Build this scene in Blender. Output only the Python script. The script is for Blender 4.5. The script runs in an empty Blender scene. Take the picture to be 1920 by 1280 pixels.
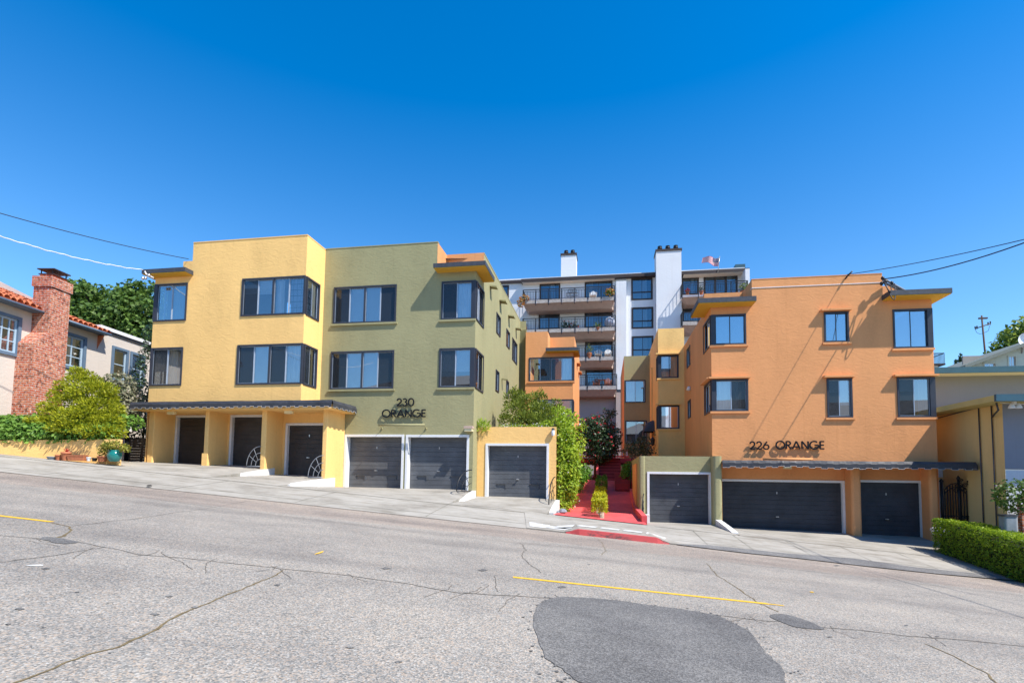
import bpy, math, random
from mathutils import Vector, noise
random.seed(7)
C = bpy.context.scene.collection
# ------------------------------------------------------------------ camera model of the photograph
F, PIT, ROL, PPY, YAW = 1000.0, .0668, .01413, 826.8, .1716
H, SL = 1.4, .0926                      # eye height above the road, fall of the street to the right
cp, sp, cr, sr = math.cos(PIT), math.sin(PIT), math.cos(ROL), math.sin(ROL)
AR = (cr, -sr*sp, sr*cp); AU = (-sr, -cr*sp, cr*cp); AF = (0, cp, sp)

def ray(x, y):
    a = (x-960)/F; b = -(y-PPY)/F
    return tuple(a*AR[i]+b*AU[i]+AF[i] for i in range(3))

def plane(X, Y): return -H - SL*max(-60, min(60, X))

class Frame:
    """a horizontal frame turned about Z: u to the right along a facade, v into depth"""
    def __init__(s, ang): s.ang = ang; s.c = math.cos(ang); s.s = math.sin(ang)
    def L(s, d): return (d[0]*s.c-d[1]*s.s, d[0]*s.s+d[1]*s.c, d[2])
    def W(s, p): return (p[0]*s.c+p[1]*s.s, -p[0]*s.s+p[1]*s.c, p[2])
    def V(s, x, y, v):
        d = s.L(ray(x, y)); t = v/d[1]; return (d[0]*t, v, d[2]*t)
    def U(s, x, y, u):
        d = s.L(ray(x, y)); t = u/d[0]; return (u, d[1]*t, d[2]*t)
    def vy(s, u, Y): return (Y+u*s.s)/s.c          # v of world depth Y at this u
FB, FW, FH = Frame(YAW), Frame(0), Frame(.04)

def PG(x, y, dz=0):
    d = ray(x, y); t = (-H+dz)/(d[2]+SL*d[0]); return tuple(c*t for c in d)

# ------------------------------------------------------------------ materials
def lin(c):
    def f(v):
        v /= 255.0
        return v/12.92 if v <= .04045 else ((v+.055)/1.055)**2.4
    return tuple(f(v) for v in c)
MATS = {}
def newmat(name):
    m = bpy.data.materials.new(name); m.use_nodes = True
    nt = m.node_tree; nt.nodes.clear()
    out = nt.nodes.new('ShaderNodeOutputMaterial'); MATS[name] = m
    return m, nt, out
def nd(nt, t, **k):
    n = nt.nodes.new(t)
    for a, b in k.items():
        if a in n.inputs.keys(): n.inputs[a].default_value = b
        else: setattr(n, a, b)
    return n
def col4(c, s=1): return (c[0]*s, c[1]*s, c[2]*s, 1)
def ramp(nt, fac, stops):
    r = nd(nt, 'ShaderNodeValToRGB'); e = r.color_ramp.elements
    while len(e) < len(stops): e.new(.5)
    for i, (p, c) in enumerate(stops): e[i].position = p; e[i].color = c if len(c) == 4 else col4(c)
    nt.links.new(fac, r.inputs[0]); return r.outputs[0]
def simple(name, c, rough=.6, spec=.4, metal=0, var=.12, scale=3.0, bump=0, bscale=60, coat=0):
    m, nt, out = newmat(name)
    b = nd(nt, 'ShaderNodeBsdfPrincipled', Roughness=rough, Metallic=metal)
    b.inputs['Specular IOR Level'].default_value = spec
    if coat: b.inputs['Coat Weight'].default_value = coat
    tc = nd(nt, 'ShaderNodeTexCoord')
    n = nd(nt, 'ShaderNodeTexNoise', Scale=scale, Detail=6.0, Roughness=.65)
    nt.links.new(tc.outputs['Object'], n.inputs['Vector'])
    o = ramp(nt, n.outputs['Fac'], [(.25, col4(c, 1-var)), (.75, col4(c, 1+var))])
    nt.links.new(o, b.inputs['Base Color'])
    if bump:
        n2 = nd(nt, 'ShaderNodeTexNoise', Scale=bscale, Detail=5.0)
        nt.links.new(tc.outputs['Object'], n2.inputs['Vector'])
        bp = nd(nt, 'ShaderNodeBump', Strength=bump, Distance=.02)
        nt.links.new(n2.outputs['Fac'], bp.inputs['Height']); nt.links.new(bp.outputs[0], b.inputs['Normal'])
    nt.links.new(b.outputs[0], out.inputs[0])
    return m
def stucco(name, c, stain=.10):
    m, nt, out = newmat(name)
    b = nd(nt, 'ShaderNodeBsdfPrincipled', Roughness=.85); b.inputs['Specular IOR Level'].default_value = .15
    tc = nd(nt, 'ShaderNodeTexCoord')
    mp = nd(nt, 'ShaderNodeMapping'); mp.inputs['Scale'].default_value = (1, 1, .45)
    nt.links.new(tc.outputs['Object'], mp.inputs[0])
    n = nd(nt, 'ShaderNodeTexNoise', Scale=.9, Detail=8.0, Roughness=.62)
    nt.links.new(mp.outputs[0], n.inputs['Vector'])
    n3 = nd(nt, 'ShaderNodeTexNoise', Scale=14.0, Detail=4.0)
    nt.links.new(tc.outputs['Object'], n3.inputs['Vector'])
    mx = nd(nt, 'ShaderNodeMath', operation='MULTIPLY_ADD'); mx.inputs[1].default_value = .35
    nt.links.new(n3.outputs['Fac'], mx.inputs[0]); nt.links.new(n.outputs['Fac'], mx.inputs[2])
    o = ramp(nt, mx.outputs[0], [(.42, col4(c, 1-stain)), (.62, col4(c)), (.88, col4(c, 1+stain*.7))])
    # long faint rain streaks
    ms = nd(nt, 'ShaderNodeMapping'); ms.inputs['Scale'].default_value = (5, 5, .16)
    nt.links.new(tc.outputs['Object'], ms.inputs[0])
    ns = nd(nt, 'ShaderNodeTexNoise', Scale=1.0, Detail=6.0, Roughness=.7); nt.links.new(ms.outputs[0], ns.inputs['Vector'])
    so = ramp(nt, ns.outputs['Fac'], [(.58, (0, 0, 0)), (.86, (1, 1, 1))])
    mm = nd(nt, 'ShaderNodeMixRGB', blend_type='MULTIPLY'); mm.inputs[2].default_value = (.82, .79, .75, 1)
    nt.links.new(so, mm.inputs[0]); nt.links.new(o, mm.inputs[1])
    nt.links.new(mm.outputs[0], b.inputs['Base Color'])
    # trowel marks
    mp2 = nd(nt, 'ShaderNodeMapping'); mp2.inputs['Scale'].default_value = (1, 1, 2.0); mp2.inputs['Rotation'].default_value = (0, .35, 0)
    nt.links.new(tc.outputs['Object'], mp2.inputs[0])
    w = nd(nt, 'ShaderNodeTexNoise', Scale=2.6, Detail=2.5, Distortion=1.8); nt.links.new(mp2.outputs[0], w.inputs['Vector'])
    w2 = nd(nt, 'ShaderNodeTexNoise', Scale=34.0, Detail=4.0); nt.links.new(tc.outputs['Object'], w2.inputs['Vector'])
    ad = nd(nt, 'ShaderNodeMath', operation='MULTIPLY_ADD'); ad.inputs[1].default_value = .035
    nt.links.new(w2.outputs['Fac'], ad.inputs[0]); nt.links.new(w.outputs['Fac'], ad.inputs[2])
    bp = nd(nt, 'ShaderNodeBump', Strength=.25, Distance=.035)
    nt.links.new(ad.outputs[0], bp.inputs['Height']); nt.links.new(bp.outputs[0], b.inputs['Normal'])
    nt.links.new(b.outputs[0], out.inputs[0]); return m
def leafmat(name, c1, c2, trans=.35, rough=.5):
    m, nt, out = newmat(name)
    at = nd(nt, 'ShaderNodeAttribute'); at.attribute_name = 'tint'
    o = ramp(nt, at.outputs['Fac'], [(0, col4(c1)), (1, col4(c2))])
    b = nd(nt, 'ShaderNodeBsdfPrincipled', Roughness=rough); b.inputs['Specular IOR Level'].default_value = .35
    t = nd(nt, 'ShaderNodeBsdfTranslucent'); mx = nd(nt, 'ShaderNodeMixShader'); mx.inputs[0].default_value = trans
    nt.links.new(o, b.inputs['Base Color']); nt.links.new(o, t.inputs['Color'])
    nt.links.new(b.outputs[0], mx.inputs[1]); nt.links.new(t.outputs[0], mx.inputs[2]); nt.links.new(mx.outputs[0], out.inputs[0])
    return m
def glassmat(name, tint, base, refl=(.9, .95, 1.0), rough=0.0):
    m, nt, out = newmat(name)
    fr = nd(nt, 'ShaderNodeFresnel', IOR=1.5)
    ad = nd(nt, 'ShaderNodeMath', operation='ADD'); ad.inputs[1].default_value = base; ad.use_clamp = True
    nt.links.new(fr.outputs[0], ad.inputs[0])
    tr = nd(nt, 'ShaderNodeBsdfTransparent'); tr.inputs[0].default_value = col4(tint)
    gl = nd(nt, 'ShaderNodeBsdfGlossy', Roughness=rough); gl.inputs[0].default_value = col4(refl)
    mx = nd(nt, 'ShaderNodeMixShader')
    nt.links.new(ad.outputs[0], mx.inputs[0]); nt.links.new(tr.outputs[0], mx.inputs[1]); nt.links.new(gl.outputs[0], mx.inputs[2])
    nt.links.new(mx.outputs[0], out.inputs[0]); return m
def screenmat(name, c, op):
    m, nt, out = newmat(name)
    tr = nd(nt, 'ShaderNodeBsdfTransparent'); df = nd(nt, 'ShaderNodeBsdfDiffuse'); df.inputs[0].default_value = col4(c)
    mx = nd(nt, 'ShaderNodeMixShader'); mx.inputs[0].default_value = op
    nt.links.new(tr.outputs[0], mx.inputs[1]); nt.links.new(df.outputs[0], mx.inputs[2]); nt.links.new(mx.outputs[0], out.inputs[0]); return m

M = {}
M['yellow'] = stucco('yellow_stucco', (.88, .555, .205), .14)
M['olive'] = stucco('olive_stucco', (.325, .305, .165), .14)
M['orange'] = stucco('orange_stucco', (.71, .325, .135), .14)
M['mustard'] = stucco('mustard_paint', (.62, .36, .05), .06)
M['fascia'] = simple('dark_fascia', (.055, .06, .072), .55, var=.3, scale=7)
M['frame'] = simple('dark_window_frame', (.035, .04, .055), .4, var=.15)
M['alu'] = simple('aluminium_sash', (.42, .47, .53), .35, metal=.4, var=.1)
M['white'] = simple('white_paint', (.74, .75, .76), .55, var=.06, scale=5)
M['whitewash'] = simple('whitewashed_concrete', (.68, .68, .67), .8, var=.2, scale=6, bump=.3, bscale=20)
M['door'] = simple('charcoal_door_paint', (.066, .071, .080), .5, var=.3, scale=2.4, bump=.08, bscale=30)
M['metal'] = simple('bright_metal', (.6, .6, .6), .3, metal=.8)
M['iron'] = simple('black_iron', (.012, .013, .018), .45, var=.2)
M['greyiron'] = simple('grey_painted_iron', (.22, .235, .26), .5, var=.2)
M['canvas'] = simple('charcoal_canvas', (.042, .045, .054), .55, var=.4, scale=3, bump=.3, bscale=9)
M['piping'] = simple('white_piping', (.8, .8, .8), .7)
M['roofing'] = simple('roof_gravel', (.3, .29, .27), .9)
M['room'] = simple('room_wall', (.30, .28, .25), .9)
M['curtain'] = simple('white_curtain', (.72, .73, .74), .9, var=.1)
M['blind'] = simple('pale_blind', (.74, .78, .80), .7, var=.06)
M['lamp'] = simple('cream_lamp_box', (.75, .66, .40), .5)
M['letter'] = simple('black_letter', (.008, .008, .009), .35)
M['glass'] = glassmat('window_glass', (.90, .96, .98), .28)
M['darkglass'] = glassmat('blue_glass', (.62, .80, .92), .40, (.80, .92, 1.0))
M['aptglass'] = glassmat('balcony_glass', (.40, .48, .55), .16, (.62, .85, 1.0))
M['screen'] = screenmat('insect_screen', (.030, .034, .040), .62)
M['redpaint'] = simple('red_concrete_paint', (.62, .085, .088), .7, var=.28, scale=1.6, bump=.15, bscale=18)
M['curbred'] = None
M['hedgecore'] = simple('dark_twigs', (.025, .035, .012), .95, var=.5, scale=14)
M['maroon'] = simple('dark_red_paint', (.26, .022, .028), .7, var=.3)
M['palestem'] = simple('pale_stem', (.30, .24, .16), .9)
M['brownblind'] = simple('tan_curtain', (.50, .42, .33), .9)
M['bluecurtain'] = simple('pale_blue_curtain', (.42, .50, .62), .9)
M['door_brown'] = simple('brown_black_door_paint', (.045, .038, .036), .5, var=.35, scale=2.0, bump=.1, bscale=30)
M['door_dark'] = simple('blue_black_door_paint', (.040, .043, .052), .5, var=.35, scale=1.6, bump=.1, bscale=30)
M['door_grey'] = simple('weathered_grey_door_paint', (.098, .105, .116), .55, var=.30, scale=1.8, bump=.1, bscale=24)
M['terracotta'] = simple('terracotta', (.46, .16, .075), .8, var=.25, scale=9)
M['teal'] = simple('teal_glaze', (.012, .17, .15), .15, coat=.6)
M['soil'] = simple('soil', (.055, .04, .03), .95, var=.4, scale=12)
M['bark'] = simple('bark', (.10, .075, .055), .9, var=.35, scale=12, bump=.6, bscale=25)
M['beige'] = stucco('beige_stucco', (.60, .54, .48), .06)
M['bluetrim'] = simple('slate_blue_trim', (.115, .175, .25), .5)
M['bluewin'] = simple('pale_blue_sash', (.38, .50, .60), .5)
M['tile'] = simple('clay_roof_tile', (.52, .155, .065), .8, var=.45, scale=4)
M['apt'] = stucco('white_stucco', (.70, .72, .75), .04)
M['aptcream'] = stucco('cream_stucco', (.70, .66, .58), .04)
M['taupe'] = stucco('taupe_stucco', (.42, .35, .32), .05)
M['brown'] = simple('brown_trim', (.045, .032, .03), .6)
M['slab'] = simple('tan_balcony_slab', (.50, .37, .30), .85)
M['planter'] = simple('weathered_planter', (.40, .36, .33), .9, var=.35, scale=6)
M['wood'] = simple('reddish_wood', (.30, .10, .055), .6)
M['graywall'] = stucco('grey_stucco', (.24, .25, .29), .05)
M['palewall'] = stucco('pale_stucco', (.62, .66, .70), .05)
M['tealtrim'] = simple('teal_fascia_paint', (.035, .10, .135), .5)
M['sand'] = stucco('sand_stucco', (.72, .52, .23), .08)
M['sandtrim'] = simple('sand_soffit', (.50, .42, .17), .8)
M['greenwall'] = simple('pale_green_siding', (.55, .58, .47), .8)
M['greygreen'] = simple('grey_green_roof_edge', (.17, .19, .16), .7)
M['gatewood'] = simple('brown_gate_boards', (.14, .10, .07), .7, var=.3)
M['stone'] = simple('grey_stone', (.22, .25, .28), .9, var=.3)
M['polewood'] = simple('utility_pole_wood', (.10, .065, .05), .9)
M['wire'] = simple('black_cable', (.02, .02, .025), .6)
M['whitewire'] = simple('white_cable', (.8, .8, .8), .5)
M['dish'] = simple('dish_white', (.75, .78, .82), .5)
M['carton'] = simple('yellow_scrap', (.75, .45, .04), .6)
M['litter'] = simple('dark_scrap', (.03, .03, .03), .8)
M['cushion'] = simple('blue_white_cloth', (.62, .66, .78), .9, var=.25, scale=9)
# foliage
M['conifer'] = leafmat('golden_conifer', (.10, .165, .008), (.52, .52, .028), .38)
M['ivy'] = leafmat('ivy_leaf', (.05, .16, .02), (.25, .42, .07), .35)
M['variegated'] = leafmat('variegated_leaf', (.06, .11, .04), (.42, .38, .26), .3)
M['oak'] = leafmat('dark_oak_leaf', (.035, .085, .014), (.14, .23, .04), .3)
M['vine'] = leafmat('bright_vine_leaf', (.12, .25, .012), (.46, .58, .045), .42)
M['juniper'] = leafmat('juniper_leaf', (.055, .10, .012), (.28, .33, .04), .25)
M['camellia'] = leafmat('camellia_leaf', (.012, .035, .012), (.06, .11, .05), .15, .3)
M['boxwood'] = leafmat('boxwood_leaf', (.22, .30, .006), (.60, .58, .02), .4)
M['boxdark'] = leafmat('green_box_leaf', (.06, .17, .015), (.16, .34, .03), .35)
M['hedge'] = leafmat('privet_leaf', (.09, .19, .008), (.36, .47, .022), .38)
M['hedgetop'] = leafmat('clipped_hedge_leaf', (.07, .15, .008), (.22, .33, .02), .35)
M['redflower'] = leafmat('red_flower', (.45, .02, .03), (.70, .06, .08), .3)
M['whiteflower'] = leafmat('pale_flower', (.6, .5, .62), (.85, .8, .85), .3)
M['orangeflower'] = leafmat('orange_flower', (.55, .06, .02), (.75, .42, .03), .3)
M['greyshrub'] = leafmat('grey_green_leaf', (.04, .055, .03), (.14, .15, .06), .2)
M['tree'] = leafmat('yellow_green_leaf', (.06, .13, .015), (.30, .38, .06), .35)
M['cypress'] = leafmat('cypress_leaf', (.02, .05, .02), (.07, .12, .04), .2)
M['jade'] = leafmat('jade_leaf', (.10, .16, .02), (.42, .36, .06), .25)

def asphalt(name, base, speck, pink=False, rough=.9, lo=.52, hi=1.55):
    m, nt, out = newmat(name)
    b = nd(nt, 'ShaderNodeBsdfPrincipled', Roughness=rough); b.inputs['Specular IOR Level'].default_value = .25
    tc = nd(nt, 'ShaderNodeTexCoord')
    v = nd(nt, 'ShaderNodeTexVoronoi', Scale=78.0); nt.links.new(tc.outputs['Object'], v.inputs['Vector'])
    hs = nd(nt, 'ShaderNodeSeparateColor'); nt.links.new(v.outputs['Color'], hs.inputs[0])
    st = ramp(nt, hs.outputs[0], [(0, col4(base, lo)), (.3, col4(base, .85)), (.55, col4(base, 1.05)), (.75, col4(speck)), (1, col4(base, hi))])
    # wider tonal drift
    n = nd(nt, 'ShaderNodeTexNoise', Scale=.7, Detail=8.0, Roughness=.7); nt.links.new(tc.outputs['Object'], n.inputs['Vector'])
    d = ramp(nt, n.outputs['Fac'], [(.3, (.80, .80, .81)), (.5, (1, 1, 1)), (.72, (1.13, 1.11, 1.08))] if pink else [(.3, (.74, .74, .75)), (.48, (1, 1, 1)), (.72, (1.40, 1.38, 1.34))])
    mm = nd(nt, 'ShaderNodeMixRGB', blend_type='MULTIPLY'); mm.inputs[0].default_value = 1
    nt.links.new(st, mm.inputs[1]); nt.links.new(d, mm.inputs[2]); last = mm.outputs[0]
    n4 = nd(nt, 'ShaderNodeTexNoise', Scale=9.0, Detail=5.0, Roughness=.8); nt.links.new(tc.outputs['Object'], n4.inputs['Vector'])
    d4 = ramp(nt, n4.outputs['Fac'], [(.25, (.72, .70, .68)), (.45, (1, 1, 1)), (.8, (1.08, 1.08, 1.08))])
    m4 = nd(nt, 'ShaderNodeMixRGB', blend_type='MULTIPLY'); m4.inputs[0].default_value = .8
    nt.links.new(last, m4.inputs[1]); nt.links.new(d4, m4.inputs[2]); last = m4.outputs[0]
    # worn wheel tracks along the street and dark oil drips
    mw = nd(nt, 'ShaderNodeMapping'); mw.inputs['Scale'].default_value = (.06, .75, 1); nt.links.new(tc.outputs['Object'], mw.inputs[0])
    nw = nd(nt, 'ShaderNodeTexNoise', Scale=1.0, Detail=4.0); nt.links.new(mw.outputs[0], nw.inputs['Vector'])
    dw = ramp(nt, nw.outputs['Fac'], [(.32, (.80, .80, .81)), (.5, (1, 1, 1)), (.7, (1.10, 1.09, 1.07))])
    m5 = nd(nt, 'ShaderNodeMixRGB', blend_type='MULTIPLY'); m5.inputs[0].default_value = 1; nt.links.new(last, m5.inputs[1]); nt.links.new(dw, m5.inputs[2]); last = m5.outputs[0]
    no = nd(nt, 'ShaderNodeTexNoise', Scale=1.7, Detail=7.0, Roughness=.75); nt.links.new(tc.outputs['Object'], no.inputs['Vector'])
    do_ = ramp(nt, no.outputs['Fac'], [(.24, (.55, .54, .53)), (.36, (1, 1, 1))])
    m6 = nd(nt, 'ShaderNodeMixRGB', blend_type='MULTIPLY'); m6.inputs[0].default_value = .85; nt.links.new(last, m6.inputs[1]); nt.links.new(do_, m6.inputs[2]); last = m6.outputs[0]
    if pink:                                   # the pinkish strip of older paving along the gutter
        sx = nd(nt, 'ShaderNodeSeparateXYZ'); nt.links.new(tc.outputs['Object'], sx.inputs[0])
        nn = nd(nt, 'ShaderNodeTexNoise', Scale=.8, Detail=3.0); nt.links.new(tc.outputs['Object'], nn.inputs['Vector'])
        ad = nd(nt, 'ShaderNodeMath', operation='MULTIPLY_ADD'); ad.inputs[1].default_value = .25
        nt.links.new(nn.outputs['Fac'], ad.inputs[0]); nt.links.new(sx.outputs[1], ad.inputs[2])
        r = nd(nt, 'ShaderNodeMapRange'); r.inputs[1].default_value = 12.45; r.inputs[2].default_value = 12.55
        nt.links.new(ad.outputs[0], r.inputs[0])
        mp = nd(nt, 'ShaderNodeMixRGB', blend_type='MULTIPLY'); mp.inputs[2].default_value = (1.03, .965, .94, 1)
        nt.links.new(r.outputs[0], mp.inputs[0]); nt.links.new(last, mp.inputs[1]); last = mp.outputs[0]
    nt.links.new(last, b.inputs['Base Color'])
    bp = nd(nt, 'ShaderNodeBump', Strength=.5, Distance=.008); nt.links.new(v.outputs['Distance'], bp.inputs['Height'])
    nt.links.new(bp.outputs[0], b.inputs['Normal']); nt.links.new(b.outputs[0], out.inputs[0]); return m
M['road'] = asphalt('worn_asphalt', (.272, .262, .238), (.36, .285, .215), True)
M['patch'] = asphalt('dark_asphalt_patch', (.136, .132, .126), (.18, .175, .165), False, .85, .7, 1.5)
M['patch2'] = asphalt('grey_asphalt_overlay', (.155, .155, .155), (.17, .165, .16), False)
M['crack'] = simple('crack_filler', (.135, .12, .10), .95, var=.6, scale=8)
M['weed'] = simple('dry_crack_weed', (.16, .12, .06), .95, var=.5, scale=12)
M['lane'] = None
def flaky(name, c, under, thr, sc=14):
    m, nt, out = newmat(name)
    b = nd(nt, 'ShaderNodeBsdfPrincipled', Roughness=.8); tc = nd(nt, 'ShaderNodeTexCoord')
    mp = nd(nt, 'ShaderNodeMapping'); mp.inputs['Scale'].default_value = (.35, 1, 1); nt.links.new(tc.outputs['Object'], mp.inputs[0])
    n = nd(nt, 'ShaderNodeTexNoise', Scale=sc, Detail=7.0, Roughness=.75); nt.links.new(mp.outputs[0], n.inputs['Vector'])
    o = ramp(nt, n.outputs['Fac'], [(thr-.04, col4(under)), (thr+.04, col4(c))])
    nt.links.new(o, b.inputs['Base Color']); nt.links.new(b.outputs[0], out.inputs[0]); return m
M['lane'] = flaky('yellow_lane_paint', (.72, .42, .02), (.45, .33, .14), .36, 10)
M['curbred'] = flaky('scuffed_red_curb', (.45, .06, .062), (.12, .05, .05), .44, 5)
M['zebra'] = flaky('worn_white_paint', (.56, .56, .54), (.36, .355, .33), .46, 8)

def concrete():
    m, nt, out = newmat('driveway_concrete')
    b = nd(nt, 'ShaderNodeBsdfPrincipled', Roughness=.9); b.inputs['Specular IOR Level'].default_value = .2
    tc = nd(nt, 'ShaderNodeTexCoord')
    n = nd(nt, 'ShaderNodeTexNoise', Scale=.8, Detail=9.0, Roughness=.68); nt.links.new(tc.outputs['Object'], n.inputs['Vector'])
    o = ramp(nt, n.outputs['Fac'], [(.28, (.22, .202, .172)), (.5, (.335, .316, .278)), (.75, (.41, .39, .35))])
    mp = nd(nt, 'ShaderNodeMapping'); mp.inputs['Scale'].default_value = (.7, 3, 1); mp.inputs['Rotation'].default_value = (0, 0, .5)
    nt.links.new(tc.outputs['Object'], mp.inputs[0])
    n2 = nd(nt, 'ShaderNodeTexNoise', Scale=1.3, Detail=6.0, Roughness=.7); nt.links.new(mp.outputs[0], n2.inputs['Vector'])
    o2 = ramp(nt, n2.outputs['Fac'], [(.34, (.66, .64, .60)), (.52, (1, 1, 1))])
    mm = nd(nt, 'ShaderNodeMixRGB', blend_type='MULTIPLY'); mm.inputs[0].default_value = .75
    nt.links.new(o, mm.inputs[1]); nt.links.new(o2, mm.inputs[2])
    nt.links.new(mm.outputs[0], b.inputs['Base Color'])
    n3 = nd(nt, 'ShaderNodeTexNoise', Scale=60.0, Detail=4.0); nt.links.new(tc.outputs['Object'], n3.inputs['Vector'])
    bp = nd(nt, 'ShaderNodeBump', Strength=.2, Distance=.01); nt.links.new(n3.outputs['Fac'], bp.inputs['Height'])
    nt.links.new(bp.outputs[0], b.inputs['Normal']); nt.links.new(b.outputs[0], out.inputs[0]); return m
M['concrete'] = concrete()
M['joint'] = simple('concrete_joint', (.17, .16, .13), .95, var=.3, scale=6)

def brick():
    m, nt, out = newmat('old_brick')
    b = nd(nt, 'ShaderNodeBsdfPrincipled', Roughness=.9); b.inputs['Specular IOR Level'].default_value = .15
    tc = nd(nt, 'ShaderNodeTexCoord'); sx = nd(nt, 'ShaderNodeSeparateXYZ'); nt.links.new(tc.outputs['Object'], sx.inputs[0])
    ad = nd(nt, 'ShaderNodeMath', operation='ADD'); nt.links.new(sx.outputs[0], ad.inputs[0]); nt.links.new(sx.outputs[1], ad.inputs[1])
    cb = nd(nt, 'ShaderNodeCombineXYZ'); nt.links.new(ad.outputs[0], cb.inputs[0]); nt.links.new(sx.outputs[2], cb.inputs[1])
    t = nd(nt, 'ShaderNodeTexBrick', Scale=1.0); nt.links.new(cb.outputs[0], t.inputs['Vector'])
    t.inputs['Brick Width'].default_value = .25; t.inputs['Row Height'].default_value = .092; t.inputs['Mortar Size'].default_value = .012
    t.inputs['Color1'].default_value = (.47, .11, .055, 1); t.inputs['Color2'].default_value = (.56, .21, .11, 1); t.inputs['Mortar'].default_value = (.50, .42, .38, 1)
    t.inputs['Mortar Smooth'].default_value = .3
    n = nd(nt, 'ShaderNodeTexNoise', Scale=9.0, Detail=5.0); nt.links.new(tc.outputs['Object'], n.inputs['Vector'])
    o = ramp(nt, n.outputs['Fac'], [(.34, (.40, .38, .40)), (.48, (1, 1, 1)), (.62, (1.05, 1.02, 1)), (.66, (1.25, 1.75, 1.95))])
    mm = nd(nt, 'ShaderNodeMixRGB', blend_type='MULTIPLY'); mm.inputs[0].default_value = 1
    nt.links.new(t.outputs['Color'], mm.inputs[1]); nt.links.new(o, mm.inputs[2]); nt.links.new(mm.outputs[0], b.inputs['Base Color'])
    bp = nd(nt, 'ShaderNodeBump', Strength=.8, Distance=.01); bp.invert = True
    nt.links.new(t.outputs['Fac'], bp.inputs['Height']); nt.links.new(bp.outputs[0], b.inputs['Normal'])
    nt.links.new(b.outputs[0], out.inputs[0]); return m
M['brick'] = brick()

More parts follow.
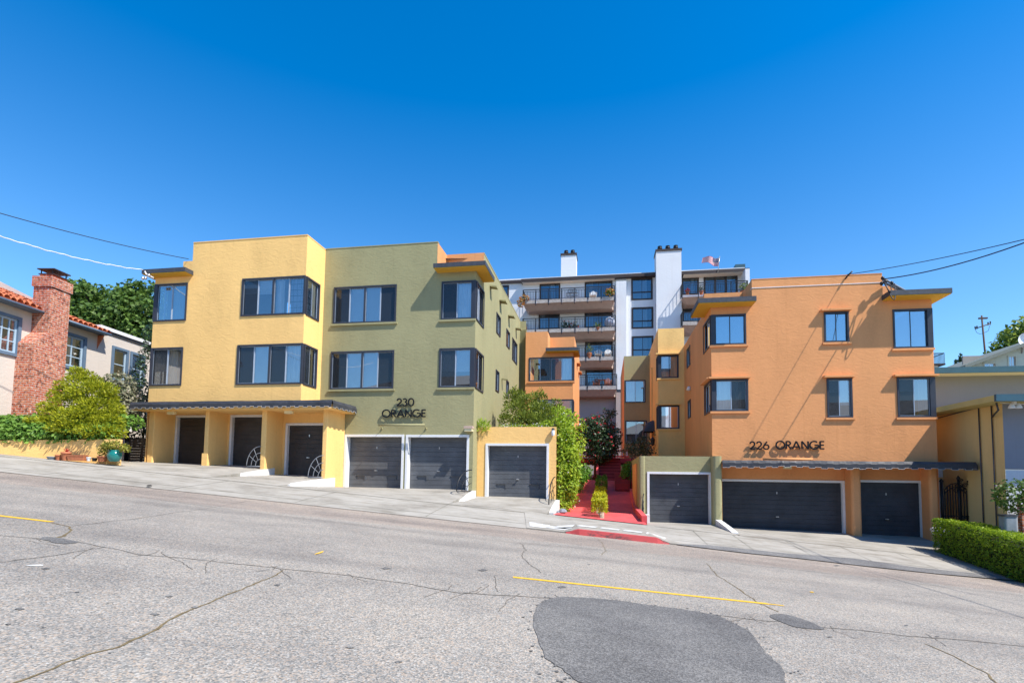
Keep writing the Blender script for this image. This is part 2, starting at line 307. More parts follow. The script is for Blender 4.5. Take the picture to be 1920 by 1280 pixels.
# ------------------------------------------------------------------ mesh building
class MB:
    def __init__(s): s.v = []; s.f = []; s.m = []; s.sm = []; s.t = []
    def face(s, pts, m=0, sm=False, t=0.0):
        i = len(s.v); s.v.extend(pts); s.f.append(tuple(range(i, i+len(pts)))); s.m.append(m); s.sm.append(sm); s.t.append(t)
    def raw(s, vs, fs, m=0, sm=False, t=0.0):
        i = len(s.v); s.v.extend(vs)
        for f in fs: s.f.append(tuple(i+k for k in f)); s.m.append(m); s.sm.append(sm); s.t.append(t)
    def box(s, x0, x1, y0, y1, z0, z1, m=0):
        x0, x1 = min(x0, x1), max(x0, x1); y0, y1 = min(y0, y1), max(y0, y1); z0, z1 = min(z0, z1), max(z0, z1)
        s.raw([(x0,y0,z0),(x1,y0,z0),(x1,y1,z0),(x0,y1,z0),(x0,y0,z1),(x1,y0,z1),(x1,y1,z1),(x0,y1,z1)],
              [(0,3,2,1),(4,5,6,7),(0,1,5,4),(1,2,6,5),(2,3,7,6),(3,0,4,7)], m)
    def rbox(s, x0, x1, y0, y1, z0, z1, r=.04, n=3, m=0):
        """box whose four vertical edges are rounded"""
        pts = []
        for cx, cy, a0 in ((x1-r, y1-r, 0), (x0+r, y1-r, 90), (x0+r, y0+r, 180), (x1-r, y0+r, 270)):
            for k in range(n+1):
                a = math.radians(a0+90*k/n); pts.append((cx+r*math.cos(a), cy+r*math.sin(a)))
        k = len(pts); s.raw([(p[0], p[1], z0) for p in pts]+[(p[0], p[1], z1) for p in pts],
            [(i, (i+1) % k, k+(i+1) % k, k+i) for i in range(k)]+[tuple(range(k, 2*k)), tuple(range(k-1, -1, -1))], m)
    def hexa(s, p, m=0):      # 8 points, bottom 4 then top 4
        s.raw(p, [(0,3,2,1),(4,5,6,7),(0,1,5,4),(1,2,6,5),(2,3,7,6),(3,0,4,7)], m)
    def panel(s, mp, a0, a1, b0, b1, holes=(), m=0):
        """flat panel with rectangular holes; mp(a,b) maps to 3D"""
        A = sorted({a0, a1, *[x for h in holes for x in h[:2] if a0 < x < a1]})
        B = sorted({b0, b1, *[x for h in holes for x in h[2:] if b0 < x < b1]})
        for i in range(len(A)-1):
            for j in range(len(B)-1):
                ca, cb = (A[i]+A[i+1])/2, (B[j]+B[j+1])/2
                if any(h[0] < ca < h[1] and h[2] < cb < h[3] for h in holes): continue
                s.face([mp(A[i], B[j]), mp(A[i+1], B[j]), mp(A[i+1], B[j+1]), mp(A[i], B[j+1])], m)
    def tube(s, pts, r, n=6, m=0, r1=None):
        pts = [Vector(p) for p in pts]; k = len(pts); vs = []
        up = Vector((0, 0, 1))
        for i, p in enumerate(pts):
            d = (pts[min(i+1, k-1)]-pts[max(i-1, 0)]).normalized()
            a = d.cross(up)
            if a.length < 1e-3: a = d.cross(Vector((1, 0, 0)))
            a.normalize(); b = a.cross(d).normalized()
            rr = r if r1 is None else r+(r1-r)*i/(k-1)
            for j in range(n):
                t = 2*math.pi*j/n; q = p+a*(rr*math.cos(t))+b*(rr*math.sin(t)); vs.append(tuple(q))
        fs = [(i*n+j, i*n+(j+1) % n, (i+1)*n+(j+1) % n, (i+1)*n+j) for i in range(k-1) for j in range(n)]
        fs += [tuple(range(n-1, -1, -1)), tuple((k-1)*n+j for j in range(n))]
        s.raw(vs, fs, m, True)
    def lathe(s, c, prof, n=14, m=0, sm=True):
        vs = []
        for r, z in prof:
            for j in range(n):
                t = 2*math.pi*j/n; vs.append((c[0]+r*math.cos(t), c[1]+r*math.sin(t), c[2]+z))
        k = len(prof)
        s.raw(vs, [(i*n+j, i*n+(j+1) % n, (i+1)*n+(j+1) % n, (i+1)*n+j) for i in range(k-1) for j in range(n)], m, sm)
        s.face([vs[j] for j in range(n-1, -1, -1)], m); s.face([vs[(k-1)*n+j] for j in range(n)], m)
    def leaves(s, clumps, n, size, asp=1.6, m=0, shell=.55, up=.3, out=.5, flat=False, tint=None, clip=None, jit=1.0):
        """n leaf faces spread through ellipsoid clumps (c, (rx,ry,rz))"""
        w = [r[0]*r[1]+r[1]*r[2]+r[0]*r[2] for _, r in clumps]
        R = random
        for _ in range(n):
            c, r = R.choices(clumps, w)[0]
            z = R.uniform(-1, 1); t = R.uniform(0, 2*math.pi); q = math.sqrt(1-z*z); d = (q*math.cos(t), q*math.sin(t), z)
            k = shell+(1-shell)*R.random()**.6
            k *= 1+.16*jit*noise.noise(Vector((d[0]*2.3+c[0]*3, d[1]*2.3+c[1]*3, d[2]*2.3+c[2]*3)))
            p = Vector((c[0]+d[0]*r[0]*k, c[1]+d[1]*r[1]*k, c[2]+d[2]*r[2]*k))
            if clip and not clip(p): continue
            o = Vector((d[0]*out+R.gauss(0, .5), d[1]*out+R.gauss(0, .5), d[2]*out+up+R.gauss(0, .5)))
            if o.length < 1e-3: continue
            o.normalize()
            a = o.cross(Vector((R.gauss(0, 1), R.gauss(0, 1), R.gauss(0, 1))))
            if a.length < 1e-3: continue
            a.normalize(); b = o.cross(a); L = size*R.uniform(.6, 1.35); Wd = L/asp
            # the leaf lies across the outward normal (broad leaves) or along it (needles)
            if flat: e1, e2 = a, b
            else: e1, e2 = o, a
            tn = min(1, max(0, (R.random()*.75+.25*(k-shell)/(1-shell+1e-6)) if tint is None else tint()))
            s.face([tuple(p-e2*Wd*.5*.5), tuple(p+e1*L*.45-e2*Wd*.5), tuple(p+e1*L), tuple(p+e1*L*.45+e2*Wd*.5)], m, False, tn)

def link(name, mb, mats, parent=None, loc=(0, 0, 0), off=(0, 0, 0), rz=0):
    me = bpy.data.meshes.new(name)
    me.from_pydata([(p[0]-off[0], p[1]-off[1], p[2]-off[2]) for p in mb.v], [], mb.f)
    if not isinstance(mats, (list, tuple)): mats = [mats]
    for k in mats: me.materials.append(M[k])
    me.polygons.foreach_set('material_index', mb.m); me.polygons.foreach_set('use_smooth', mb.sm)
    if any(mb.t):
        at = me.attributes.new('tint', 'FLOAT', 'FACE'); at.data.foreach_set('value', mb.t)
    me.update()
    o = bpy.data.objects.new(name, me); C.objects.link(o); o.location = loc; o.rotation_euler[2] = rz
    if parent: o.parent = parent
    return o
def tag(o, label=None, cat=None, group=None, kind=None):
    if label: o['label'] = label
    if cat: o['category'] = cat
    if group: o['group'] = group
    if kind: o['kind'] = kind
    return o
class Thing:
    def __init__(s, name, label, cat, base, fr=None, group=None):
        s.fr = fr or FB; s.base = base
        s.o = bpy.data.objects.new(name, None); C.objects.link(s.o)
        s.o.location = s.fr.W(base); s.o.rotation_euler[2] = -s.fr.ang; s.o.empty_display_size = .3
        tag(s.o, label, cat, group)
    def part(s, name, mb, mats, parent=None, label=None):
        o = link(name, mb, mats, parent or s.o, off=s.base)
        if label: o['label'] = label
        return o
def single(name, mb, mats, label, cat, base, fr=None, group=None):
    fr = fr or FB
    return tag(link(name, mb, mats, None, fr.W(base), base, -fr.ang), label, cat, group)
def struct(name, mb, mats, parent=None):
    o = link(name, mb, mats, parent)
    if not parent: o['kind'] = 'structure'
    return o
def copytree(o, parent=None):
    c = o.copy(); C.objects.link(c)
    if parent: c.parent = parent
    for ch in list(o.children): copytree(ch, c)
    return c

# wall maps: a along the wall, b height, n outward
def mV(v): return lambda a, b, n=0.0: (a, v-n, b)            # faces the street (-v)
def mR(u): return lambda a, b, n=0.0: (u+n, a, b)            # faces right (+u)
def mL(u): return lambda a, b, n=0.0: (u-n, a, b)            # faces left (-u)
def mbox(mb, mp, a0, a1, b0, b1, n0, n1, m=0):
    p, q = mp(a0, b0, n0), mp(a1, b1, n1); mb.box(p[0], q[0], p[1], q[1], p[2], q[2], m)
def curtain_sheet(mb, mp, a0, a1, b0, b1, n, amp=.03, wl=.16, m=0):
    k = max(4, int((a1-a0)/.03)); ph = random.uniform(0, 6); P = []
    for i in range(k+1):
        a = a0+(a1-a0)*i/k; P.append((a, n+amp*math.sin(2*math.pi*a/wl+ph)+.012*math.sin(17*a+ph)))
    for i in range(k):
        mb.face([mp(P[i][0], b0, P[i][1]), mp(P[i+1][0], b0, P[i+1][1]), mp(P[i+1][0], b1, P[i+1][1]), mp(P[i][0], b1, P[i][1])], m, True)
def window(T, mp, a0, a1, b0, b1, panes, units=1, ft=.062, sill=None, hood=None, glass='glass', frame='frame', sash='alu', name='window', solid_l=0, solid_r=0, parent=None, grille=None):
    """a dark frame with sliding sashes; panes = list of (kind, behind): g glass, s glass with insect screen; behind c curtain, b blind, h half blind, k half curtain, n nothing"""
    mb = MB()
    a0i, a1i = a0+ft+solid_l, a1-ft-solid_r; b0i, b1i = b0+ft, b1-ft
    mbox(mb, mp, a0, a0i, b0, b1, -.10, .035); mbox(mb, mp, a1i, a1, b0, b1, -.10, .035)
    mbox(mb, mp, a0i, a1i, b0, b0i, -.10, .033); mbox(mb, mp, a0i, a1i, b1i, b1, -.10, .033)
    n = len(panes); per = n//units; W_ = (a1i-a0i-(units-1)*ft)/units
    edges = []
    for k in range(units):
        s0 = a0i+k*(W_+ft)
        if k: mbox(mb, mp, s0-ft, s0, b0i, b1i, -.10, .031)
        for j in range(per): edges.append((s0+W_*j/per, s0+W_*(j+1)/per))
    fo = T.part(name, mb, frame, parent)
    sm = MB()
    for i, (e0, e1) in enumerate(edges):
        t = .02; dn = -.035 if i % 2 == 0 else -.06
        mbox(sm, mp, e0, e0+t, b0i, b1i, dn-.02, dn+.012); mbox(sm, mp, e1-t, e1, b0i, b1i, dn-.02, dn+.012)
        mbox(sm, mp, e0+t, e1-t, b0i, b0i+t, dn-.02, dn+.010); mbox(sm, mp, e0+t, e1-t, b1i-t, b1i, dn-.02, dn+.010)
    T.part('sash', sm, sash, fo)
    for i, (e0, e1) in enumerate(edges):
        dn = -.035 if i % 2 == 0 else -.06; kind, bh = panes[i]; t = .02
        g = MB(); g.face([mp(e0+t, b0i+t, dn), mp(e1-t, b0i+t, dn), mp(e1-t, b1i-t, dn), mp(e0+t, b1i-t, dn)])
        T.part('pane', g, glass, fo)
        if kind == 's':
            g = MB(); g.face([mp(e0+t, b0i+t, dn+.008), mp(e1-t, b0i+t, dn+.008), mp(e1-t, b1i-t, dn+.008), mp(e0+t, b1i-t, dn+.008)])
            T.part('insect_screen', g, 'screen', fo)
        if grille and i in grille:
            g = MB()
            for q in range(1, 4): a = e0+(e1-e0)*q/4; mbox(g, mp, a-.006, a+.006, b0i, b1i, dn-.03, dn-.015)
            for q in range(1, 6): b = b0i+(b1i-b0i)*q/6; mbox(g, mp, e0, e1, b-.006, b+.006, dn-.031, dn-.014)
            T.part('grille', g, 'frame', fo)
        if bh in 'ck':
            g = MB(); x1 = e1 if bh == 'c' else e0+(e1-e0)*.55
            curtain_sheet(g, mp, e0, x1, b0i, b1i, -.16); T.part('curtain', g, random.choice(['curtain', 'curtain', 'brownblind', 'bluecurtain']), fo)
        elif bh in 'bh':
            g = MB(); lo = b0i if bh == 'b' else b0i+(b1i-b0i)*random.uniform(.30, .70); z = b1i
            while z > lo:
                g.face([mp(e0, z, -.125), mp(e1, z, -.125), mp(e1, max(lo, z-.036), -.107), mp(e0, max(lo, z-.036), -.107)]); z -= .036
            T.part('blind', g, 'blind', fo)
    if sill:
        s_ = MB(); mbox(s_, mp, a0-.07, a1+.07-(solid_r > 0)*.05, b0-.085, b0-.004, .0, .07); T.part('sill', s_, sill, fo)
    if hood:
        s_ = MB(); mbox(s_, mp, a0-.14, a1+.06, b1+.02, b1+.09, .0, .20); T.part('hood', s_, hood, fo)
    return fo
def rect(fr, tl, br, v=None, u=None):
    p, q = (fr.V(*tl, v), fr.V(*br, v)) if v is not None else (fr.U(*tl, u), fr.U(*br, u))
    i = 0 if v is not None else 1
    return (min(p[i], q[i]), max(p[i], q[i]), min(p[2], q[2]), max(p[2], q[2]))
def garage_door(T, v, a0, a1, b0, b1, rows=11, vents=True, fw=.09, recess=.24, handle=True, mat='door'):
    """white jambs and head round a recessed door of horizontal boards"""
    mp = mV(v)
    f = MB(); mbox(f, mp, a0, a0+fw, b0, b1, -recess-.05, .03); mbox(f, mp, a1-fw, a1, b0, b1, -recess-.05, .03); mbox(f, mp, a0+fw, a1-fw, b1-fw, b1, -recess-.05, .028)
    d = MB(); x0, x1 = a0+fw+.005, a1-fw-.005; z1 = b1-fw-.005; hgt = (z1-b0)/rows
    mbox(d, mp, x0, x1, b0, z1, -recess-.06, -recess-.02)
    for i in range(rows):
        lo, hi = b0+i*hgt+.006, b0+(i+1)*hgt-.006
        if vents and i == 2:
            w = x1-x0; vs = [(x0+w*.13, x0+w*.30), (x0+w*.70, x0+w*.87)]
            cur = x0
            for p, q in vs: mbox(d, mp, cur, p, lo, hi, -recess-.02, -recess); cur = q
            mbox(d, mp, cur, x1, lo, hi, -recess-.02, -recess)
            for p, q in vs:
                mbox(d, mp, p, q, hi-.012, hi+.008, -recess, -recess+.03); mbox(d, mp, q-.02, q, lo, hi-.012, -recess-.02, -recess+.028)
        else: mbox(d, mp, x0, x1, lo, hi, -recess-.02, -recess)
    do = T.part('garage_door', d, mat)
    T.part('door_frame', f, 'white')
    if handle:
        xm = (x0+x1)/2; zm = b0+hgt*rows*.36
        h = MB(); mbox(h, mp, xm-.05, xm+.05, zm-.02, zm+.02, -recess, -recess+.02); mbox(h, mp, xm-.012, xm+.012, zm-.02, zm+.02, -recess+.02, -recess+.06)
        mbox(h, mp, xm-.06, xm+.045, zm-.012, zm+.012, -recess+.06, -recess+.085)
        T.part('handle', h, 'metal', do)
        h = MB(); zt = b0+hgt*rows*.80; mbox(h, mp, xm-.018, xm+.018, zt-.045, zt+.045, -recess, -recess+.02); T.part('lock_plate', h, 'metal', do)
    return do
def eave(T, u0, u1, vf, vb, z0, z1):
    s = MB(); s.box(u0, u1, vf, vb, z0+.03, z1); so = T.part('eave_slab', s, 'fascia')
    s = MB(); s.box(u0+.02, u1-.02, vf+.02, vb-.01, z0, z0+.028); T.part('soffit', s, 'mustard', so)
    return so
def awning(T, pts, drop, z1, seg=.26, name='awning', close=None):
    """a gathered canvas valance round the edge of a canopy: pts = plan polyline (u,v)"""
    mb = MB(); pip = MB(); cells = []
    for (p, q) in zip(pts[:-1], pts[1:]):
        L_ = math.hypot(q[0]-p[0], q[1]-p[1]); n = max(2, int(round(L_/(seg/2))))
        dx, dy = (q[0]-p[0])/L_, (q[1]-p[1])/L_; nx, ny = dy, -dx
        prev = None; top = []; bot = []
        for i in range(n*4+1):
            t = i/(n*4); w = .035*noise.noise(Vector((t*L_*1.1+p[0], 3.3, p[1])))
            sag = .06*noise.noise(Vector((t*L_*.55+p[0]*2, 9.1, 1.0)))
            k = int(t*n-1e-6); tooth = 0 if k % 2 else -.045
            b = z1-drop+sag+tooth
            o_ = .05+w
            x, y = p[0]+dx*t*L_, p[1]+dy*t*L_
            bp = (x+nx*o_, y+ny*o_, b); tp = (x, y, z1+.02*noise.noise(Vector((t*L_, 1, 1))))
            mid = (x+nx*(o_*.6+.02), y+ny*(o_*.6+.02), (z1*1.2+b*.8)/2)
            if prev:
                jb = (prev[0][0], prev[0][1], b) if tooth != prev[3] else prev[0]
                if tooth != prev[3]: jb = (bp[0], bp[1], prev[0][2]); 
                a = prev[0]; c = bp if tooth == prev[3] else (bp[0], bp[1], a[2])
                mb.face([a, c, mid, prev[1]], 0, True); mb.face([prev[1], mid, tp, prev[2]], 0, True)
                pip.tube([a, c], .0038, 4)
                if c is not bp: pip.tube([c, bp], .0038, 4)
            prev = (bp, mid, tp, tooth)
    o = T.part(name, mb, 'canvas'); T.part('piping', pip, 'piping', o); return o
# letters drawn with strokes (unit height, own width)
def arc(cx, cy, rx, ry, a0, a1, n=18): return [(cx+rx*math.cos(math.radians(a0+(a1-a0)*i/n)), cy+ry*math.sin(math.radians(a0+(a1-a0)*i/n))) for i in range(n+1)]
GL = {
 'O': (1.0, [arc(.5, .5, .5, .5, 90, 450, 28)]),
 'R': (.62, [[(.05, 0), (.05, 1)], [(.05, .97)]+arc(.28, .74, .25, .23, 90, -90)+[(.05, .51)], [(.22, .51), (.6, 0)]]),
 'A': (.9, [[(.0, 0), (.45, 1)], [(.45, 1), (.9, 0)], [(.13, .28), (.77, .28)]]),
 'N': (.82, [[(.05, 0), (.05, 1)], [(.05, 1), (.77, 0)], [(.77, 0), (.77, 1)]]),
 'G': (.98, [arc(.5, .5, .5, .5, 48, 360, 26)+[(.55, .5)]]),
 'E': (.52, [[(.05, 0), (.05, 1)], [(.05, .965), (.52, .965)], [(.05, .5), (.47, .5)], [(.05, .035), (.52, .035)]]),
 '2': (.66, [arc(.3, .68, .28, .30, 170, -35, 16)+[(.04, .04)], [(.04, .04), (.64, .04)]]),
 '3': (.56, [arc(.24, .75, .24, .23, 150, -80, 14)+arc(.24, .27, .28, .26, 85, -150, 16)]),
 '0': (.74, [arc(.37, .5, .35, .5, 90, 450, 26)]),
 '6': (.70, [arc(.35, .30, .32, .29, 90, 450, 24), [(.07, .38), (.18, .66), (.46, 1.0)]]),
}
def stroke(mb, mp, pts, w, n0, n1):
    cl = pts[0] == pts[-1] or (abs(pts[0][0]-pts[-1][0])+abs(pts[0][1]-pts[-1][1])) < 1e-6
    P = pts[:-1] if cl else pts; k = len(P); Lf = []; Rt = []
    for i in range(k):
        a = P[(i-1) % k] if (cl or i) else P[i]; b = P[(i+1) % k] if (cl or i < k-1) else P[i]
        dx, dy = b[0]-a[0], b[1]-a[1]; l = math.hypot(dx, dy) or 1
        Lf.append((P[i][0]-dy/l*w/2, P[i][1]+dx/l*w/2)); Rt.append((P[i][0]+dy/l*w/2, P[i][1]-dx/l*w/2))
    vs = [mp(*p, n1) for p in Lf]+[mp(*p, n1) for p in Rt]+[mp(*p, n0) for p in Lf]+[mp(*p, n0) for p in Rt]
    fs = []
    for i in range(k if cl else k-1):
        j = (i+1) % k; fs += [(i, j, k+j, k+i), (2*k+i, 3*k+i, 3*k+j, 2*k+j), (i, 2*k+i, 2*k+j, j), (k+i, k+j, 3*k+j, 3*k+i)]
    if not cl: fs += [(0, k, 3*k, 2*k), (k-1, 3*k-1, 4*k-1, 2*k-1)]
    mb.raw(vs, fs)
def lettering(T, mp, text, a0, b0, h, width, w=.18):
    tot = sum(GL[c][0]+.16 if c != ' ' else .75 for c in text)-.16
    sx = width/(tot*h); x = 0
    for c in text:
        if c == ' ': x += .75; continue
        mb = MB()
        for st in GL[c][1]: stroke(mb, mp, [(a0+(x+p[0])*h*sx, b0+p[1]*h) for p in st], w*h, .065, .105)
        T.part('digit' if c.isdigit() else 'letter', mb, 'letter'); x += GL[c][0]+.16
SUN_E, SKY_S, SKY_SAT, EXPO = 5.0, .16, 1.38, .56

# ================================================================== SETTING
YC = 15.05                                   # the curb line
YS = 17.6                                    # back of the sidewalk
def sheet(mb, xs, ys, zf, m=0):
    for i in range(len(xs)-1):
        for j in range(len(ys)-1):
            mb.face([(xs[i], ys[j], zf(xs[i], ys[j])), (xs[i+1], ys[j], zf(xs[i+1], ys[j])), (xs[i+1], ys[j+1], zf(xs[i+1], ys[j+1])), (xs[i], ys[j+1], zf(xs[i], ys[j+1]))], m)
def rng(a, b, n): return [a+(b-a)*i/n for i in range(n+1)]
mb = MB()
def terr(X, Y):
    z = plane(X, Y)-.35
    if Y > 26: z += (Y-26)*.045
    if Y > 60: z -= (Y-60)*.03
    return z
sheet(mb, [-700, -200, -90, -60, -40, -25, -10, 0, 10, 25, 40, 60, 90, 200, 700], [-300, -80, -30, -10, 0, 8, 14, 18, 22, 26, 32, 40, 60, 90, 200, 700], terr)
struct('ground', mb, 'soil')
mb = MB(); sheet(mb, rng(-60, 60, 24), [-14, -8, -2, 2, 6, 10, 12.3, YC+.1], lambda X, Y: plane(X, Y))
ROAD = struct('road', mb, 'road')
mb = MB(); sheet(mb, rng(-60, 60, 24), [-26, -14.05], lambda X, Y: plane(X, Y)+.12); struct('far_sidewalk', mb, 'concrete')
def side(X, Y): return plane(X, Y)+.012+.10*max(0, min(Y, YS)-YC)+.02*min(1, max(0, (Y-YC)/.5))
def poly_on(pts, dz, m, name, parent=ROAD, grow=0, ragged=0):
    mb = MB(); P = []
    k = len(pts)
    for i in range(k):
        a = PG(*pts[i], dz); b = PG(*pts[(i+1) % k], dz)
        L_ = math.dist(a, b); n = max(1, int(L_/.12))
        for j in range(n):
            t = j/n; x, y = a[0]+(b[0]-a[0])*t, a[1]+(b[1]-a[1])*t
            w = .05*noise.noise(Vector((x*2.2, y*2.2, 3)))+.035*noise.noise(Vector((x*9, y*9, 5)))
            w *= 1+ragged*.4; x += w; y += w*.7; P.append((x, y, plane(x, y)+dz))
    mb.face(P[::-1])
    for i in range(int(len(P)*ragged*2.2)):           # crumbled edge
        p = random.choice(P); g = random.gauss(0, .055)*(1+(random.random() < .2)*1.5); x, y = p[0]+g, p[1]+random.gauss(0, .05); r = random.uniform(.006, .020)
        mb.face([(x+r*random.uniform(.6, 1.4)*math.cos(t*1.2566+g), y+r*random.uniform(.6, 1.4)*math.sin(t*1.2566+g), plane(x, y)+dz+.001) for t in range(5)])
    return struct(name, mb, m, parent)
def smooth(pts, n=6):
    out = []; k = len(pts)
    for i in range(k):
        p0, p1, p2, p3 = pts[(i-1) % k], pts[i], pts[(i+1) % k], pts[(i+2) % k]
        for j in range(n):
            t = j/n
            out.append(tuple(.5*(2*p1[q]+(p2[q]-p0[q])*t+(2*p0[q]-5*p1[q]+4*p2[q]-p3[q])*t*t+(3*p1[q]-p0[q]-3*p2[q]+p3[q])*t**3) for q in (0, 1)))
    return out
poly_on(smooth([(1010, 1137), (1042, 1119), (1130, 1122), (1260, 1139), (1345, 1152), (1385, 1172), (1432, 1215), (1468, 1262), (1470, 1330), (1250, 1345), (1120, 1290), (1052, 1252), (1008, 1212), (997, 1170)]), .006, 'patch', 'asphalt_patch', ragged=.9)
poly_on(smooth([(72, 1007), (100, 1006), (140, 1012), (142, 1017), (112, 1018), (85, 1013)]), .006, 'patch', 'asphalt_patch')
poly_on(smooth([(1443, 1152), (1470, 1151), (1505, 1160), (1545, 1175), (1540, 1179), (1495, 1175), (1460, 1162)]), .006, 'patch', 'asphalt_patch')
def PS(x, y, dz=0):
    z = 0
    for _ in range(40):
        p = PG(x, y, z+dz); z = .6*z+.4*(side(p[0], p[1])-plane(p[0], p[1]))
    return (p[0], p[1], side(p[0], p[1])+dz)
def stripe(p, q, w, name, dz=.005, m='lane'):
    mb = MB(); a = PG(*p, dz); b = PG(*q, dz); n = 30
    d = Vector((b[0]-a[0], b[1]-a[1], 0)).normalized(); nn = (-d.y*w/2, d.x*w/2)
    for i in range(n):
        t0, t1 = i/n, (i+1)/n
        f = lambda t, s_: (a[0]+(b[0]-a[0])*t+nn[0]*s_, a[1]+(b[1]-a[1])*t+nn[1]*s_, plane(a[0]+(b[0]-a[0])*t+nn[0]*s_, 0)+dz)
        mb.face([f(t0, -1), f(t1, -1), f(t1, 1), f(t0, 1)])
    return struct(name, mb, m, ROAD)
stripe((-90, 955.5), (98, 977.5), .10, 'lane_line'); stripe((962, 1081), (1440, 1131), .10, 'lane_line')
stripe((1440, 1131), (1470, 1134.5), .05, 'lane_line')
def crack(pts, w0, w1, m='crack', name='crack', dz=.004, jag=.05):
    mb = MB(); P = [PG(*p, dz) for p in pts]; Q = []
    for a, b in zip(P[:-1], P[1:]):
        n = max(2, int(math.dist(a, b)/.045))
        for j in range(n): t = j/n; Q.append((a[0]+(b[0]-a[0])*t, a[1]+(b[1]-a[1])*t))
    Q.append(P[-1][:2]); k = len(Q); E_ = []
    for i, (x, y) in enumerate(Q):
        a = Q[max(0, i-1)]; b = Q[min(k-1, i+1)]; d = Vector((b[0]-a[0], b[1]-a[1], 0)).normalized()
        o = jag*noise.noise(Vector((x*1.9, y*1.9, 1)))+jag*.45*noise.noise(Vector((x*9, y*9, 2)))
        w = max(.004, (w0+(w1-w0)*i/k)*(.55+.9*abs(noise.noise(Vector((x*4, y*4, 7))))+.5*abs(noise.noise(Vector((x*23, y*23, 4))))))
        cx, cy = x-d.y*o, y+d.x*o
        E_.append(((cx-d.y*w, cy+d.x*w), (cx+d.y*w, cy-d.x*w)))
    for a, b in zip(E_[:-1], E_[1:]): mb.face([(p[0], p[1], plane(*p)+dz) for p in (a[0], a[1], b[1], b[0])])
    return struct(name, mb, m, ROAD)
crack([(-60, 999), (0, 1003), (75, 1009), (140, 1014), (200, 1025), (265, 1038), (400, 1050), (530, 1066), (640, 1077), (760, 1093), (860, 1110), (1010, 1119), (1060, 1121)], .008, .013)
crack([(1340, 1152), (1400, 1160), (1470, 1164), (1540, 1174), (1620, 1181), (1700, 1191), (1800, 1198), (1925, 1211)], .010, .014)
crack([(530, 1068), (520, 1076), (470, 1097), (400, 1125), (300, 1170), (220, 1212), (130, 1240), (20, 1282)], .009, .013, 'weed')
crack([(98, 979), (132, 987), (136, 993), (105, 1008)], .012, .02, 'weed')
crack([(136, 985), (250, 972), (390, 952), (470, 938)], .008, .004)
crack([(-10, 1056), (80, 1043), (190, 1026)], .006, .008)
crack([(976, 1018), (985, 1030), (975, 1040), (992, 1055), (1014, 1073)], .010, .010)
crack([(1325, 1055), (1345, 1078), (1380, 1100), (1420, 1128), (1460, 1146)], .007, .012, 'weed')
crack([(1120, 1010), (1130, 1018), (1135, 1032), (1128, 1040)], .006, .008, 'weed')
crack([(1735, 1206), (1790, 1230), (1850, 1262), (1880, 1290)], .012, .008, 'weed')
crack([(930, 1078), (925, 1092), (930, 1108)], .006, .006)
crack([(-20, 903), (240, 927), (420, 953), (640, 980), (800, 1000), (980, 1018), (1130, 1030), (1290, 1045), (1560, 1075), (1760, 1098), (1930, 1117)], .007, .008, 'crack', 'paving_seam', .004, .015)
crack([(1345, 1060), (1460, 1085), (1620, 1112), (1720, 1118), (1850, 1140), (1930, 1160)], .004, .005)
crack([(1620, 1112), (1760, 1142), (1880, 1178), (1930, 1190)], .004, .004)
for k in range(22):
    t = random.random(); x = 40+1840*random.random(); y = 1003+x*.108+random.gauss(0, 3); a = random.choice((-1, 1)); crack([(x, y), (x+a*random.uniform(8, 22), y+random.uniform(4, 10)), (x+a*random.uniform(20, 60), y+random.uniform(10, 34))], .006, .002)
for k in range(26):                      # scraps of tar and grit
    x, y = random.uniform(0, 1900), random.uniform(1030, 1270)
    r = random.uniform(2.0, 5); poly_on([(x-r*2, y), (x, y-r*.5), (x+r*2, y), (x, y+r*.5)], .005, 'patch', 'tar_spot')
poly_on(smooth([(55, 1058.5), (84, 1057.5), (82, 1060), (62, 1060.5)]), .005, 'zebra', 'paint_smear')
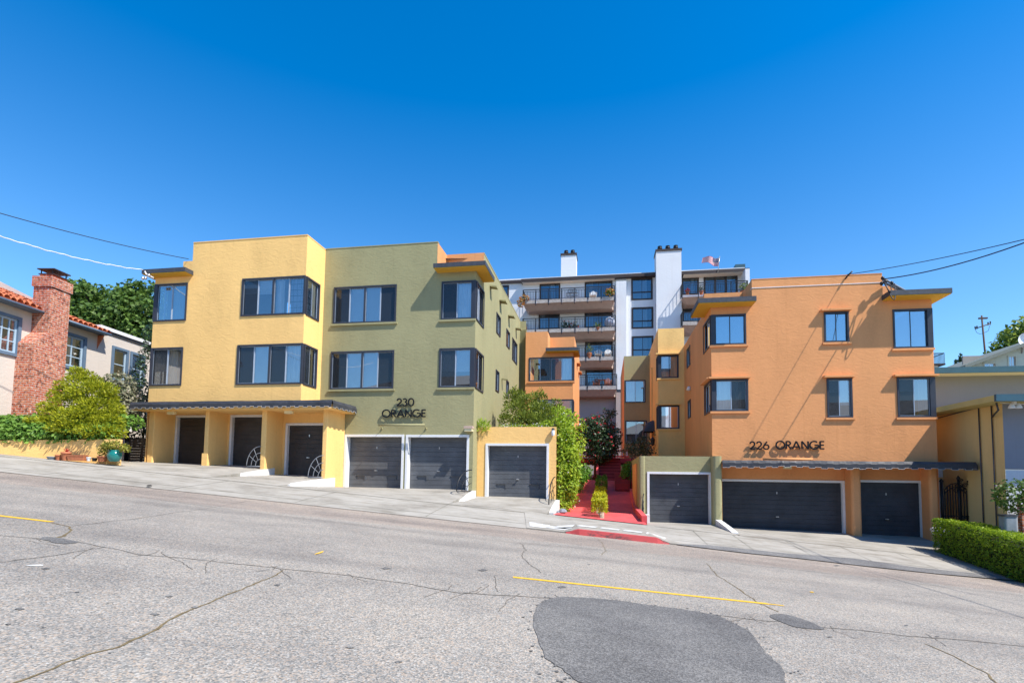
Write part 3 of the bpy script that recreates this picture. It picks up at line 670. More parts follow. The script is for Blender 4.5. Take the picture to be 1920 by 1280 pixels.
# ---- sidewalk and driveway aprons
uOR = FB.U(889.5, 700, FB.V(889.5, 700, 20.2)[0])[0]
UP1 = FB.V(492, 877, 18.8)[0]; UYL = FB.V(281, 700, 18.8)[0]; UYR = FB.V(566, 700, 18.8)[0]; UYG = FB.V(610, 912, 18.8)[0]
UG3R = FB.V(1042.5, 880, 20.9)[0]; UG4L = FB.V(1199, 920, 22.5)[0]; UG4R = FB.V(1345, 920, 22.3)[0]; UWL = FB.V(1334, 700, 22.6)[0]; UWR = FB.V(1754, 750, 22.6)[0]
mb = MB()
def curbz(X, Y): return plane(X, Y)+.02
xs = rng(-60, 60, 120)
sheet(mb, xs, [YC, YC+.5, YC+1.5, YS+.02], side)
SIDE = struct('sidewalk', mb, 'concrete')
zp = lambda X, Y: side(X, Y)+.006
def pad(ul, ur, zl, zr, vb, n=8, ys=YS, name=None, m='concrete'):
    """a driveway: from the back of the sidewalk up to the level of its garage floor"""
    mb = MB(); k = 10
    for i in range(k):
        for j in range(n):
            q = []
            for (a, b) in ((i, j), (i+1, j), (i+1, j+1), (i, j+1)):
                u = ul+(ur-ul)*a/k; vf = FB.vy(u, ys); t = b/n; v = vf+(vb-vf)*t
                X, Y, _ = FB.W((u, v, 0)); zf = zp(*FB.W((u, vf, 0))[:2]); zb = zl+(zr-zl)*a/k
                s_ = t*t*(3-2*t)*.45+t*.55
                q.append((X, Y, zf+(zb-zf)*s_))
            mb.face(q)
    for (u, zb) in ((ul, zl), (ur, zr)):        # side skirts
        for j in range(n):
            q = []
            for b in (j, j+1):
                vf = FB.vy(u, ys); t = b/n; v = vf+(vb-vf)*t; X, Y, _ = FB.W((u, v, 0)); zf = zp(*FB.W((u, vf, 0))[:2]); s_ = t*t*(3-2*t)*.45+t*.55
                q.append((X, Y, zf+(zb-zf)*s_))
            mb.face([q[0], q[1], (q[1][0], q[1][1], q[1][2]-.9), (q[0][0], q[0][1], q[0][2]-.9)])
    return struct(name or 'driveway', mb, m)
ZB = dict(b1=FB.V(350, 868, 19.95)[2], b2=FB.V(450, 872, 19.95)[2], b3=FB.V(570, 890.5, 19.95)[2], oA=FB.V(655, 914, 20.2)[2], oB=FB.V(870, 917, 20.2)[2], g3=FB.V(975, 932, 20.9)[2], g4=FB.V(1275, 981, 22.5)[2], wb=FB.V(1450, 993, 23.1)[2], ws=FB.V(1690, 1003.5, 23.1)[2])
pad(-24, UYL-.02, FW.V(-60, 855, 18.6)[2], FB.V(255, 865.5, 18.6)[2], 23.0)
pad(UYL, UP1+.06, ZB['b1']+.02, ZB['b2']-.03, 20.3)
pad(UP1+.10, UYG-.16, ZB['b3']+.02, ZB['b3']-.02, 20.3)
pad(UYG-.12, uOR-.02, ZB['oA']+.02, ZB['oB']-.01, 20.6)
pad(uOR+.02, UG3R, ZB['g3']+.02, ZB['g3']-.02, 21.3)
pad(UG4L, UG4R-.08, ZB['g4'], ZB['g4'], 22.9)
pad(UG4R-.02, UWR+.4, ZB['wb']+.06, ZB['ws']-.05, 23.5)
# right-hand strip with the hedge bed
mb = MB()
for i in range(8):
    q = []
    for a in (i, i+1):
        for u in (UWR+.42, UWR+4.2):
            v = 14.6+(22.6-14.6)*a/8; X, Y, _ = FB.W((u, v, 0)); z = side(X, Y)+.012+max(0, v-18)*.02; q.append((X, Y, z))
    mb.face([q[0], q[1], q[3], q[2]])
struct('planting_strip', mb, 'patch2')
# far-left and far-right infill behind the sidewalk
# asphalt overlay along the right gutter
mb = MB()
pts = [(1268, 1019), (1330, 1021), (1480, 1037), (1600, 1046), (1720, 1063), (1925, 1083)]; lo = [(1272, 1020.5), (1400, 1036), (1500, 1046), (1620, 1060), (1760, 1075), (1925, 1089)]
A_ = [PS(*p, .010) for p in pts]; B_ = [PS(*p, .010) for p in lo]
for i in range(5): mb.face([A_[i], B_[i], B_[i+1], A_[i+1]])
struct('asphalt_overlay', mb, 'patch2', ROAD)

# ---- joints in the concrete
def joint(p, q, dz=.006, w=.010, n=1):
    mb = MB(); L_ = math.dist(p, q); d = ((q[0]-p[0])/L_, (q[1]-p[1])/L_); k = max(4, int(L_/.25))
    prev = None
    for i in range(k+1):
        x, y = p[0]+d[0]*L_*i/k, p[1]+d[1]*L_*i/k; ww = w*(.6+.8*random.random())
        c = ((x-d[1]*ww, y+d[0]*ww), (x+d[1]*ww, y-d[0]*ww))
        if prev: mb.face([(a[0], a[1], side(*a)+dz) for a in (prev[0], prev[1], c[1], c[0])])
        prev = c
    return struct('expansion_joint', mb, 'joint', SIDE)
joint((-30, YC+.55), (30, YC+.55), .006); joint((-30, YS-.03), (30, YS-.03), .006, .014)
for X in (-17, -13.4, -9.6, -6.1, -2.4, 1.0, 5.6, 6.9, 8.6, 10.4, 12.2, 14.0): joint((X, YC+.1), (X+.35, YS), .006, .008)

# ---- red curb and the painted tread in front of the path
mb = MB(); n = 24
xa, xb = PG(1060, 998)[0], PG(1253, 1019)[0]
for i in range(n):
    q = []
    for t in (i/n, (i+1)/n):
        X = xa+(xb-xa)*t; e = min(1, min(t, 1-t)/.13); h_ = .02+.13*(e*e*(3-2*e)); q.append((X, h_, (1-e)*.12))
    (X0, h0, b0), (X1, h1, b1) = q
    zf = lambda X, h: plane(X, YC)+h
    mb.face([(X0, YC-.16+b0, zf(X0, .0)), (X1, YC-.16+b1, zf(X1, .0)), (X1, YC-.13+b1, zf(X1, h1)), (X0, YC-.13+b0, zf(X0, h0))])
    mb.face([(X0, YC-.13+b0, zf(X0, h0)), (X1, YC-.13+b1, zf(X1, h1)), (X1, YC+.03, zf(X1, h1+.005)), (X0, YC+.03, zf(X0, h0+.005))])
struct('curb', mb, 'curbred')
# raised walk behind the curb
mb = MB(); x0, x1 = xa-1.1, xb+.25
def rz(X, Y):
    t = (X-xa)/(xb-xa); e = min(1, max(0, min(t, 1-t)/.13)); e = e*e*(3-2*e); return side(X, Y)+.012+.125*e*max(0, 1-max(0, Y-YC-.3)/2.0)
sheet(mb, rng(x0, x1, 20), rng(YC+.03, YS+.02, 8), rz); struct('raised_walk', mb, 'concrete', SIDE)
mb = MB()
for k in range(5):
    X = x0+1.15+k*.66; w = .27
    mb.face([(X-w-.1, YC+.34, rz(X-w-.1, YC+.34)+.012), (X+w-.1, YC+.34, rz(X+w-.1, YC+.34)+.012), (X+w+.02, YC+.62, rz(X+w, YC+.62)+.012), (X-w+.02, YC+.62, rz(X-w, YC+.62)+.012)])
struct('painted_tread', mb, 'zebra', SIDE)
mb = MB()
for i in range(6):
    X0, X1 = x0+.1+i*.2, x0+.1+(i+1)*.2; mb.face([(X0, YC+.22, rz(X0, YC+.22)+.01), (X1, YC+.22, rz(X1, YC+.22)+.01), (X1, YC+.8-i*.07, rz(X1, YC+.8-i*.07)+.01), (X0, YC+.8-i*.06, rz(X0, YC+.8-i*.06)+.01)])
struct('painted_tread', mb, 'zebra', SIDE)

# ---- red path, its side wall and the stairs
def pathz(u, v):
    vf = FB.vy(u, YS+.05)
    z0 = side(*FB.W((u, vf, 0))[:2])+.012; zm = -1.46; z1 = FB.V(1140, 907, 29.5)[2]
    if v < 24: return z0+(zm-z0)*max(0, min(1, (v-vf)/(24-vf)))
    s_ = min(1.15, (v-24)/5.5); return zm+(z1-zm)*(s_*.75+.25*s_*s_)
UPL = FB.V(1036, 975, FB.vy(-1.7, YS))[0]; UPR = FB.V(1213, 988, FB.vy(1.45, YS))[0]
mb = MB()
us = rng(UPL, UPR, 10)
for i in range(10):
    vs0, vs1 = FB.vy(us[i], YS+.06), FB.vy(us[i+1], YS+.06)
    for j in range(24):
        q = []
        for (u, t, v0) in ((us[i], j/24, vs0), (us[i+1], j/24, vs1), (us[i+1], (j+1)/24, vs1), (us[i], (j+1)/24, vs0)):
            v = v0+(30.2-v0)*t; q.append(FB.W((u, v, pathz(u, v)+.02)))
        mb.face(q)
struct('path', mb, 'redpaint')
mb = MB()                                     # planted slope left and right of the path up to the rear
for (a, b) in ((UG3R+.01, UPL), (UPR, UG4L-.01)):
    for j in range(12):
        v0, v1 = 21.3+j*1.0, 22.3+j*1.0
        mb.face([FB.W((a, v0, pathz(a, v0)-.05)), FB.W((b, v0, pathz(b, v0)-.05)), FB.W((b, v1, pathz(b, v1)-.05)), FB.W((a, v1, pathz(a, v1)-.05))])
struct('courtyard_soil', mb, 'soil')
mb = MB(); z0 = FB.V(1140, 907, 29.5)[2]
mb.face([FB.W(p) for p in ((-6, 30.2, z0), (4.5, 30.2, z0), (4.5, 44, z0+.6), (-6, 44, z0+.6))]); struct('courtyard', mb, 'redpaint')

# ================================================================== LEFT BUILDING (230)
A = Thing('apartment_building', 'yellow and olive stucco apartment block with number 230 and black canvas awning', 'building', (-9.5, 20.0, -.6))
zYT = FB.V(470, 448.6, 18.8)[2]; uYP = FB.V(363, 457, 18.8)[0]; zOT = FB.V(718, 461, 20.2)[2]; uOP = FB.V(821, 454, 20.2)[0]
zS1 = FB.V(300, 512.2, 18.35)[2]; zS1t = zS1+.2
zS2 = FB.V(812.2, 503.5, 19.72)[2]; zS2t = zS2+.2
zC = FB.V(450, 767, 18.4)[2]                     # canopy soffit over the yellow garages
VBK = 31.4
W1 = rect(FB, (293.5, 533.5), (348.8, 601), v=18.8); W1 = (UYL, *W1[1:])
W2 = rect(FB, (285, 652.5), (340, 722.5), v=18.8); W2 = (UYL, *W2[1:])
W3 = rect(FB, (455, 523), (572, 588.5), v=18.8); W3 = (W3[0], UYR, *W3[2:])
W4 = rect(FB, (446, 647), (566.5, 719.5), v=18.8); W4 = (W4[0], UYR, *W4[2:])
vs3 = FB.U(599.5, 540, UYR)[1]; vs4 = FB.U(593.5, 690, UYR)[1]
W5 = rect(FB, (626.8, 539), (742.3, 603.5), v=20.2); W6 = rect(FB, (621, 659.5), (737.5, 728.5), v=20.2)
W7 = rect(FB, (828.5, 528.3), (893, 597.5), v=20.2); W7 = (W7[0], uOR, *W7[2:])
W8 = rect(FB, (824.3, 653.4), (891, 725.8), v=20.2); W8 = (W8[0], uOR, *W8[2:])
vs7 = FB.U(907.3, 560, uOR)[1]; vs8 = FB.U(905.6, 700, uOR)[1]
# walls
mb = MB(); my = mV(18.8)
mb.panel(my, UYL, uYP, zC+.0, zS1, [W1, W2]); mb.panel(my, uYP, UYR, zC, zYT, [W3, W4])
s3, s4 = (18.8, vs3, *W3[2:]), (18.8, vs4, *W4[2:])
mb.panel(mR(UYR), 18.8, 20.2, zC, zYT, [s3, s4])
mb.panel(mL(UYL), 18.8, VBK, -1.2, zS1, [(18.8, 19.75, *W1[2:]), (18.8, 19.75, *W2[2:])])
# garage bays
PW = [(FB.V(277.8, 800, 18.8)[0], FB.V(288.6, 800, 18.8)[0], .25), (FB.V(383.5, 800, 18.8)[0], FB.V(391.3, 800, 18.8)[0], .2), (FB.V(490, 800, 18.8)[0], FB.V(499.5, 800, 18.8)[0], -.1), (FB.V(603.5, 840, 18.8)[0], UYG, -.7)]
for (p, q, zb) in PW[:3]: mb.rbox(p, q, 18.8, 19.98, -1.0, zC+.002, .035)
mb.rbox(PW[3][0], UYG, 18.8, 20.19, -1.4, zC+.002, .035)
mb.box(PW[1][0]-.02, PW[1][1]+.03, 18.76, 18.9, ZB['b1']-.4, ZB['b1']+.38)     # flared foot of a pier
mbays = mV(19.9)
B1 = (FB.V(329.5, 800, 19.9)[0], FB.V(391, 800, 19.9)[0]+.35, ZB['b1']-.02, FB.V(360, 778.2, 19.9)[2])
B2 = (FB.V(432, 800, 19.9)[0], FB.V(497, 800, 19.9)[0]+.35, ZB['b2']-.02, FB.V(465, 777.5, 19.9)[2])
B3 = (FB.V(534.8, 840, 19.9)[0], FB.V(604, 840, 19.9)[0]+.35, ZB['b3']-.02, FB.V(570, 793, 19.9)[2])
mb.panel(mbays, PW[0][1]-.05, PW[3][0]+.1, -1.0, zC, [B1, B2, B3])
A.part('yellow_wall', mb, 'yellow')
mb = MB(); mo = mV(20.2)
DA = (FB.V(645, 870, 20.2)[0], FB.V(756.6, 870, 20.2)[0], ZB['oA']-.05, FB.V(700, 814.2, 20.2)[2])
DB = (FB.V(760, 870, 20.2)[0], FB.V(879, 870, 20.2)[0], ZB['oB']-.05, FB.V(820, 814.8, 20.2)[2])
mb.panel(mo, UYR-.02, uOP, -1.6, zOT, [W5, W6, DA, DB]); mb.panel(mo, uOP, uOR, -1.6, zS2, [W7, W8, DA, DB])
mb.face([(UYR, 20.2, zOT), (UYR-4, 20.2, zOT), (UYR-4, 20.2, zYT-.3), (UYR, 20.2, zYT-.3)])
zSide = (FB.U(911, 481, uOR)[2]+FB.U(976, 602, uOR)[2])/2-.03
side_w = []
for tl, br in (((930.5, 585), (937, 629)), ((948.5, 614), (955, 653)), ((960.2, 633), (968.7, 682)), ((929, 692), (935.8, 734)), ((948.5, 712), (954, 747)), ((960, 724), (966, 770))):
    side_w.append(rect(FB, tl, br, u=uOR))
# heights of side windows from their near edges
fix = []
for (tl, bl, brx) in (((930.6, 584.5), (930.3, 622.5), 936.8), ((949.2, 615), (948.8, 647), 954.6), ((960.3, 632), (960.1, 673), 968.8), ((929.3, 692), (928.8, 731.5), 935.6), ((948.9, 711.5), (948.4, 744), 954), ((960.3, 724), (960.0, 757), 966.5)):
    a = FB.U(*tl, uOR); b = FB.U(*bl, uOR); c = FB.U(brx, 680, uOR); fix.append((a[1], c[1], b[2], a[2]))
side_w = fix
mo_s = mR(uOR)
c7, c8 = (20.2, vs7, *W7[2:]), (20.2, vs8, *W8[2:])
mb.panel(mo_s, 20.2, 21.5, -2.2, zS2, [c7, c8]); mb.panel(mo_s, 21.5, VBK, -2.2, zSide, side_w)
u985 = FB.V(985.5, 700, VBK)[0]
mb.panel(mV(VBK), uOR, u985+.05, -2.2, FB.V(980, 618.5, VBK)[2])
mb.box(uOR-.25, uOR+.012, 21.5, VBK, zSide, zSide+.05)
A.part('olive_wall', mb, 'olive')
# parapet returns, rear walls, roof
mb = MB(); zLP = FB.V(876, 482.5, 21.6)[2]
mb.face([(uOP, 20.2, zS2t-.3), (uOP, 21.62, zS2t-.3), (uOP, 21.62, zOT), (uOP, 20.2, zOT)])
mb.face([(uOP, 21.6, zS2t-.2), (uOR-.26, 21.6, zS2t-.2), (uOR-.26, 21.6, zSide+.0), (uOP, 21.6, zSide+.0)])
mb.box(uOP, uOR-.001, 21.49, 21.6, zS2-.02, zSide+.045)
A.part('orange_parapet', mb, 'orange')
mb = MB(); mb.face([(UYL, 20.2, zS1-.1), (uYP, 20.2, zS1-.1), (uYP, 20.2, FB.V(353, 489.5, 20.2)[2]), (UYL+.0, 20.2, FB.V(353, 489.5, 20.2)[2])])
mb.face([(uYP, 18.8, zS1-.1), (uYP, 22, zS1-.1), (uYP, 22, zYT), (uYP, 18.8, zYT)]); A.part('rear_parapet', mb, 'yellow')
mb = MB(); mb.face([(UYL, VBK, -2), (u985, VBK, -2), (u985, VBK, zSide), (UYL, VBK, zSide)]); A.part('rear_wall', mb, 'olive')
mb = MB(); mb.face([(UYL, 20.2, zS1+.1), (uYP, 20.2, zS1+.1), (uYP, VBK, zS1+.1), (UYL, VBK, zS1+.1)]); mb.face([(uYP, 18.8, zYT-.3), (UYR, 18.8, zYT-.3), (UYR, 20.2, zYT-.3), (uOR-.2, 21.6, zSide-.15), (uOR-.2, VBK, zSide-.15), (uYP, VBK, zYT-.3)])
mb.face([(uYP, 18.8, zS1+.0), (UYL, 18.8, zS1), (UYL, 20.2, zS1), (uYP, 20.2, zS1)]); mb.face([(uOP, 20.2, zS2), (uOR, 20.2, zS2), (uOR, 21.6, zS2), (uOP, 21.6, zS2)])
mb.face([(UYR, 20.2, zOT-.25), (uOP, 20.2, zOT-.25), (uOP, 24, zOT-.3), (UYR, 24, zOT-.3)])
A.part('roof', mb, 'roofing')
cap = MB(); cap.box(uYP, UYR+.012, 18.785, 18.99, zYT, zYT+.035); cap.box(UYR-.19, UYR+.012, 18.99, 20.3, zYT, zYT+.035); A.part('parapet_cap', cap, 'yellow')
cap = MB(); cap.box(UYR+.014, uOP+.01, 20.185, 20.4, zOT, zOT+.035); A.part('parapet_cap', cap, 'olive')
# dim interiors
mb = MB(); mb.box(UYL+.3, UYR-2.0, 20.5, 20.7, -.8, zS1); mb.box(UYR-1.0, uOR-1.6, 22.2, 22.3, -.8, zS2); mb.box(uOR-1.7, uOR-1.6, 22.3, 31, -.8, zSide-.3)
for z in (FB.V(400, 630, 18.8)[2], zC+.15): mb.box(UYL+.1, UYR-.1, 18.95, 20.5, z-.1, z+.05); mb.box(UYR-1, uOR-.15, 20.4, 22.2, z-.55, z-.45)
A.part('interior', mb, 'room')
# windows
window(A, my, *W1, [('g', 'n'), ('g', 'k')], glass='darkglass', solid_l=.10); window(A, my, *W2, [('s', 'h'), ('g', 'k')], solid_l=.04)
window(A, my, *W3, [('s', 'h'), ('g', 'h'), ('g', 'k'), ('g', 'c')], 2, grille=(3,)); window(A, mR(UYR), 18.88, vs3, *W3[2:], [('g', 'b'), ('g', 'c')], grille=(0,))
window(A, my, *W4, [('s', 'b'), ('g', 'b'), ('s', 'b'), ('g', 'c')], 2); window(A, mR(UYR), 18.88, vs4, *W4[2:], [('s', 'h'), ('g', 'k')])
window(A, my, UYL+.0-.0, UYL+.001, W1[2], W1[3], [], units=1) if False else None
for W_ in (W1, W2): window(A, mL(UYL), 18.88, 19.75, *W_[2:], [('g', 'n'), ('g', 'c')])
window(A, mo, *W5, [('s', 'n'), ('g', 'b'), ('g', 'b'), ('s', 'n')], 2, sill='olive'); window(A, mo, *W6, [('s', 'n'), ('g', 'b'), ('g', 'b'), ('s', 'n')], 2, sill='olive')
window(A, mo, *W7, [('s', 'n'), ('g', 'c')], sill='olive', solid_r=.12); window(A, mR(uOR), 20.28, vs7, *W7[2:], [('g', 'c'), ('s', 'n')])
window(A, mo, *W8, [('s', 'h'), ('g', 'h')], sill='olive', solid_r=.12); window(A, mR(uOR), 20.28, vs8, *W8[2:], [('g', 'k'), ('s', 'n')])
for i, w in enumerate(side_w): window(A, mo_s, *w, [('s', 'n'), ('g', 'b')] if i % 2 == 0 else [('g', 'c')], ft=.05)
for (x, y, w_) in ((938, 557, .5), (954, 585, .45), (967.5, 608, .4), (941, 702, .18), (919.5, 530, .35)):   # small hoods and vents on the side wall
    p = FB.U(x, y+9, uOR); h = MB(); h.hexa([(uOR, p[1]-w_/2, p[2]), (uOR+.32, p[1]-w_/2, p[2]-.06), (uOR+.32, p[1]+w_/2, p[2]-.06), (uOR, p[1]+w_/2, p[2]), (uOR, p[1]-w_/2, p[2]+.06), (uOR+.32, p[1]-w_/2, p[2]), (uOR+.32, p[1]+w_/2, p[2]), (uOR, p[1]+w_/2, p[2]+.06)])
    A.part('hood', h, 'olive')
eave(A, FB.V(265.8, 505, 18.35)[0], FB.V(346.7, 505, 18.35)[0], 18.35, 20.15, zS1, zS1t)
eave(A, FB.V(812.2, 500, 19.7)[0], FB.V(910, 500, 19.7)[0], 19.7, 21.48, zS2, zS2t)
for b in (B1, B2, B3): garage_door(A, 19.9, *b, vents=False, recess=.12, handle=(b is B3), mat='door_brown')
garage_door(A, 20.2, *DA, recess=.3, mat='door_grey'); garage_door(A, 20.2, *DB, recess=.3, mat='door_grey')
# canopy slab and awning
uCL = FB.V(246, 760, 18.3)[0]; uCR = FB.V(622.5, 755, 18.3)[0]
mb = MB(); mb.box(uCL, uCR, 18.32, 20.19, zC, zC+.16); A.part('canopy_slab', mb, 'yellow')
mb = MB(); mb.box(uCL-.0, uCR+.0, 18.30, 20.19, zC+.165, zC+.30); A.part('canopy_roof', mb, 'canvas')
awning(A, [(uCL, 20.1), (uCL, 18.28)], .23, zC+.31, .34); awning(A, [(uCL, 18.28), (uCR+.02, 18.28)], .23, zC+.31, .34); awning(A, [(uCR+.02, 18.28), (uCR+.02, 20.18)], .23, zC+.31, .34)
# ---- orange rear wing of the left complex
VM = 31.0; mm = mV(VM)
uM0 = FB.V(985, 700, VM)[0]; uM1 = FB.V(1027, 640, VM)[0]; uM2 = FB.V(1074.5, 700, VM)[0]; zM = FB.V(1005, 622, VM)[2]; zMs = FB.V(1050, 658, VM-.5)[2]
zM2 = FB.V(1050, 632, VM+1.3)[2]; VMB = 39
N1 = rect(FB, (992, 670.5), (1073.5, 714), v=VM); N1 = (N1[0], uM2, *N1[2:]); N2 = rect(FB, (1000, 749), (1074, 797), v=VM); N2 = (N2[0], uM2, *N2[2:])
mb = MB(); mb.panel(mm, uM0, uM1, -1.5, zM, [N1, N2]); mb.panel(mm, uM1, uM2, -1.5, zMs, [N1, N2])
mb.panel(mR(uM2), VM, VM+1.3, -1.5, zMs, [(VM, VM+.9, *N1[2:]), (VM, VM+.9, *N2[2:])]); mb.panel(mR(uM2), VM+1.3, VMB, -1.5, zM2)
mb.face([(uM1, VM, zMs), (uM1, VM+1.4, zMs), (uM1, VM+1.4, zM), (uM1, VM, zM)]); mb.face([(uM1, VM+1.3, zMs), (uM2, VM+1.3, zMs), (uM2, VM+1.3, zM2), (uM1, VM+1.3, zM2)])
mb.face([(uM0, VM, zM), (uM1, VM, zM), (uM1, VMB, zM), (uM0, VMB, zM)]); mb.face([(uM0, VM, -2), (uM0, VMB, -2), (uM0, VMB, zM), (uM0, VM, zM)]); mb.face([(uM0, VMB, -2), (uM2, VMB, -2), (uM2, VMB, zM2), (uM0, VMB, zM2)])
A.part('orange_wing_wall', mb, 'orange')
window(A, mm, *N1, [('g', 'n'), ('s', 'n'), ('s', 'n'), ('g', 'c')], 2, sill='orange'); window(A, mm, *N2, [('g', 'n'), ('g', 'n')])
for N_ in (N1, N2): window(A, mR(uM2), VM+.08, VM+.9, *N_[2:], [('g', 'c')])
mb = MB(); mb.box(uM0+.3, uM2-1.2, VM+1.6, VM+1.7, -1, zMs); A.part('interior', mb, 'room')
eave(A, FB.V(1023, 655, VM-.5)[0], FB.V(1085.2, 650, VM-.5)[0], VM-.5, VM+1.25, zMs, zMs+.22)
for (x, y) in ((1082, 684), (1085, 700), (1080.5, 780)):
    p = FB.U(x, y, uM2); h = MB(); h.box(uM2, uM2+.22, p[1]-.5, p[1]+.5, p[2], p[2]+.06); A.part('hood', h, 'orange')

# signs
S = Thing('address_sign', 'black raised letters reading 230 ORANGE on the olive wall', 'sign', FB.V(758, 760, 20.2))
p, q = FB.V(745.5, 761.2, 20.2), FB.V(777.5, 747.5, 20.2); lettering(S, mo, '230', p[0], p[2], q[2]-p[2], q[0]-p[0])
p, q = FB.V(718.5, 782, 20.2), FB.V(799.5, 768.2, 20.2); lettering(S, mo, 'ORANGE', p[0], p[2], q[2]-p[2], q[0]-p[0])
def barlamp(fr_u0, fr_u1, z, v, arm, label, mat):
    T = Thing('sign_lamp', label, 'lamp', ((fr_u0+fr_u1)/2, v, z))
    mb = MB(); mb.tube([(fr_u0, v-arm, z), (fr_u1, v-arm, z)], .045, 10); T.part('lamp_tube', mb, mat)
    for u in (fr_u0+.03, fr_u1-.03):
        mb = MB(); mb.tube([(u, v-arm, z), (u+.0, v-arm*.5, z-.06), (u, v, z-.11)], .014, 6); mb.lathe((u, v-.012, z-.11), [(.03, -.03), (.04, 0), (.03, .03)], 8); T.part('bracket', mb, mat)
    return T
p, q = FB.V(709.5, 796.5, 19.9), FB.V(796, 795, 19.9); barlamp(p[0], q[0], p[2], 20.2, .3, 'slim olive tube lamp on brackets below the 230 ORANGE letters', 'olive')

# ================================================================== THIRD GARAGE (yellow) and FOURTH (olive)
G = Thing('garage', 'low yellow stucco garage with a planted roof beside the red path', 'garage', FB.V(975, 932, 20.9))
zG = FB.V(970, 800, 20.9)[2]; mg = mV(20.9); u0 = uOR+.006
D3 = (FB.V(910, 880, 20.9)[0], FB.V(1029, 880, 20.9)[0], ZB['g3']-.04, FB.V(970, 831, 20.9)[2])
mb = MB(); mb.panel(mg, u0, UG3R, -2.4, zG, [D3]); mb.panel(mR(UG3R), 20.9, 27.5, -2.6, zG); mb.box(u0, UG3R, 21.0, 27.5, zG-.25, zG-.08)
mb.box(u0, UG3R-.1, 20.902, 21.05, zG-.09, zG+.0); mb.panel(mV(27.5), u0, UG3R, -2.6, zG)
G.part('wall', mb, 'yellow'); garage_door(G, 20.9, *D3, recess=.3, mat='door_grey')
mb = MB(); mb.box(u0, UG3R-.16, 21.06, 27.4, zG-.078, zG-.02); G.part('roof_soil', mb, 'soil')
G2 = Thing('garage', 'low olive stucco garage with rounded corner pier right of the red path', 'garage', FB.V(1275, 981, 22.5))
zG4 = FB.V(1270, 855, 22.5)[2]; m4 = mV(22.5)
D4 = (FB.V(1213.5, 930, 22.5)[0], FB.V(1335, 930, 22.5)[0], ZB['g4']-.04, FB.V(1275, 884.4, 22.5)[2])
mb = MB(); mb.panel(m4, UG4L+.1, UG4R-.05, -3.0, zG4, [D4]); mb.panel(mL(UG4L), 22.6, 30.0, -3.0, zG4); mb.box(UG4L+.003, UG4R-.05, 22.7, 29.9, zG4-.2, zG4-.04)
k = 6
for i in range(k):
    a, b = math.radians(180+90*i/k), math.radians(180+90*(i+1)/k); c_ = (UG4L+.1, 22.6)
    pa, pb = (c_[0]+.1*math.cos(a), c_[1]+.1*math.sin(a)), (c_[0]+.1*math.cos(b), c_[1]+.1*math.sin(b))
    mb.raw([(*pa, -3.0), (*pb, -3.0), (*pb, zG4), (*pa, zG4)], [(0, 1, 2, 3)], 0, True)
mb.rbox(UG4L-.015, UG4L+.22, 22.44, 22.75, -3.0, zG4-.004, .08, 4)
uq0, uq1 = FB.V(1336.5, 930, 22.1)[0], FB.V(1354, 930, 22.1)[0]
mb.rbox(uq0, uq1, 22.02, 22.58, -3.0, zG4+.0, .13, 5)
mb.box(UG4L+.1, UG4R-.05, 22.503, 22.68, zG4-.05, zG4+.002)
G2.part('wall', mb, 'olive'); garage_door(G2, 22.5, *D4, recess=.3, vents=False)
p, q = FB.U(1187, 872, UG4L), FB.U(1195, 955, UG4L)
mb = MB(); mb.box(UG4L-.05, UG4L, min(p[1], q[1]), max(p[1], q[1])*.985, q[2]-.3, p[2]); G2.part('side_door', mb, 'orange')

# ================================================================== RIGHT BUILDING (226)
R_ = Thing('apartment_building', 'orange stucco apartment block with number 226, corner windows and scalloped black awning', 'building', FB.V(1540, 990, 22.6))
VW = 22.6; mw = mV(VW); VWB = 36.0
zW = FB.V(1530, 519, VW)[2]; uWP0 = FB.V(1409.4, 530, VW)[0]; uWP1 = FB.V(1654, 520, VW)[0]
zE1 = FB.V(1309.2, 568, 22.0)[2]; zE2 = FB.V(1668.5, 556, 22.0)[2]; zEw = (zE1+zE2)/2
X1 = rect(FB, (1331.8, 590.5), (1399.3, 645.5), v=VW); X1 = (UWL, *X1[1:]); X2 = rect(FB, (1333.5, 711.5), (1403.3, 770.5), v=VW); X2 = (UWL, *X2[1:])
X3 = rect(FB, (1544.2, 585.5), (1592.3, 641), v=VW); X4 = rect(FB, (1549.5, 709.5), (1599.3, 782.5), v=VW)
X5 = rect(FB, (1673, 580.5), (1747.5, 652), v=VW); X5 = (X5[0], UWR, *X5[2:]); X6 = rect(FB, (1681, 707.5), (1755.5, 782), v=VW); X6 = (X6[0], UWR, *X6[2:])
X1 = (*X1[:2], X1[2], X1[3]); vx1 = FB.U(1319.3, 640, UWL)[1]; vx2 = FB.U(1321.5, 750, UWL)[1]
mb = MB(); zlo = FB.V(1560, 866, VW)[2]
mb.panel(mw, UWL, uWP0, -3.0, zEw, [X1, X2, (FB.V(1354, 900, VW)[0], UWR, -3, zlo)]); mb.panel(mw, uWP0, uWP1, zlo, zW, [X3, X4]); mb.panel(mw, uWP1, UWR, zlo, zEw, [X5, X6])
sw = []
for (tr, br, lx) in (((1294.2, 646), (1294.2, 684), 1288.6), ((1295.3, 747.5), (1295.3, 782), 1290)):
    a = FB.U(*tr, UWL); b = FB.U(*br, UWL); c = FB.U(lx, 690, UWL); sw.append((a[1], c[1], b[2], a[2]))
mb.panel(mL(UWL), VW, 24.0, -3.0, zEw, [(VW, vx1, *X1[2:]), (VW, vx2, *X2[2:])]); zWs = FB.U(1294, 600, UWL)[2]; mb.panel(mL(UWL), 24.0, VWB, -3.0, zEw+.25, sw)
mb.panel(mR(UWR), VW, VWB, -3.2, zEw, [(VW, VW+.9, *X5[2:]), (VW, VW+.9, *X6[2:])])
for u in (uWP0, uWP1): mb.face([(u, VW, zEw), (u, 24.05, zEw), (u, 24.05, zW), (u, VW, zW)])
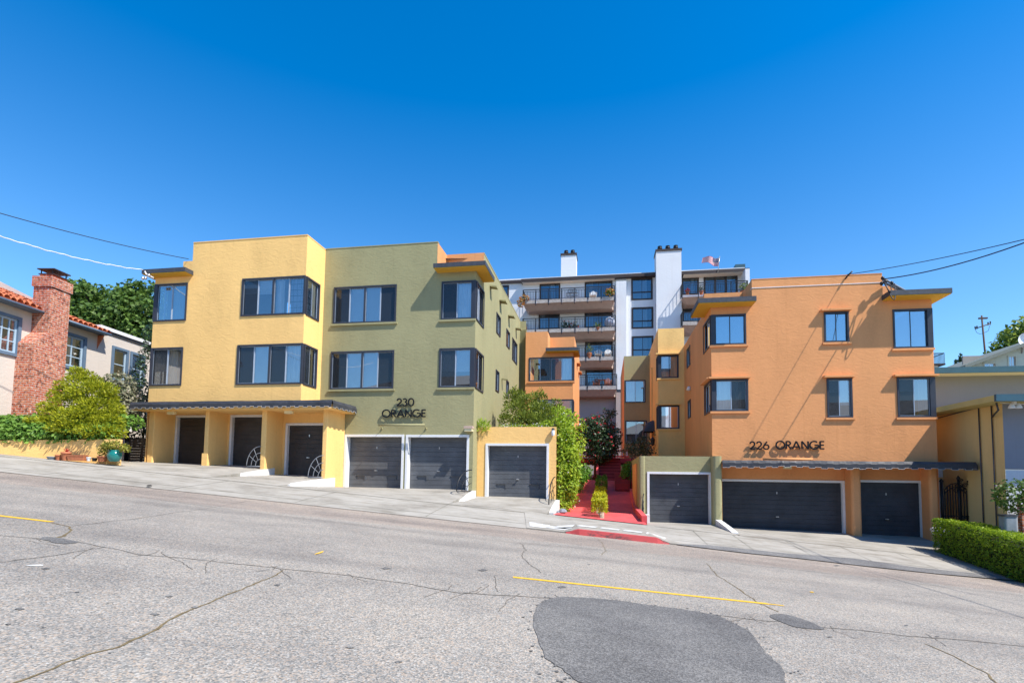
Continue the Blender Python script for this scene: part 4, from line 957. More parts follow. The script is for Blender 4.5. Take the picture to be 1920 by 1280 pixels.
zP = FB.V(1345, 549.5, 24.0)[2]
mb.face([(UWL, 24.0, zEw), (uWP0, 24.0, zEw), (uWP0, 24.0, zP), (UWL, 24.0, zP)]); mb.face([(uWP1, 24.0, zEw), (UWR-.5, 24.0, zEw), (UWR-.5, 24.0, zP), (uWP1, 24.0, zP)])
mb.face([(UWL, VWB, -3), (UWR, VWB, -3), (UWR, VWB, zP), (UWL, VWB, zP)])
mb.face([(UWL, 24, zEw+.25), (UWL, 24, zP), (UWL, 24.3, zP), (UWL, 24.3, zEw+.25)])
# garage bays under the awning
E1 = (FB.V(1352, 950, 23.2)[0]-.3, FB.V(1584.5, 950, 23.2)[0], ZB['ws']-.2, FB.V(1470, 899.2, 23.2)[2]); E2 = (FB.V(1612, 950, 23.2)[0]-.25, FB.V(1732, 950, 23.2)[0], ZB['ws']-.2, FB.V(1670, 900, 23.2)[2])
mb.panel(mV(23.2), UWL+.1, UWR-.05, -3.2, zlo, [E1, E2]); mb.box(UWL+.3, UWR-.02, VW+.004, 23.2, zlo, zlo+.08)
pu0, pu1 = FB.V(1597, 930, VW)[0], FB.V(1616, 930, VW)[0]; mb.rbox(pu0, pu1, VW, 23.25, -3.2, zlo+.002, .10, 5)
pu2 = FB.V(1744, 930, VW)[0]; mb.rbox(pu2, UWR+.0, VW, 23.3, -3.2, zlo-.002, .10, 5)
R_.part('orange_wall', mb, 'orange')
mb = MB(); mb.face([(uWP0, VW, zW-.3), (uWP1, VW, zW-.3), (uWP1, 30, zW-.5), (uWP0, 30, zW-.5)]); mb.face([(UWL, 24, zEw+.1), (UWR, 24, zEw+.1), (UWR, VWB, zEw+.1), (UWL, VWB, zEw+.1)])
mb.face([(UWL, VW, zEw), (uWP0, VW, zEw), (uWP0, 24, zEw), (UWL, 24, zEw)]); mb.face([(uWP1, VW, zEw), (UWR, VW, zEw), (UWR, 24, zEw), (uWP1, 24, zEw)])
R_.part('roof', mb, 'roofing')
mb = MB(); mb.box(uWP0-.005, uWP1+.005, VW-.018, VW+.2, zW-.36, zW-.335); R_.part('parapet_line', mb, 'white')
mb = MB(); mb.box(uWP0, uWP1, VW-.012, VW+.2, zW, zW+.03); R_.part('parapet_cap', mb, 'orange')
mb = MB(); mb.box(UWL+1.5, UWR-1.5, 24.4, 24.5, zlo, zEw-.1)
zfl = FB.V(1500, 690, VW)[2]; mb.box(UWL+.2, UWR-.2, VW+.15, 24.4, zfl-.1, zfl+.1); R_.part('interior', mb, 'room')
window(R_, mw, *X1, [('g', 'b'), ('g', 'b')], sill='orange', solid_l=.12, sash='frame', glass='darkglass'); window(R_, mw, *X2, [('g', 'c'), ('s', 'k')], sill='orange', hood='orange', solid_l=.12)
window(R_, mL(UWL), VW+.08, vx1, *X1[2:], [('g', 'c'), ('g', 'n')]); window(R_, mL(UWL), VW+.08, vx2, *X2[2:], [('g', 'n'), ('g', 'n')], hood='orange')
window(R_, mw, *X3, [('g', 'b'), ('g', 'b')], sill='orange', hood='orange', sash='frame', glass='darkglass'); window(R_, mw, *X4, [('s', 'h'), ('g', 'h')], sill='orange', hood='orange')
window(R_, mw, *X5, [('g', 'b'), ('g', 'b')], sill='orange', sash='frame', glass='darkglass', solid_r=.12); window(R_, mw, *X6, [('s', 'h'), ('g', 'n')], sill='orange', hood='orange', solid_r=.12)
for X in (X5, X6): window(R_, mR(UWR), VW+.08, VW+.9, *X[2:], [('g', 'c')])
for w in sw: window(R_, mL(UWL), *w, [('g', 'n')], ft=.05)
eave(R_, FB.V(1309.2, 565, 22.0)[0], FB.V(1418.6, 560, 22.0)[0], 22.0, 24.0, zEw, zEw+.22); eave(R_, FB.V(1668.4, 552, 22.0)[0], FB.V(1786, 550, 22.0)[0], 22.0, 23.98, zEw, zEw+.22)
garage_door(R_, 23.2, *E1, vents=False, recess=.12, rows=12, mat='door_dark'); garage_door(R_, 23.2, *E2, vents=False, recess=.12, rows=12, mat='door_dark')
ua0, ua1 = FB.V(1354.5, 868, 21.9)[0], FB.V(1831, 868, 21.9)[0]; zA = FB.V(1600, 864, 21.9)[2]
mb = MB(); mb.box(ua0+.02, ua1-.02, 21.95, VW-.004, zA-.10, zA-.03); R_.part('canopy_slab', mb, 'canvas')
awning(R_, [(ua0, 21.93), (ua1, 21.93)], .24, zA, seg=.44); awning(R_, [(ua1, 21.93), (ua1, 22.9)], .24, zA, seg=.44)
# yellow and olive rear wings of the right complex
VY = 30.0; uy0, uy1 = FB.V(1234, 700, VY)[0], UWL; zy = FB.V(1258, 615.5, VY)[2]; VO = 35.5
Y1 = rect(FB, (1234, 666), (1272.5, 708.5), v=VY); Y1 = (uy0, *Y1[1:]); Y2 = rect(FB, (1235, 760), (1274, 803.5), v=VY); Y2 = (uy0, *Y2[1:])
mb = MB(); my2 = mV(VY); mb.panel(my2, uy0, uy1, -2.5, zy, [Y1, Y2]); mb.panel(mL(uy0), VY, 40, -2.5, zy, [(VY, VY+.8, *Y1[2:]), (VY, VY+.8, *Y2[2:])]); mb.face([(uy0, VY, zy), (uy1, VY, zy), (uy1, 40, zy), (uy0, 40, zy)])
mb.box(uy0-.10, uy0-.002, 33.2, 33.9, -2, zy-1.5)
R_.part('yellow_wing_wall', mb, 'yellow')
mb = MB(); mb.box(uy0+1.2, uy1-.1, VY+1.3, VY+1.4, -2, zy-.2); R_.part('interior', mb, 'room')
window(R_, my2, *Y1, [('g', 'c'), ('g', 'c')], sill='yellow', hood='yellow', solid_l=.10, sash='frame'); window(R_, my2, *Y2, [('g', 'k'), ('g', 'n')], sill='yellow', hood='yellow', solid_l=.10)
for Y_ in (Y1, Y2): window(R_, mL(uy0), VY+.08, VY+.8, *Y_[2:], [('g', 'c')])
uo0 = FB.V(1170, 740, VO)[0]; zo = FB.V(1195, 667, VO)[2]
O1 = rect(FB, (1171.5, 712.5), (1210.5, 754.5), v=VO); O2 = rect(FB, (1172.5, 788), (1213, 831), v=VO)
mb = MB(); mo2 = mV(VO); mb.panel(mo2, uo0, uy0+.02, -2.5, zo, [O1, O2]); mb.face([(uo0, VO, zo), (uy0, VO, zo), (uy0, 43, zo), (uo0, 43, zo)]); R_.part('olive_wing_wall', mb, 'olive')
mb = MB(); mb.panel(mL(uo0), VO, 43, -2.5, zo+.0); R_.part('orange_wing_wall', mb, 'orange')
mb = MB(); mb.box(uo0+.1, uy0, VO+1.3, VO+1.4, -2, zo-.2); R_.part('interior', mb, 'room')
window(R_, mo2, *O1, [('g', 'c'), ('g', 'n')]); window(R_, mo2, *O2, [('g', 'n'), ('g', 'n')], sill='olive')
# small domed awning over a side entrance
p = FB.V(1214, 800, 33.0); mb = MB(); k = 10; rr = .55
for i in range(k):
    for j in range(5):
        def P_(a, b):
            t = math.pi*a/k; s_ = (b/5)*math.pi/2; return (uy0-.65*math.sin(s_), 32.6+rr*math.cos(t), p[2]-.35+.70*math.cos(s_)*math.sin(t))
        mb.face([P_(i, j), P_(i+1, j), P_(i+1, j+1), P_(i, j+1)], 0, True)
mb.box(uy0-.67, uy0-.63, 32.05, 33.15, p[2]-.55, p[2]-.33); R_.part('entrance_awning', mb, 'canvas')
S = Thing('address_sign', 'black raised letters reading 226 ORANGE on the orange wall above the awning', 'sign', FB.V(1475, 840, VW))
p, q = FB.V(1405, 842, VW), FB.V(1440.5, 828, VW); lettering(S, mw, '226', p[0], p[2], q[2]-p[2], q[0]-p[0])
p, q = FB.V(1454, 841.3, VW), FB.V(1543.5, 827.3, VW); lettering(S, mw, 'ORANGE', p[0], p[2], q[2]-p[2], q[0]-p[0])
p, q = FB.V(1431, 860, 22.35), FB.V(1523, 859.5, 22.35); barlamp(p[0], q[0], p[2], VW, .25, 'orange tube lamp on brackets below the 226 ORANGE letters', 'orange')

# ================================================================== WHITE APARTMENT BLOCK BEHIND
VB = 50.0; mB = mV(VB)
B = Thing('apartment_building', 'tall white apartment block with balconies and two chimneys rising behind the courtyard', 'building', (4.0, VB, 2.0))
bx = lambda x, y=600, v=VB: FB.V(x, y, v)[0]
bz = lambda y, x=1100, v=VB: FB.V(x, y, v)[2]
zr = bz(521, 1000); ub0, ub1 = bx(900), bx(1398); zsplit = bz(733, 1170)
doorsB = [(bx(1011), bx(1050), bz(563, 1030), bz(531, 1030)), (bx(1096), bx(1148.5), bz(560, 1120), bz(527, 1120)), (bx(1010), bx(1049.5), bz(617, 1030), bz(583, 1030)), (bx(1096), bx(1148.5), bz(614, 1120), bz(580, 1120)),
          (bx(1097), bx(1149), bz(671, 1120), bz(634, 1120)), (bx(1098), bx(1149.5), bz(727, 1120), bz(689.5, 1120))]
winB = [(bx(1183.5), bx(1224), bz(562.5, 1200), bz(521, 1200)), (bx(1184), bx(1225), bz(616, 1200), bz(576, 1200)), (bx(1184.5), bx(1225), bz(670, 1200), bz(630, 1200)), (bx(925), bx(953.5), bz(561, 945), bz(535, 945))]
topB = [(bx(1279), bx(1311), bz(552, 1300), bz(519.5, 1300)), (bx(1320), bx(1384), bz(552, 1350), bz(515, 1350)), (bx(1280), bx(1345), bz(604, 1300), bz(575, 1300))]
mb = MB(); mb.panel(mB, ub0, ub1, zsplit, zr, doorsB+winB+topB)
mb.face([(ub0, VB, -3), (ub0, VB+14, -3), (ub0, VB+14, zr), (ub0, VB, zr)]); mb.face([(ub1, VB, -3), (ub1, VB+14, -3), (ub1, VB+14, zr), (ub1, VB, zr)]); mb.face([(ub0, VB+14, -3), (ub1, VB+14, -3), (ub1, VB+14, zr), (ub0, VB+14, zr)])
mb.box(bx(1155), bx(1174), VB-.5, VB-.002, zsplit, zr-.9)
B.part('white_wall', mb, 'apt')
mb = MB(); mb.panel(mB, ub0, ub1, -3, zsplit-.002); mb.box(bx(1155), bx(1174), VB-.502, VB-.002, -3, zsplit-.002); B.part('base_wall', mb, 'taupe')
mb = MB(); mb.box(bx(1140), bx(1235), VB-.53, VB, zsplit-.12, zsplit+.08); B.part('ledge', mb, 'frame')
mb = MB(); mb.face([(ub0, VB, zr), (ub1, VB, zr), (ub1, VB+14, zr), (ub0, VB+14, zr)]); ro = B.part('roof', mb, 'roofing')
mb = MB(); zq0 = FB.V(955, 525.5, VB-.2)[2]; mb.box(ub0-.2, bx(978)-.003, VB-.2, VB+.3, zq0-.26, zq0); zq = FB.V(1065, 518.8, VB-.6)[2]; mb.box(bx(978), bx(1154), VB-.6, VB+.3, zq-.34, zq); zq2 = FB.V(1192, 512.5, VB-.52)[2]; mb.box(bx(1154)+.003, bx(1231), VB-.52, VB+.3, zq2-.28, zq2); zq3 = FB.V(1338, 505.5, VB-.9)[2]; mb.box(bx(1276), bx(1402), VB-.9, VB+.3, zq3-.30, zq3)
B.part('roof_fascia', mb, 'brown', ro)
mb = MB(); mb.box(bx(978)+.1, bx(1154)-.1, VB-.55, VB-.004, zq-.37, zq-.343); B.part('soffit', mb, 'aptcream'); mb = MB(); mb.box(bx(1278)+.1, bx(1396)-.1, VB-.85, VB-.004, zq3-.33, zq3-.303); B.part('soffit', mb, 'aptcream')
mb = MB(); mb.box(bx(1390), ub1, VB-1.6, VB-.003, bz(552, 1390), zr-.75); B.part('side_wing_wall', mb, 'apt')
mb = MB(); mb.box(ub0+1, ub1-1, VB+2.2, VB+2.3, 0, zr-.3); B.part('interior', mb, 'room')
for d in doorsB: window(B, mB, *d, [('g', 'n'), ('g', 'k')] if random.random() < .5 else [('g', 'k'), ('g', 'n')], glass='aptglass', frame='brown', sash='frame', ft=.12, name='balcony_door')
for w in winB[:3]:
    fo = window(B, mB, *w, [('g', 'b'), ('g', 'k')], glass='aptglass', frame='brown', sash='frame', ft=.14)
    m_ = MB(); zz = w[2]+(w[3]-w[2])*.36; mbox(m_, mB, w[0]+.14, w[1]-.14, zz-.04, zz+.04, -.08, .02); B.part('transom', m_, 'brown', fo)
window(B, mB, *winB[3], [('g', 'n')], glass='aptglass', frame='brown', sash='frame', ft=.14)
window(B, mB, *topB[0], [('g', 'n'), ('g', 'k')], glass='aptglass', frame='brown', sash='frame', ft=.12, name='balcony_door'); window(B, mB, *topB[1], [('g', 'n'), ('g', 'n'), ('g', 'k')], 3, glass='aptglass', frame='brown', sash='frame', ft=.16, name='balcony_door'); window(B, mB, *topB[2], [('g', 'n'), ('g', 'n')], glass='aptglass', frame='brown', sash='frame', ft=.12, name='balcony_door')
def balcony(x0, x1, yrail, yslab, xr, depth=1.9, planter=True):
    vf = VB-depth; u0, u1 = FB.V(x0, yslab, vf)[0], FB.V(x1, yslab, vf)[0]; zs = FB.V(xr, yslab, vf)[2]; zrl = FB.V(xr, yrail, vf)[2]
    mb = MB(); mb.hexa([(u0+.5, vf+.7, zs-.62), (u1-.25, vf+.7, zs-.62), (u1-.02, VB-.004, zs-.62), (u0+.3, VB-.004, zs-.62), (u0, vf+.08, zs-.12), (u1, vf+.08, zs-.12), (u1, VB-.004, zs-.12), (u0, VB-.004, zs-.12)])
    so = B.part('balcony_slab', mb, 'slab')
    if planter:
        n = max(2, int(round((u1-u0)/1.25))); mb = MB()
        for i in range(n): a, b = u0+(u1-u0)*i/n+.06, u0+(u1-u0)*(i+1)/n-.06; mb.box(a, b, vf, vf+.3, zs-.12, zs+.22)
        B.part('planter_boxes', mb, 'planter', so)
    mb = MB(); n = max(2, int(round((u1-u0)/1.25)))
    for i in range(n+1): u = u0+(u1-u0)*i/n; mb.box(u-.03, u+.03, vf-.03, vf+.03, zs-.3, zrl)
    mb.box(u0, u1, vf-.035, vf+.035, zrl, zrl+.06); mb.box(u0, u1, vf-.02, vf+.02, zrl-.16, zrl-.13); mb.box(u0, u1, vf-.02, vf+.02, zs+.26, zs+.29)
    k = int((u1-u0)/.14)
    for i in range(1, k): u = u0+(u1-u0)*i/k; mb.box(u-.016, u+.016, vf-.016, vf+.016, zs+.28, zrl-.14)
    for u in (u0, u1):
        mb.box(u-.03, u+.03, vf, VB-.004, zrl, zrl+.06)
        for i in range(1, 13): v = vf+depth*i/13; mb.box(u-.011, u+.011, v-.011, v+.011, zs-.05, zrl)
    B.part('railing', mb, 'iron', so); return (u0, u1, vf, zs, zrl)
b1 = balcony(980.5, 1152.5, 541, 564, 1060); b2 = balcony(980, 1154, 595.5, 620, 1060); b3 = balcony(1020, 1152, 647.5, 673, 1120); b4 = balcony(1020, 1156.5, 703, 727.5, 1120)
b5 = balcony(1279, 1402, 530, 552, 1330, planter=False); b6 = balcony(1279, 1402, 586, 607, 1290)
for (x0, x1, y0, dv) in ((1051.5, 1080, 478.5, 1.5), (1230.5, 1278, 470.5, -1.0)):
    v = VB+dv; u0, u1 = FB.V(x0, 550, v)[0], FB.V(x1, 550, v)[0]; zt = FB.V((x0+x1)/2, y0, v)[2]
    mb = MB(); mb.box(u0, u1, v, v+1.6, zr-.1 if dv > 0 else -3, zt); ch = B.part('chimney', mb, 'apt')
    mb = MB(); mb.box(u0-.06, u1+.06, v-.06, v+1.66, zt+.002, zt+.20); B.part('chimney_cap', mb, 'brown', ch)
    n = 2 if dv > 0 else 3
    for i in range(n):
        u = u0+(u1-u0)*(.3+.44*i if n == 2 else .18+.32*i); mb = MB(); mb.lathe((u, v+.7, zt+.2), [(.20, 0), (.20, .15), (.14, .17), (.14, .28), (.22, .30), (.22, .42), (.15, .45), (.20, .48), (.20, .56)], 12); B.part('flue', mb, 'iron', ch)
u0 = bx(1381, 500); mb = MB(); mb.box(u0, u0+.85, VB+.4, VB+1.2, zr, bz(492, 1388)); B.part('roof_vent', mb, 'tealtrim')
mb = MB(); p = FB.V(1103, 744, VB); mbox(mb, mB, p[0]-.25, p[0]+.25, p[2]-.3, p[2]+.3, 0, .12); B.part('wall_vent', mb, 'taupe')
# flag on the roof edge
T = Thing('flag', 'red, white and blue striped flag flying on a thin pole above the white apartment roof', 'flag', FB.V(1347, 508, VB-.95))
pb, pt = FB.V(1346, 511, VB-.95), FB.V(1349.5, 480, VB-.95)
mb = MB(); mb.tube([pb, pt], .025, 6); T.part('pole', mb, 'metal')
ft, fb_ = FB.V(1349, 482.5, VB-.95), FB.V(1347.2, 498, VB-.95); Lf = 1.42; N = 16
def fp(i, j):     # i along 0..N, j stripe 0..13
    t = i/N; x = ft[0]+(fb_[0]-ft[0])*j/13-Lf*t; z = ft[2]+(fb_[2]-ft[2])*j/13*(1-.42*t)+.12*t-.05*math.sin(t*7); return (x, VB-.95+.12*math.sin(t*8)+.05*j/13, z)
mb = MB()
for i in range(N):
    for j in range(13):
        mb.face([fp(i, j), fp(i+1, j), fp(i+1, j+1), fp(i, j+1)], 2 if (i < 6 and j < 7) else (0 if j % 2 == 0 else 1), True)
M['flagred'] = simple('flag_red', (.62, .01, .03)); M['flagblue'] = simple('flag_blue', (.03, .04, .20))
T.part('cloth', mb, ['flagred', 'white', 'flagblue'])
st = MB()
for i in range(5):
    for j in range(4):
        a = fp(.7+i*1.1, .9+j*1.6); st.box(a[0]-.018, a[0]+.018, a[1]-.06, a[1]+.06, a[2]-.018, a[2]+.018)
T.part('stars', st, 'white')
# things on the balconies
def potplant(x, y, v, r, h, leaf, label, pot='terracotta', n=160, size=.12, cat='potted plant', fr=None, group=None, ph=.30, flower=None):
    fr = fr or FB; p = fr.V(x, y, v); T = Thing('potted_plant', label, cat, p, fr, group)
    mb = MB(); mb.lathe(p, [(r*.45, 0), (r*.62, ph*.9), (r*.68, ph), (r*.55, ph), (r*.5, ph*.9)], 12); T.part('pot', mb, pot)
    mb = MB(); mb.leaves([((p[0], p[1], p[2]+ph+h*.5), (r, r, h*.55))], n, size, 1.8, shell=.2, flat=True); T.part('foliage', mb, leaf)
    if flower: mb = MB(); mb.leaves([((p[0], p[1], p[2]+ph+h*.55), (r*1.05, r*1.05, h*.55))], n//3, size*.7, 1.2, shell=.7, flat=True); T.part('flowers', mb, flower)
    return T
def shrubby(name, label, cat, p, clumps, n, size, leaf, fr=None, extra=None, asp=1.8, **k):
    T = Thing(name, label, cat, p, fr); mb = MB(); mb.leaves(clumps, n, size, asp, **k); T.part('foliage', mb, leaf)
    if extra: mb = MB(); mb.leaves(clumps, extra[1], extra[2], 1.2, shell=.85, flat=True); T.part('flowers', mb, extra[0])
    return T
VF = VB-1.75
p = FB.V(983, 562, VF-.1); shrubby('flowering_plant', 'orange and red flowers trailing over the left end of the top balcony', 'plant', p, [((p[0], p[1], p[2]+.1), (.5, .3, .35)), ((p[0]-.3, p[1]-.15, p[2]-.35), (.35, .25, .4))], 260, .16, 'variegated', extra=('orangeflower', 220, .13), flat=True, shell=.3)
p = FB.V(1143, 560, VF-.1); shrubby('flowering_plant', 'yellow and orange flowers at the right end of the top balcony', 'plant', p, [((p[0], p[1], p[2]+.6), (.45, .3, .4))], 200, .16, 'tree', extra=('orangeflower', 110, .12), flat=True, shell=.3)
p = FB.V(1060, 618, VF); shrubby('balcony_shrub', 'dark green shrub with red blooms behind the railing of the second balcony', 'shrub', p, [((p[0], p[1]+.3, p[2]+.45), (.55, .35, .5)), ((p[0]+.75, p[1]+.3, p[2]+.4), (.5, .3, .4))], 420, .16, 'camellia', extra=('redflower', 30, .12), flat=True, shell=.2)
potplant(1121, 620, VF, .36, .5, 'tree', 'light green potted plant in the middle of the second balcony railing', n=140)
potplant(985.5, 620, VF, .2, .4, 'greyshrub', 'small grey plant in a clay pot at the left end of the second balcony', n=70)
potplant(1105, 672, VF, .42, .8, 'juniper', 'leggy plant in a tall terracotta pot beside two white balcony chairs', n=170, ph=.5)
potplant(1395, 552, VF, .5, .7, 'tree', 'bushy yellow-green plant at the right end of the roof level balcony', n=200)
potplant(1315, 552, VF+.5, .3, .5, 'camellia', 'dark potted shrub beside the door on the roof level balcony', n=120)
potplant(1289, 552, VF, .25, .2, 'redflower', 'low pot of red flowers on the roof level balcony', n=80)
# chairs, table, grill cover
def armchair(x, y, v, label, mat, group=None):
    p = FB.V(x, y, v); T = Thing('balcony_chair', label, 'chair', p, FB, group); u, vv, z = p
    mb = MB(); mb.hexa([(u-.28, vv-.3, z+.36), (u+.28, vv-.3, z+.36), (u+.25, vv+.25, z+.26), (u-.25, vv+.25, z+.26), (u-.28, vv-.3, z+.40), (u+.28, vv-.3, z+.40), (u+.25, vv+.25, z+.30), (u-.25, vv+.25, z+.30)]); T.part('seat', mb, mat)
    mb = MB()
    for i in range(7):
        a = (i-3)*.075; hh = .98-.35*abs(a)-a*a*2; mb.hexa([(u+a-.03, vv+.2, z+.28), (u+a+.03, vv+.2, z+.28), (u+a+.03, vv+.225, z+.28), (u+a-.03, vv+.225, z+.28), (u+a*1.35-.035, vv+.46, z+hh), (u+a*1.35+.035, vv+.46, z+hh), (u+a*1.35+.035, vv+.485, z+hh), (u+a*1.35-.035, vv+.485, z+hh)])
    T.part('backrest', mb, mat)
    for s_ in (-1, 1):
        mb = MB(); mb.box(u+s_*.30-.06, u+s_*.30+.06, vv-.35, vv+.35, z+.55, z+.58); T.part('armrest', mb, mat)
        for q in (-.3, .28): mb = MB(); mb.box(u+s_*.29-.025, u+s_*.29+.025, vv+q-.025, vv+q+.025, z, z+.55); T.part('leg', mb, mat)
armchair(1122, 672, VF+.7, 'white slatted garden chair next to the potted plant on the third balcony', 'white', 'white garden chairs on the third balcony'); armchair(1140, 672, VF+.7, 'white slatted garden chair at the right end of the third balcony', 'white', 'white garden chairs on the third balcony')
armchair(1140, 727, VF+.7, 'reddish wooden chair right of the table on the lowest balcony', 'wood', 'wooden chairs on the lowest balcony'); armchair(1118, 727, VF+.6, 'reddish wooden chair left of the table on the lowest balcony', 'wood', 'wooden chairs on the lowest balcony')
armchair(1112, 562, VF+.7, 'pale wicker chair behind the railing of the top balcony', 'curtain')
p = FB.V(1128, 727, VF+.6); T = Thing('balcony_table', 'small reddish wooden table on the lowest balcony', 'table', p); mb = MB(); mb.box(p[0]-.35, p[0]+.35, p[1]-.3, p[1]+.3, p[2]+.70, p[2]+.74); T.part('tabletop', mb, 'wood')
for s_ in (-.3, .3):
    for q in (-.25, .25): mb = MB(); mb.box(p[0]+s_-.02, p[0]+s_+.02, p[1]+q-.02, p[1]+q+.02, p[2], p[2]+.7); T.part('leg', mb, 'wood')
p = FB.V(1143, 619, VF+.3); T = Thing('covered_grill', 'round grill under a pale striped cloth at the right end of the second balcony', 'grill', p)
mb = MB(); mb.lathe((p[0], p[1], p[2]+.35), [(.18, 0), (.42, .15), (.46, .45), (.40, .65), (.22, .80), (.04, .84)], 14); T.part('cover', mb, 'cushion'); mb = MB(); mb.lathe((p[0], p[1], p[2]), [(.2, 0), (.06, .05), (.06, .38)], 8); T.part('stand', mb, 'iron')
p = FB.V(1073, 552, VB-.06); T = Thing('wall_ornament', 'dark geometric metal ornament on the white wall behind the top balcony', 'wall decoration', p); mb = MB()
for a, b in ((-.4, 0), (0, 0), (.4, 0), (-.2, .35), (.2, .35), (0, -.35)):
    for (x0, x1, z0, z1) in ((-.17, .17, .15, .17), (-.17, .17, -.17, -.15), (-.17, -.15, -.15, .15), (.15, .17, -.15, .15)): mb.box(p[0]+a+x0, p[0]+a+x1, p[1]-.03, p[1]+.0, p[2]+b+z0, p[2]+b+z1)
T.part('frame', mb, 'iron')

# ================================================================== LEFT NEIGHBOUR: beige house with a brick chimney
uH = FH.L((-19.4, 26, 0))[0]
HS = Thing('house', 'beige stucco house with clay tile roof, slate blue windows and red brick chimney', 'house', (uH, 22, .5), FH)
hp = lambda x, y, u=None: FH.U(x, y, uH if u is None else u)
zE = hp(42, 573)[2]; vR = hp(184, 615)[1]; vB_ = 36; zF = hp(235, 632)[2]
WA = (hp(-30, 600)[1], hp(36.5, 640)[1], hp(34, 670)[2], hp(36, 595)[2]); WB = (hp(122, 660)[1]-.35, hp(160, 660)[1], hp(155, 697)[2], hp(158, 632)[2])
WC = (hp(209, 660)[1], hp(241, 660)[1], hp(225, 716)[2], hp(225, 652)[2]); WD = (hp(244, 660)[1], hp(272, 660)[1], WC[2], WC[3])
mb = MB(); mh = mR(uH); mb.panel(mh, 12.0, vR, -.5, zE, [WA, WB]); mb.panel(mh, vR, vB_, -.5, zF, [WC, WD])
mb.panel(mV(12.0), uH-11, uH, -.5, zE); mb.face([(uH, vB_, -.5), (uH-11, vB_, -.5), (uH-11, vB_, zF), (uH, vB_, zF)])
mb.face([(uH, vR, zF), (uH-11, vR, zF), (uH-11, vR, zE+1.6), (uH-5, vR, zE+2.4), (uH, vR, zE)])
HS.part('wall', mb, 'beige')
mb = MB(); mb.box(uH-11, uH+.12, vR+.02, vB_+.1, zF, zF+.16); rf = HS.part('flat_roof', mb, 'white'); mb = MB(); mb.box(uH-.02, uH+.06, vR+.15, vB_, zF-.12, zF-.03); HS.part('cornice', mb, 'fascia', rf)
# clay tiles: barrel rows running up the slope
def tiles(v0, v1, parent=None):
    mb = MB(); sl = .38; n = int((v1-v0)/.27)
    mb.face([(uH+.40, v0, zE-.08), (uH+.40, v1, zE-.08), (uH-5.2, v1, zE-.08+5.6*sl), (uH-5.2, v0, zE-.08+5.6*sl)])
    for i in range(n+1):
        vc = v0+.13+(v1-v0-.26)*i/max(1, n)
        for r in range(13):
            ua = uH+.45-r*.42; ub = ua-.48; jz = random.uniform(-.012, .012); P = []; rr = .115+random.uniform(-.008, .01)
            for (u, k_) in ((ua, 1.0), (ub, .86)):
                z = zE-.05+(uH+.40-u)*sl+jz+(.03 if u == ua else 0)
                P.append([(u, vc+rr*k_*math.cos(t*math.pi/6), z+rr*k_*math.sin(t*math.pi/6)) for t in range(7)])
            for t in range(6): mb.face([P[0][t], P[0][t+1], P[1][t+1], P[1][t]], 0, True)
    return HS.part('tile_roof', mb, 'tile', parent)
v_cL, v_cR = hp(97, 560, uH+.55)[1], hp(132, 580, uH+.55)[1]
tiles(12.0, v_cL+.0); tiles(v_cR+.02, vR+.25)
mb = MB(); mb.face([(uH-5.2, 12, zE+2.05), (uH-5.2, vR+.2, zE+2.05), (uH-11, vR+.2, zE+.4), (uH-11, 12, zE+.4)]); HS.part('rear_roof', mb, 'tile')
mb = MB(); mb.tube([(uH+.47, 12, zE-.14), (uH+.47, v_cL-.02, zE-.14)], .06, 8); mb.tube([(uH+.47, v_cR+.02, zE-.14), (uH+.47, vR+.2, zE-.14)], .06, 8); mb.box(uH, uH+.42, 12, v_cL, zE-.17, zE-.14); mb.box(uH, uH+.42, v_cR, vR+.2, zE-.17, zE-.14); HS.part('gutter', mb, 'bluetrim')
mb = MB(); mb.hexa([(uH, vR-.0, zE-.9), (uH+.04, vR, zE-.6), (uH+.04, vR+.10, zE-.6), (uH, vR+.10, zE-.6), (uH, vR, zE-.2), (uH+.25, vR, zE-.2), (uH+.25, vR+.10, zE-.2), (uH, vR+.16, zE-.2)]); HS.part('corbel', mb, 'tile')
def housewin(w, nx, ny, n_open=1):
    mb = MB(); mbox(mb, mh, w[0], w[0]+.13, w[2], w[3], -.1, .06); mbox(mb, mh, w[1]-.13, w[1], w[2], w[3], -.1, .06); mbox(mb, mh, w[0]+.13, w[1]-.13, w[2], w[2]+.12, -.1, .07); mbox(mb, mh, w[0]+.13, w[1]-.13, w[3]-.12, w[3], -.1, .058)
    f = HS.part('window', mb, 'bluetrim'); mb = MB(); a0, a1, b0, b1 = w[0]+.13, w[1]-.13, w[2]+.12, w[3]-.12
    for (p, q, r, s) in ((a0, a0+.07, b0, b1), (a1-.07, a1, b0, b1), (a0+.07, a1-.07, b0, b0+.07), (a0+.07, a1-.07, b1-.07, b1)): mbox(mb, mh, p, q, r, s, -.06, -.02)
    for i in range(1, nx): a = a0+(a1-a0)*i/nx; mbox(mb, mh, a-.022, a+.022, b0+.07, b1-.07, -.058, -.025)
    for i in range(1, ny): b = b0+(b1-b0)*i/ny; mbox(mb, mh, a0+.07, a1-.07, b-.02, b+.02, -.056, -.027)
    HS.part('sash', mb, 'bluewin', f); mb = MB(); mb.face([mh(a0, b0, -.05), mh(a1, b0, -.05), mh(a1, b1, -.05), mh(a0, b1, -.05)]); HS.part('pane', mb, 'glass', f)
    mb = MB(); curtain_sheet(mb, mh, a0, a1, b0, b1, -.35, .05, .3); HS.part('curtain', mb, 'curtain' if nx == 2 else 'room', f)
housewin(WA, 4, 3); housewin(WB, 2, 3); housewin(WC, 1, 2); housewin(WD, 1, 2)
mb = MB(); mb.box(uH-1.3, uH-1.2, 12.3, 35, 0, zE-.3); HS.part('interior', mb, 'room')
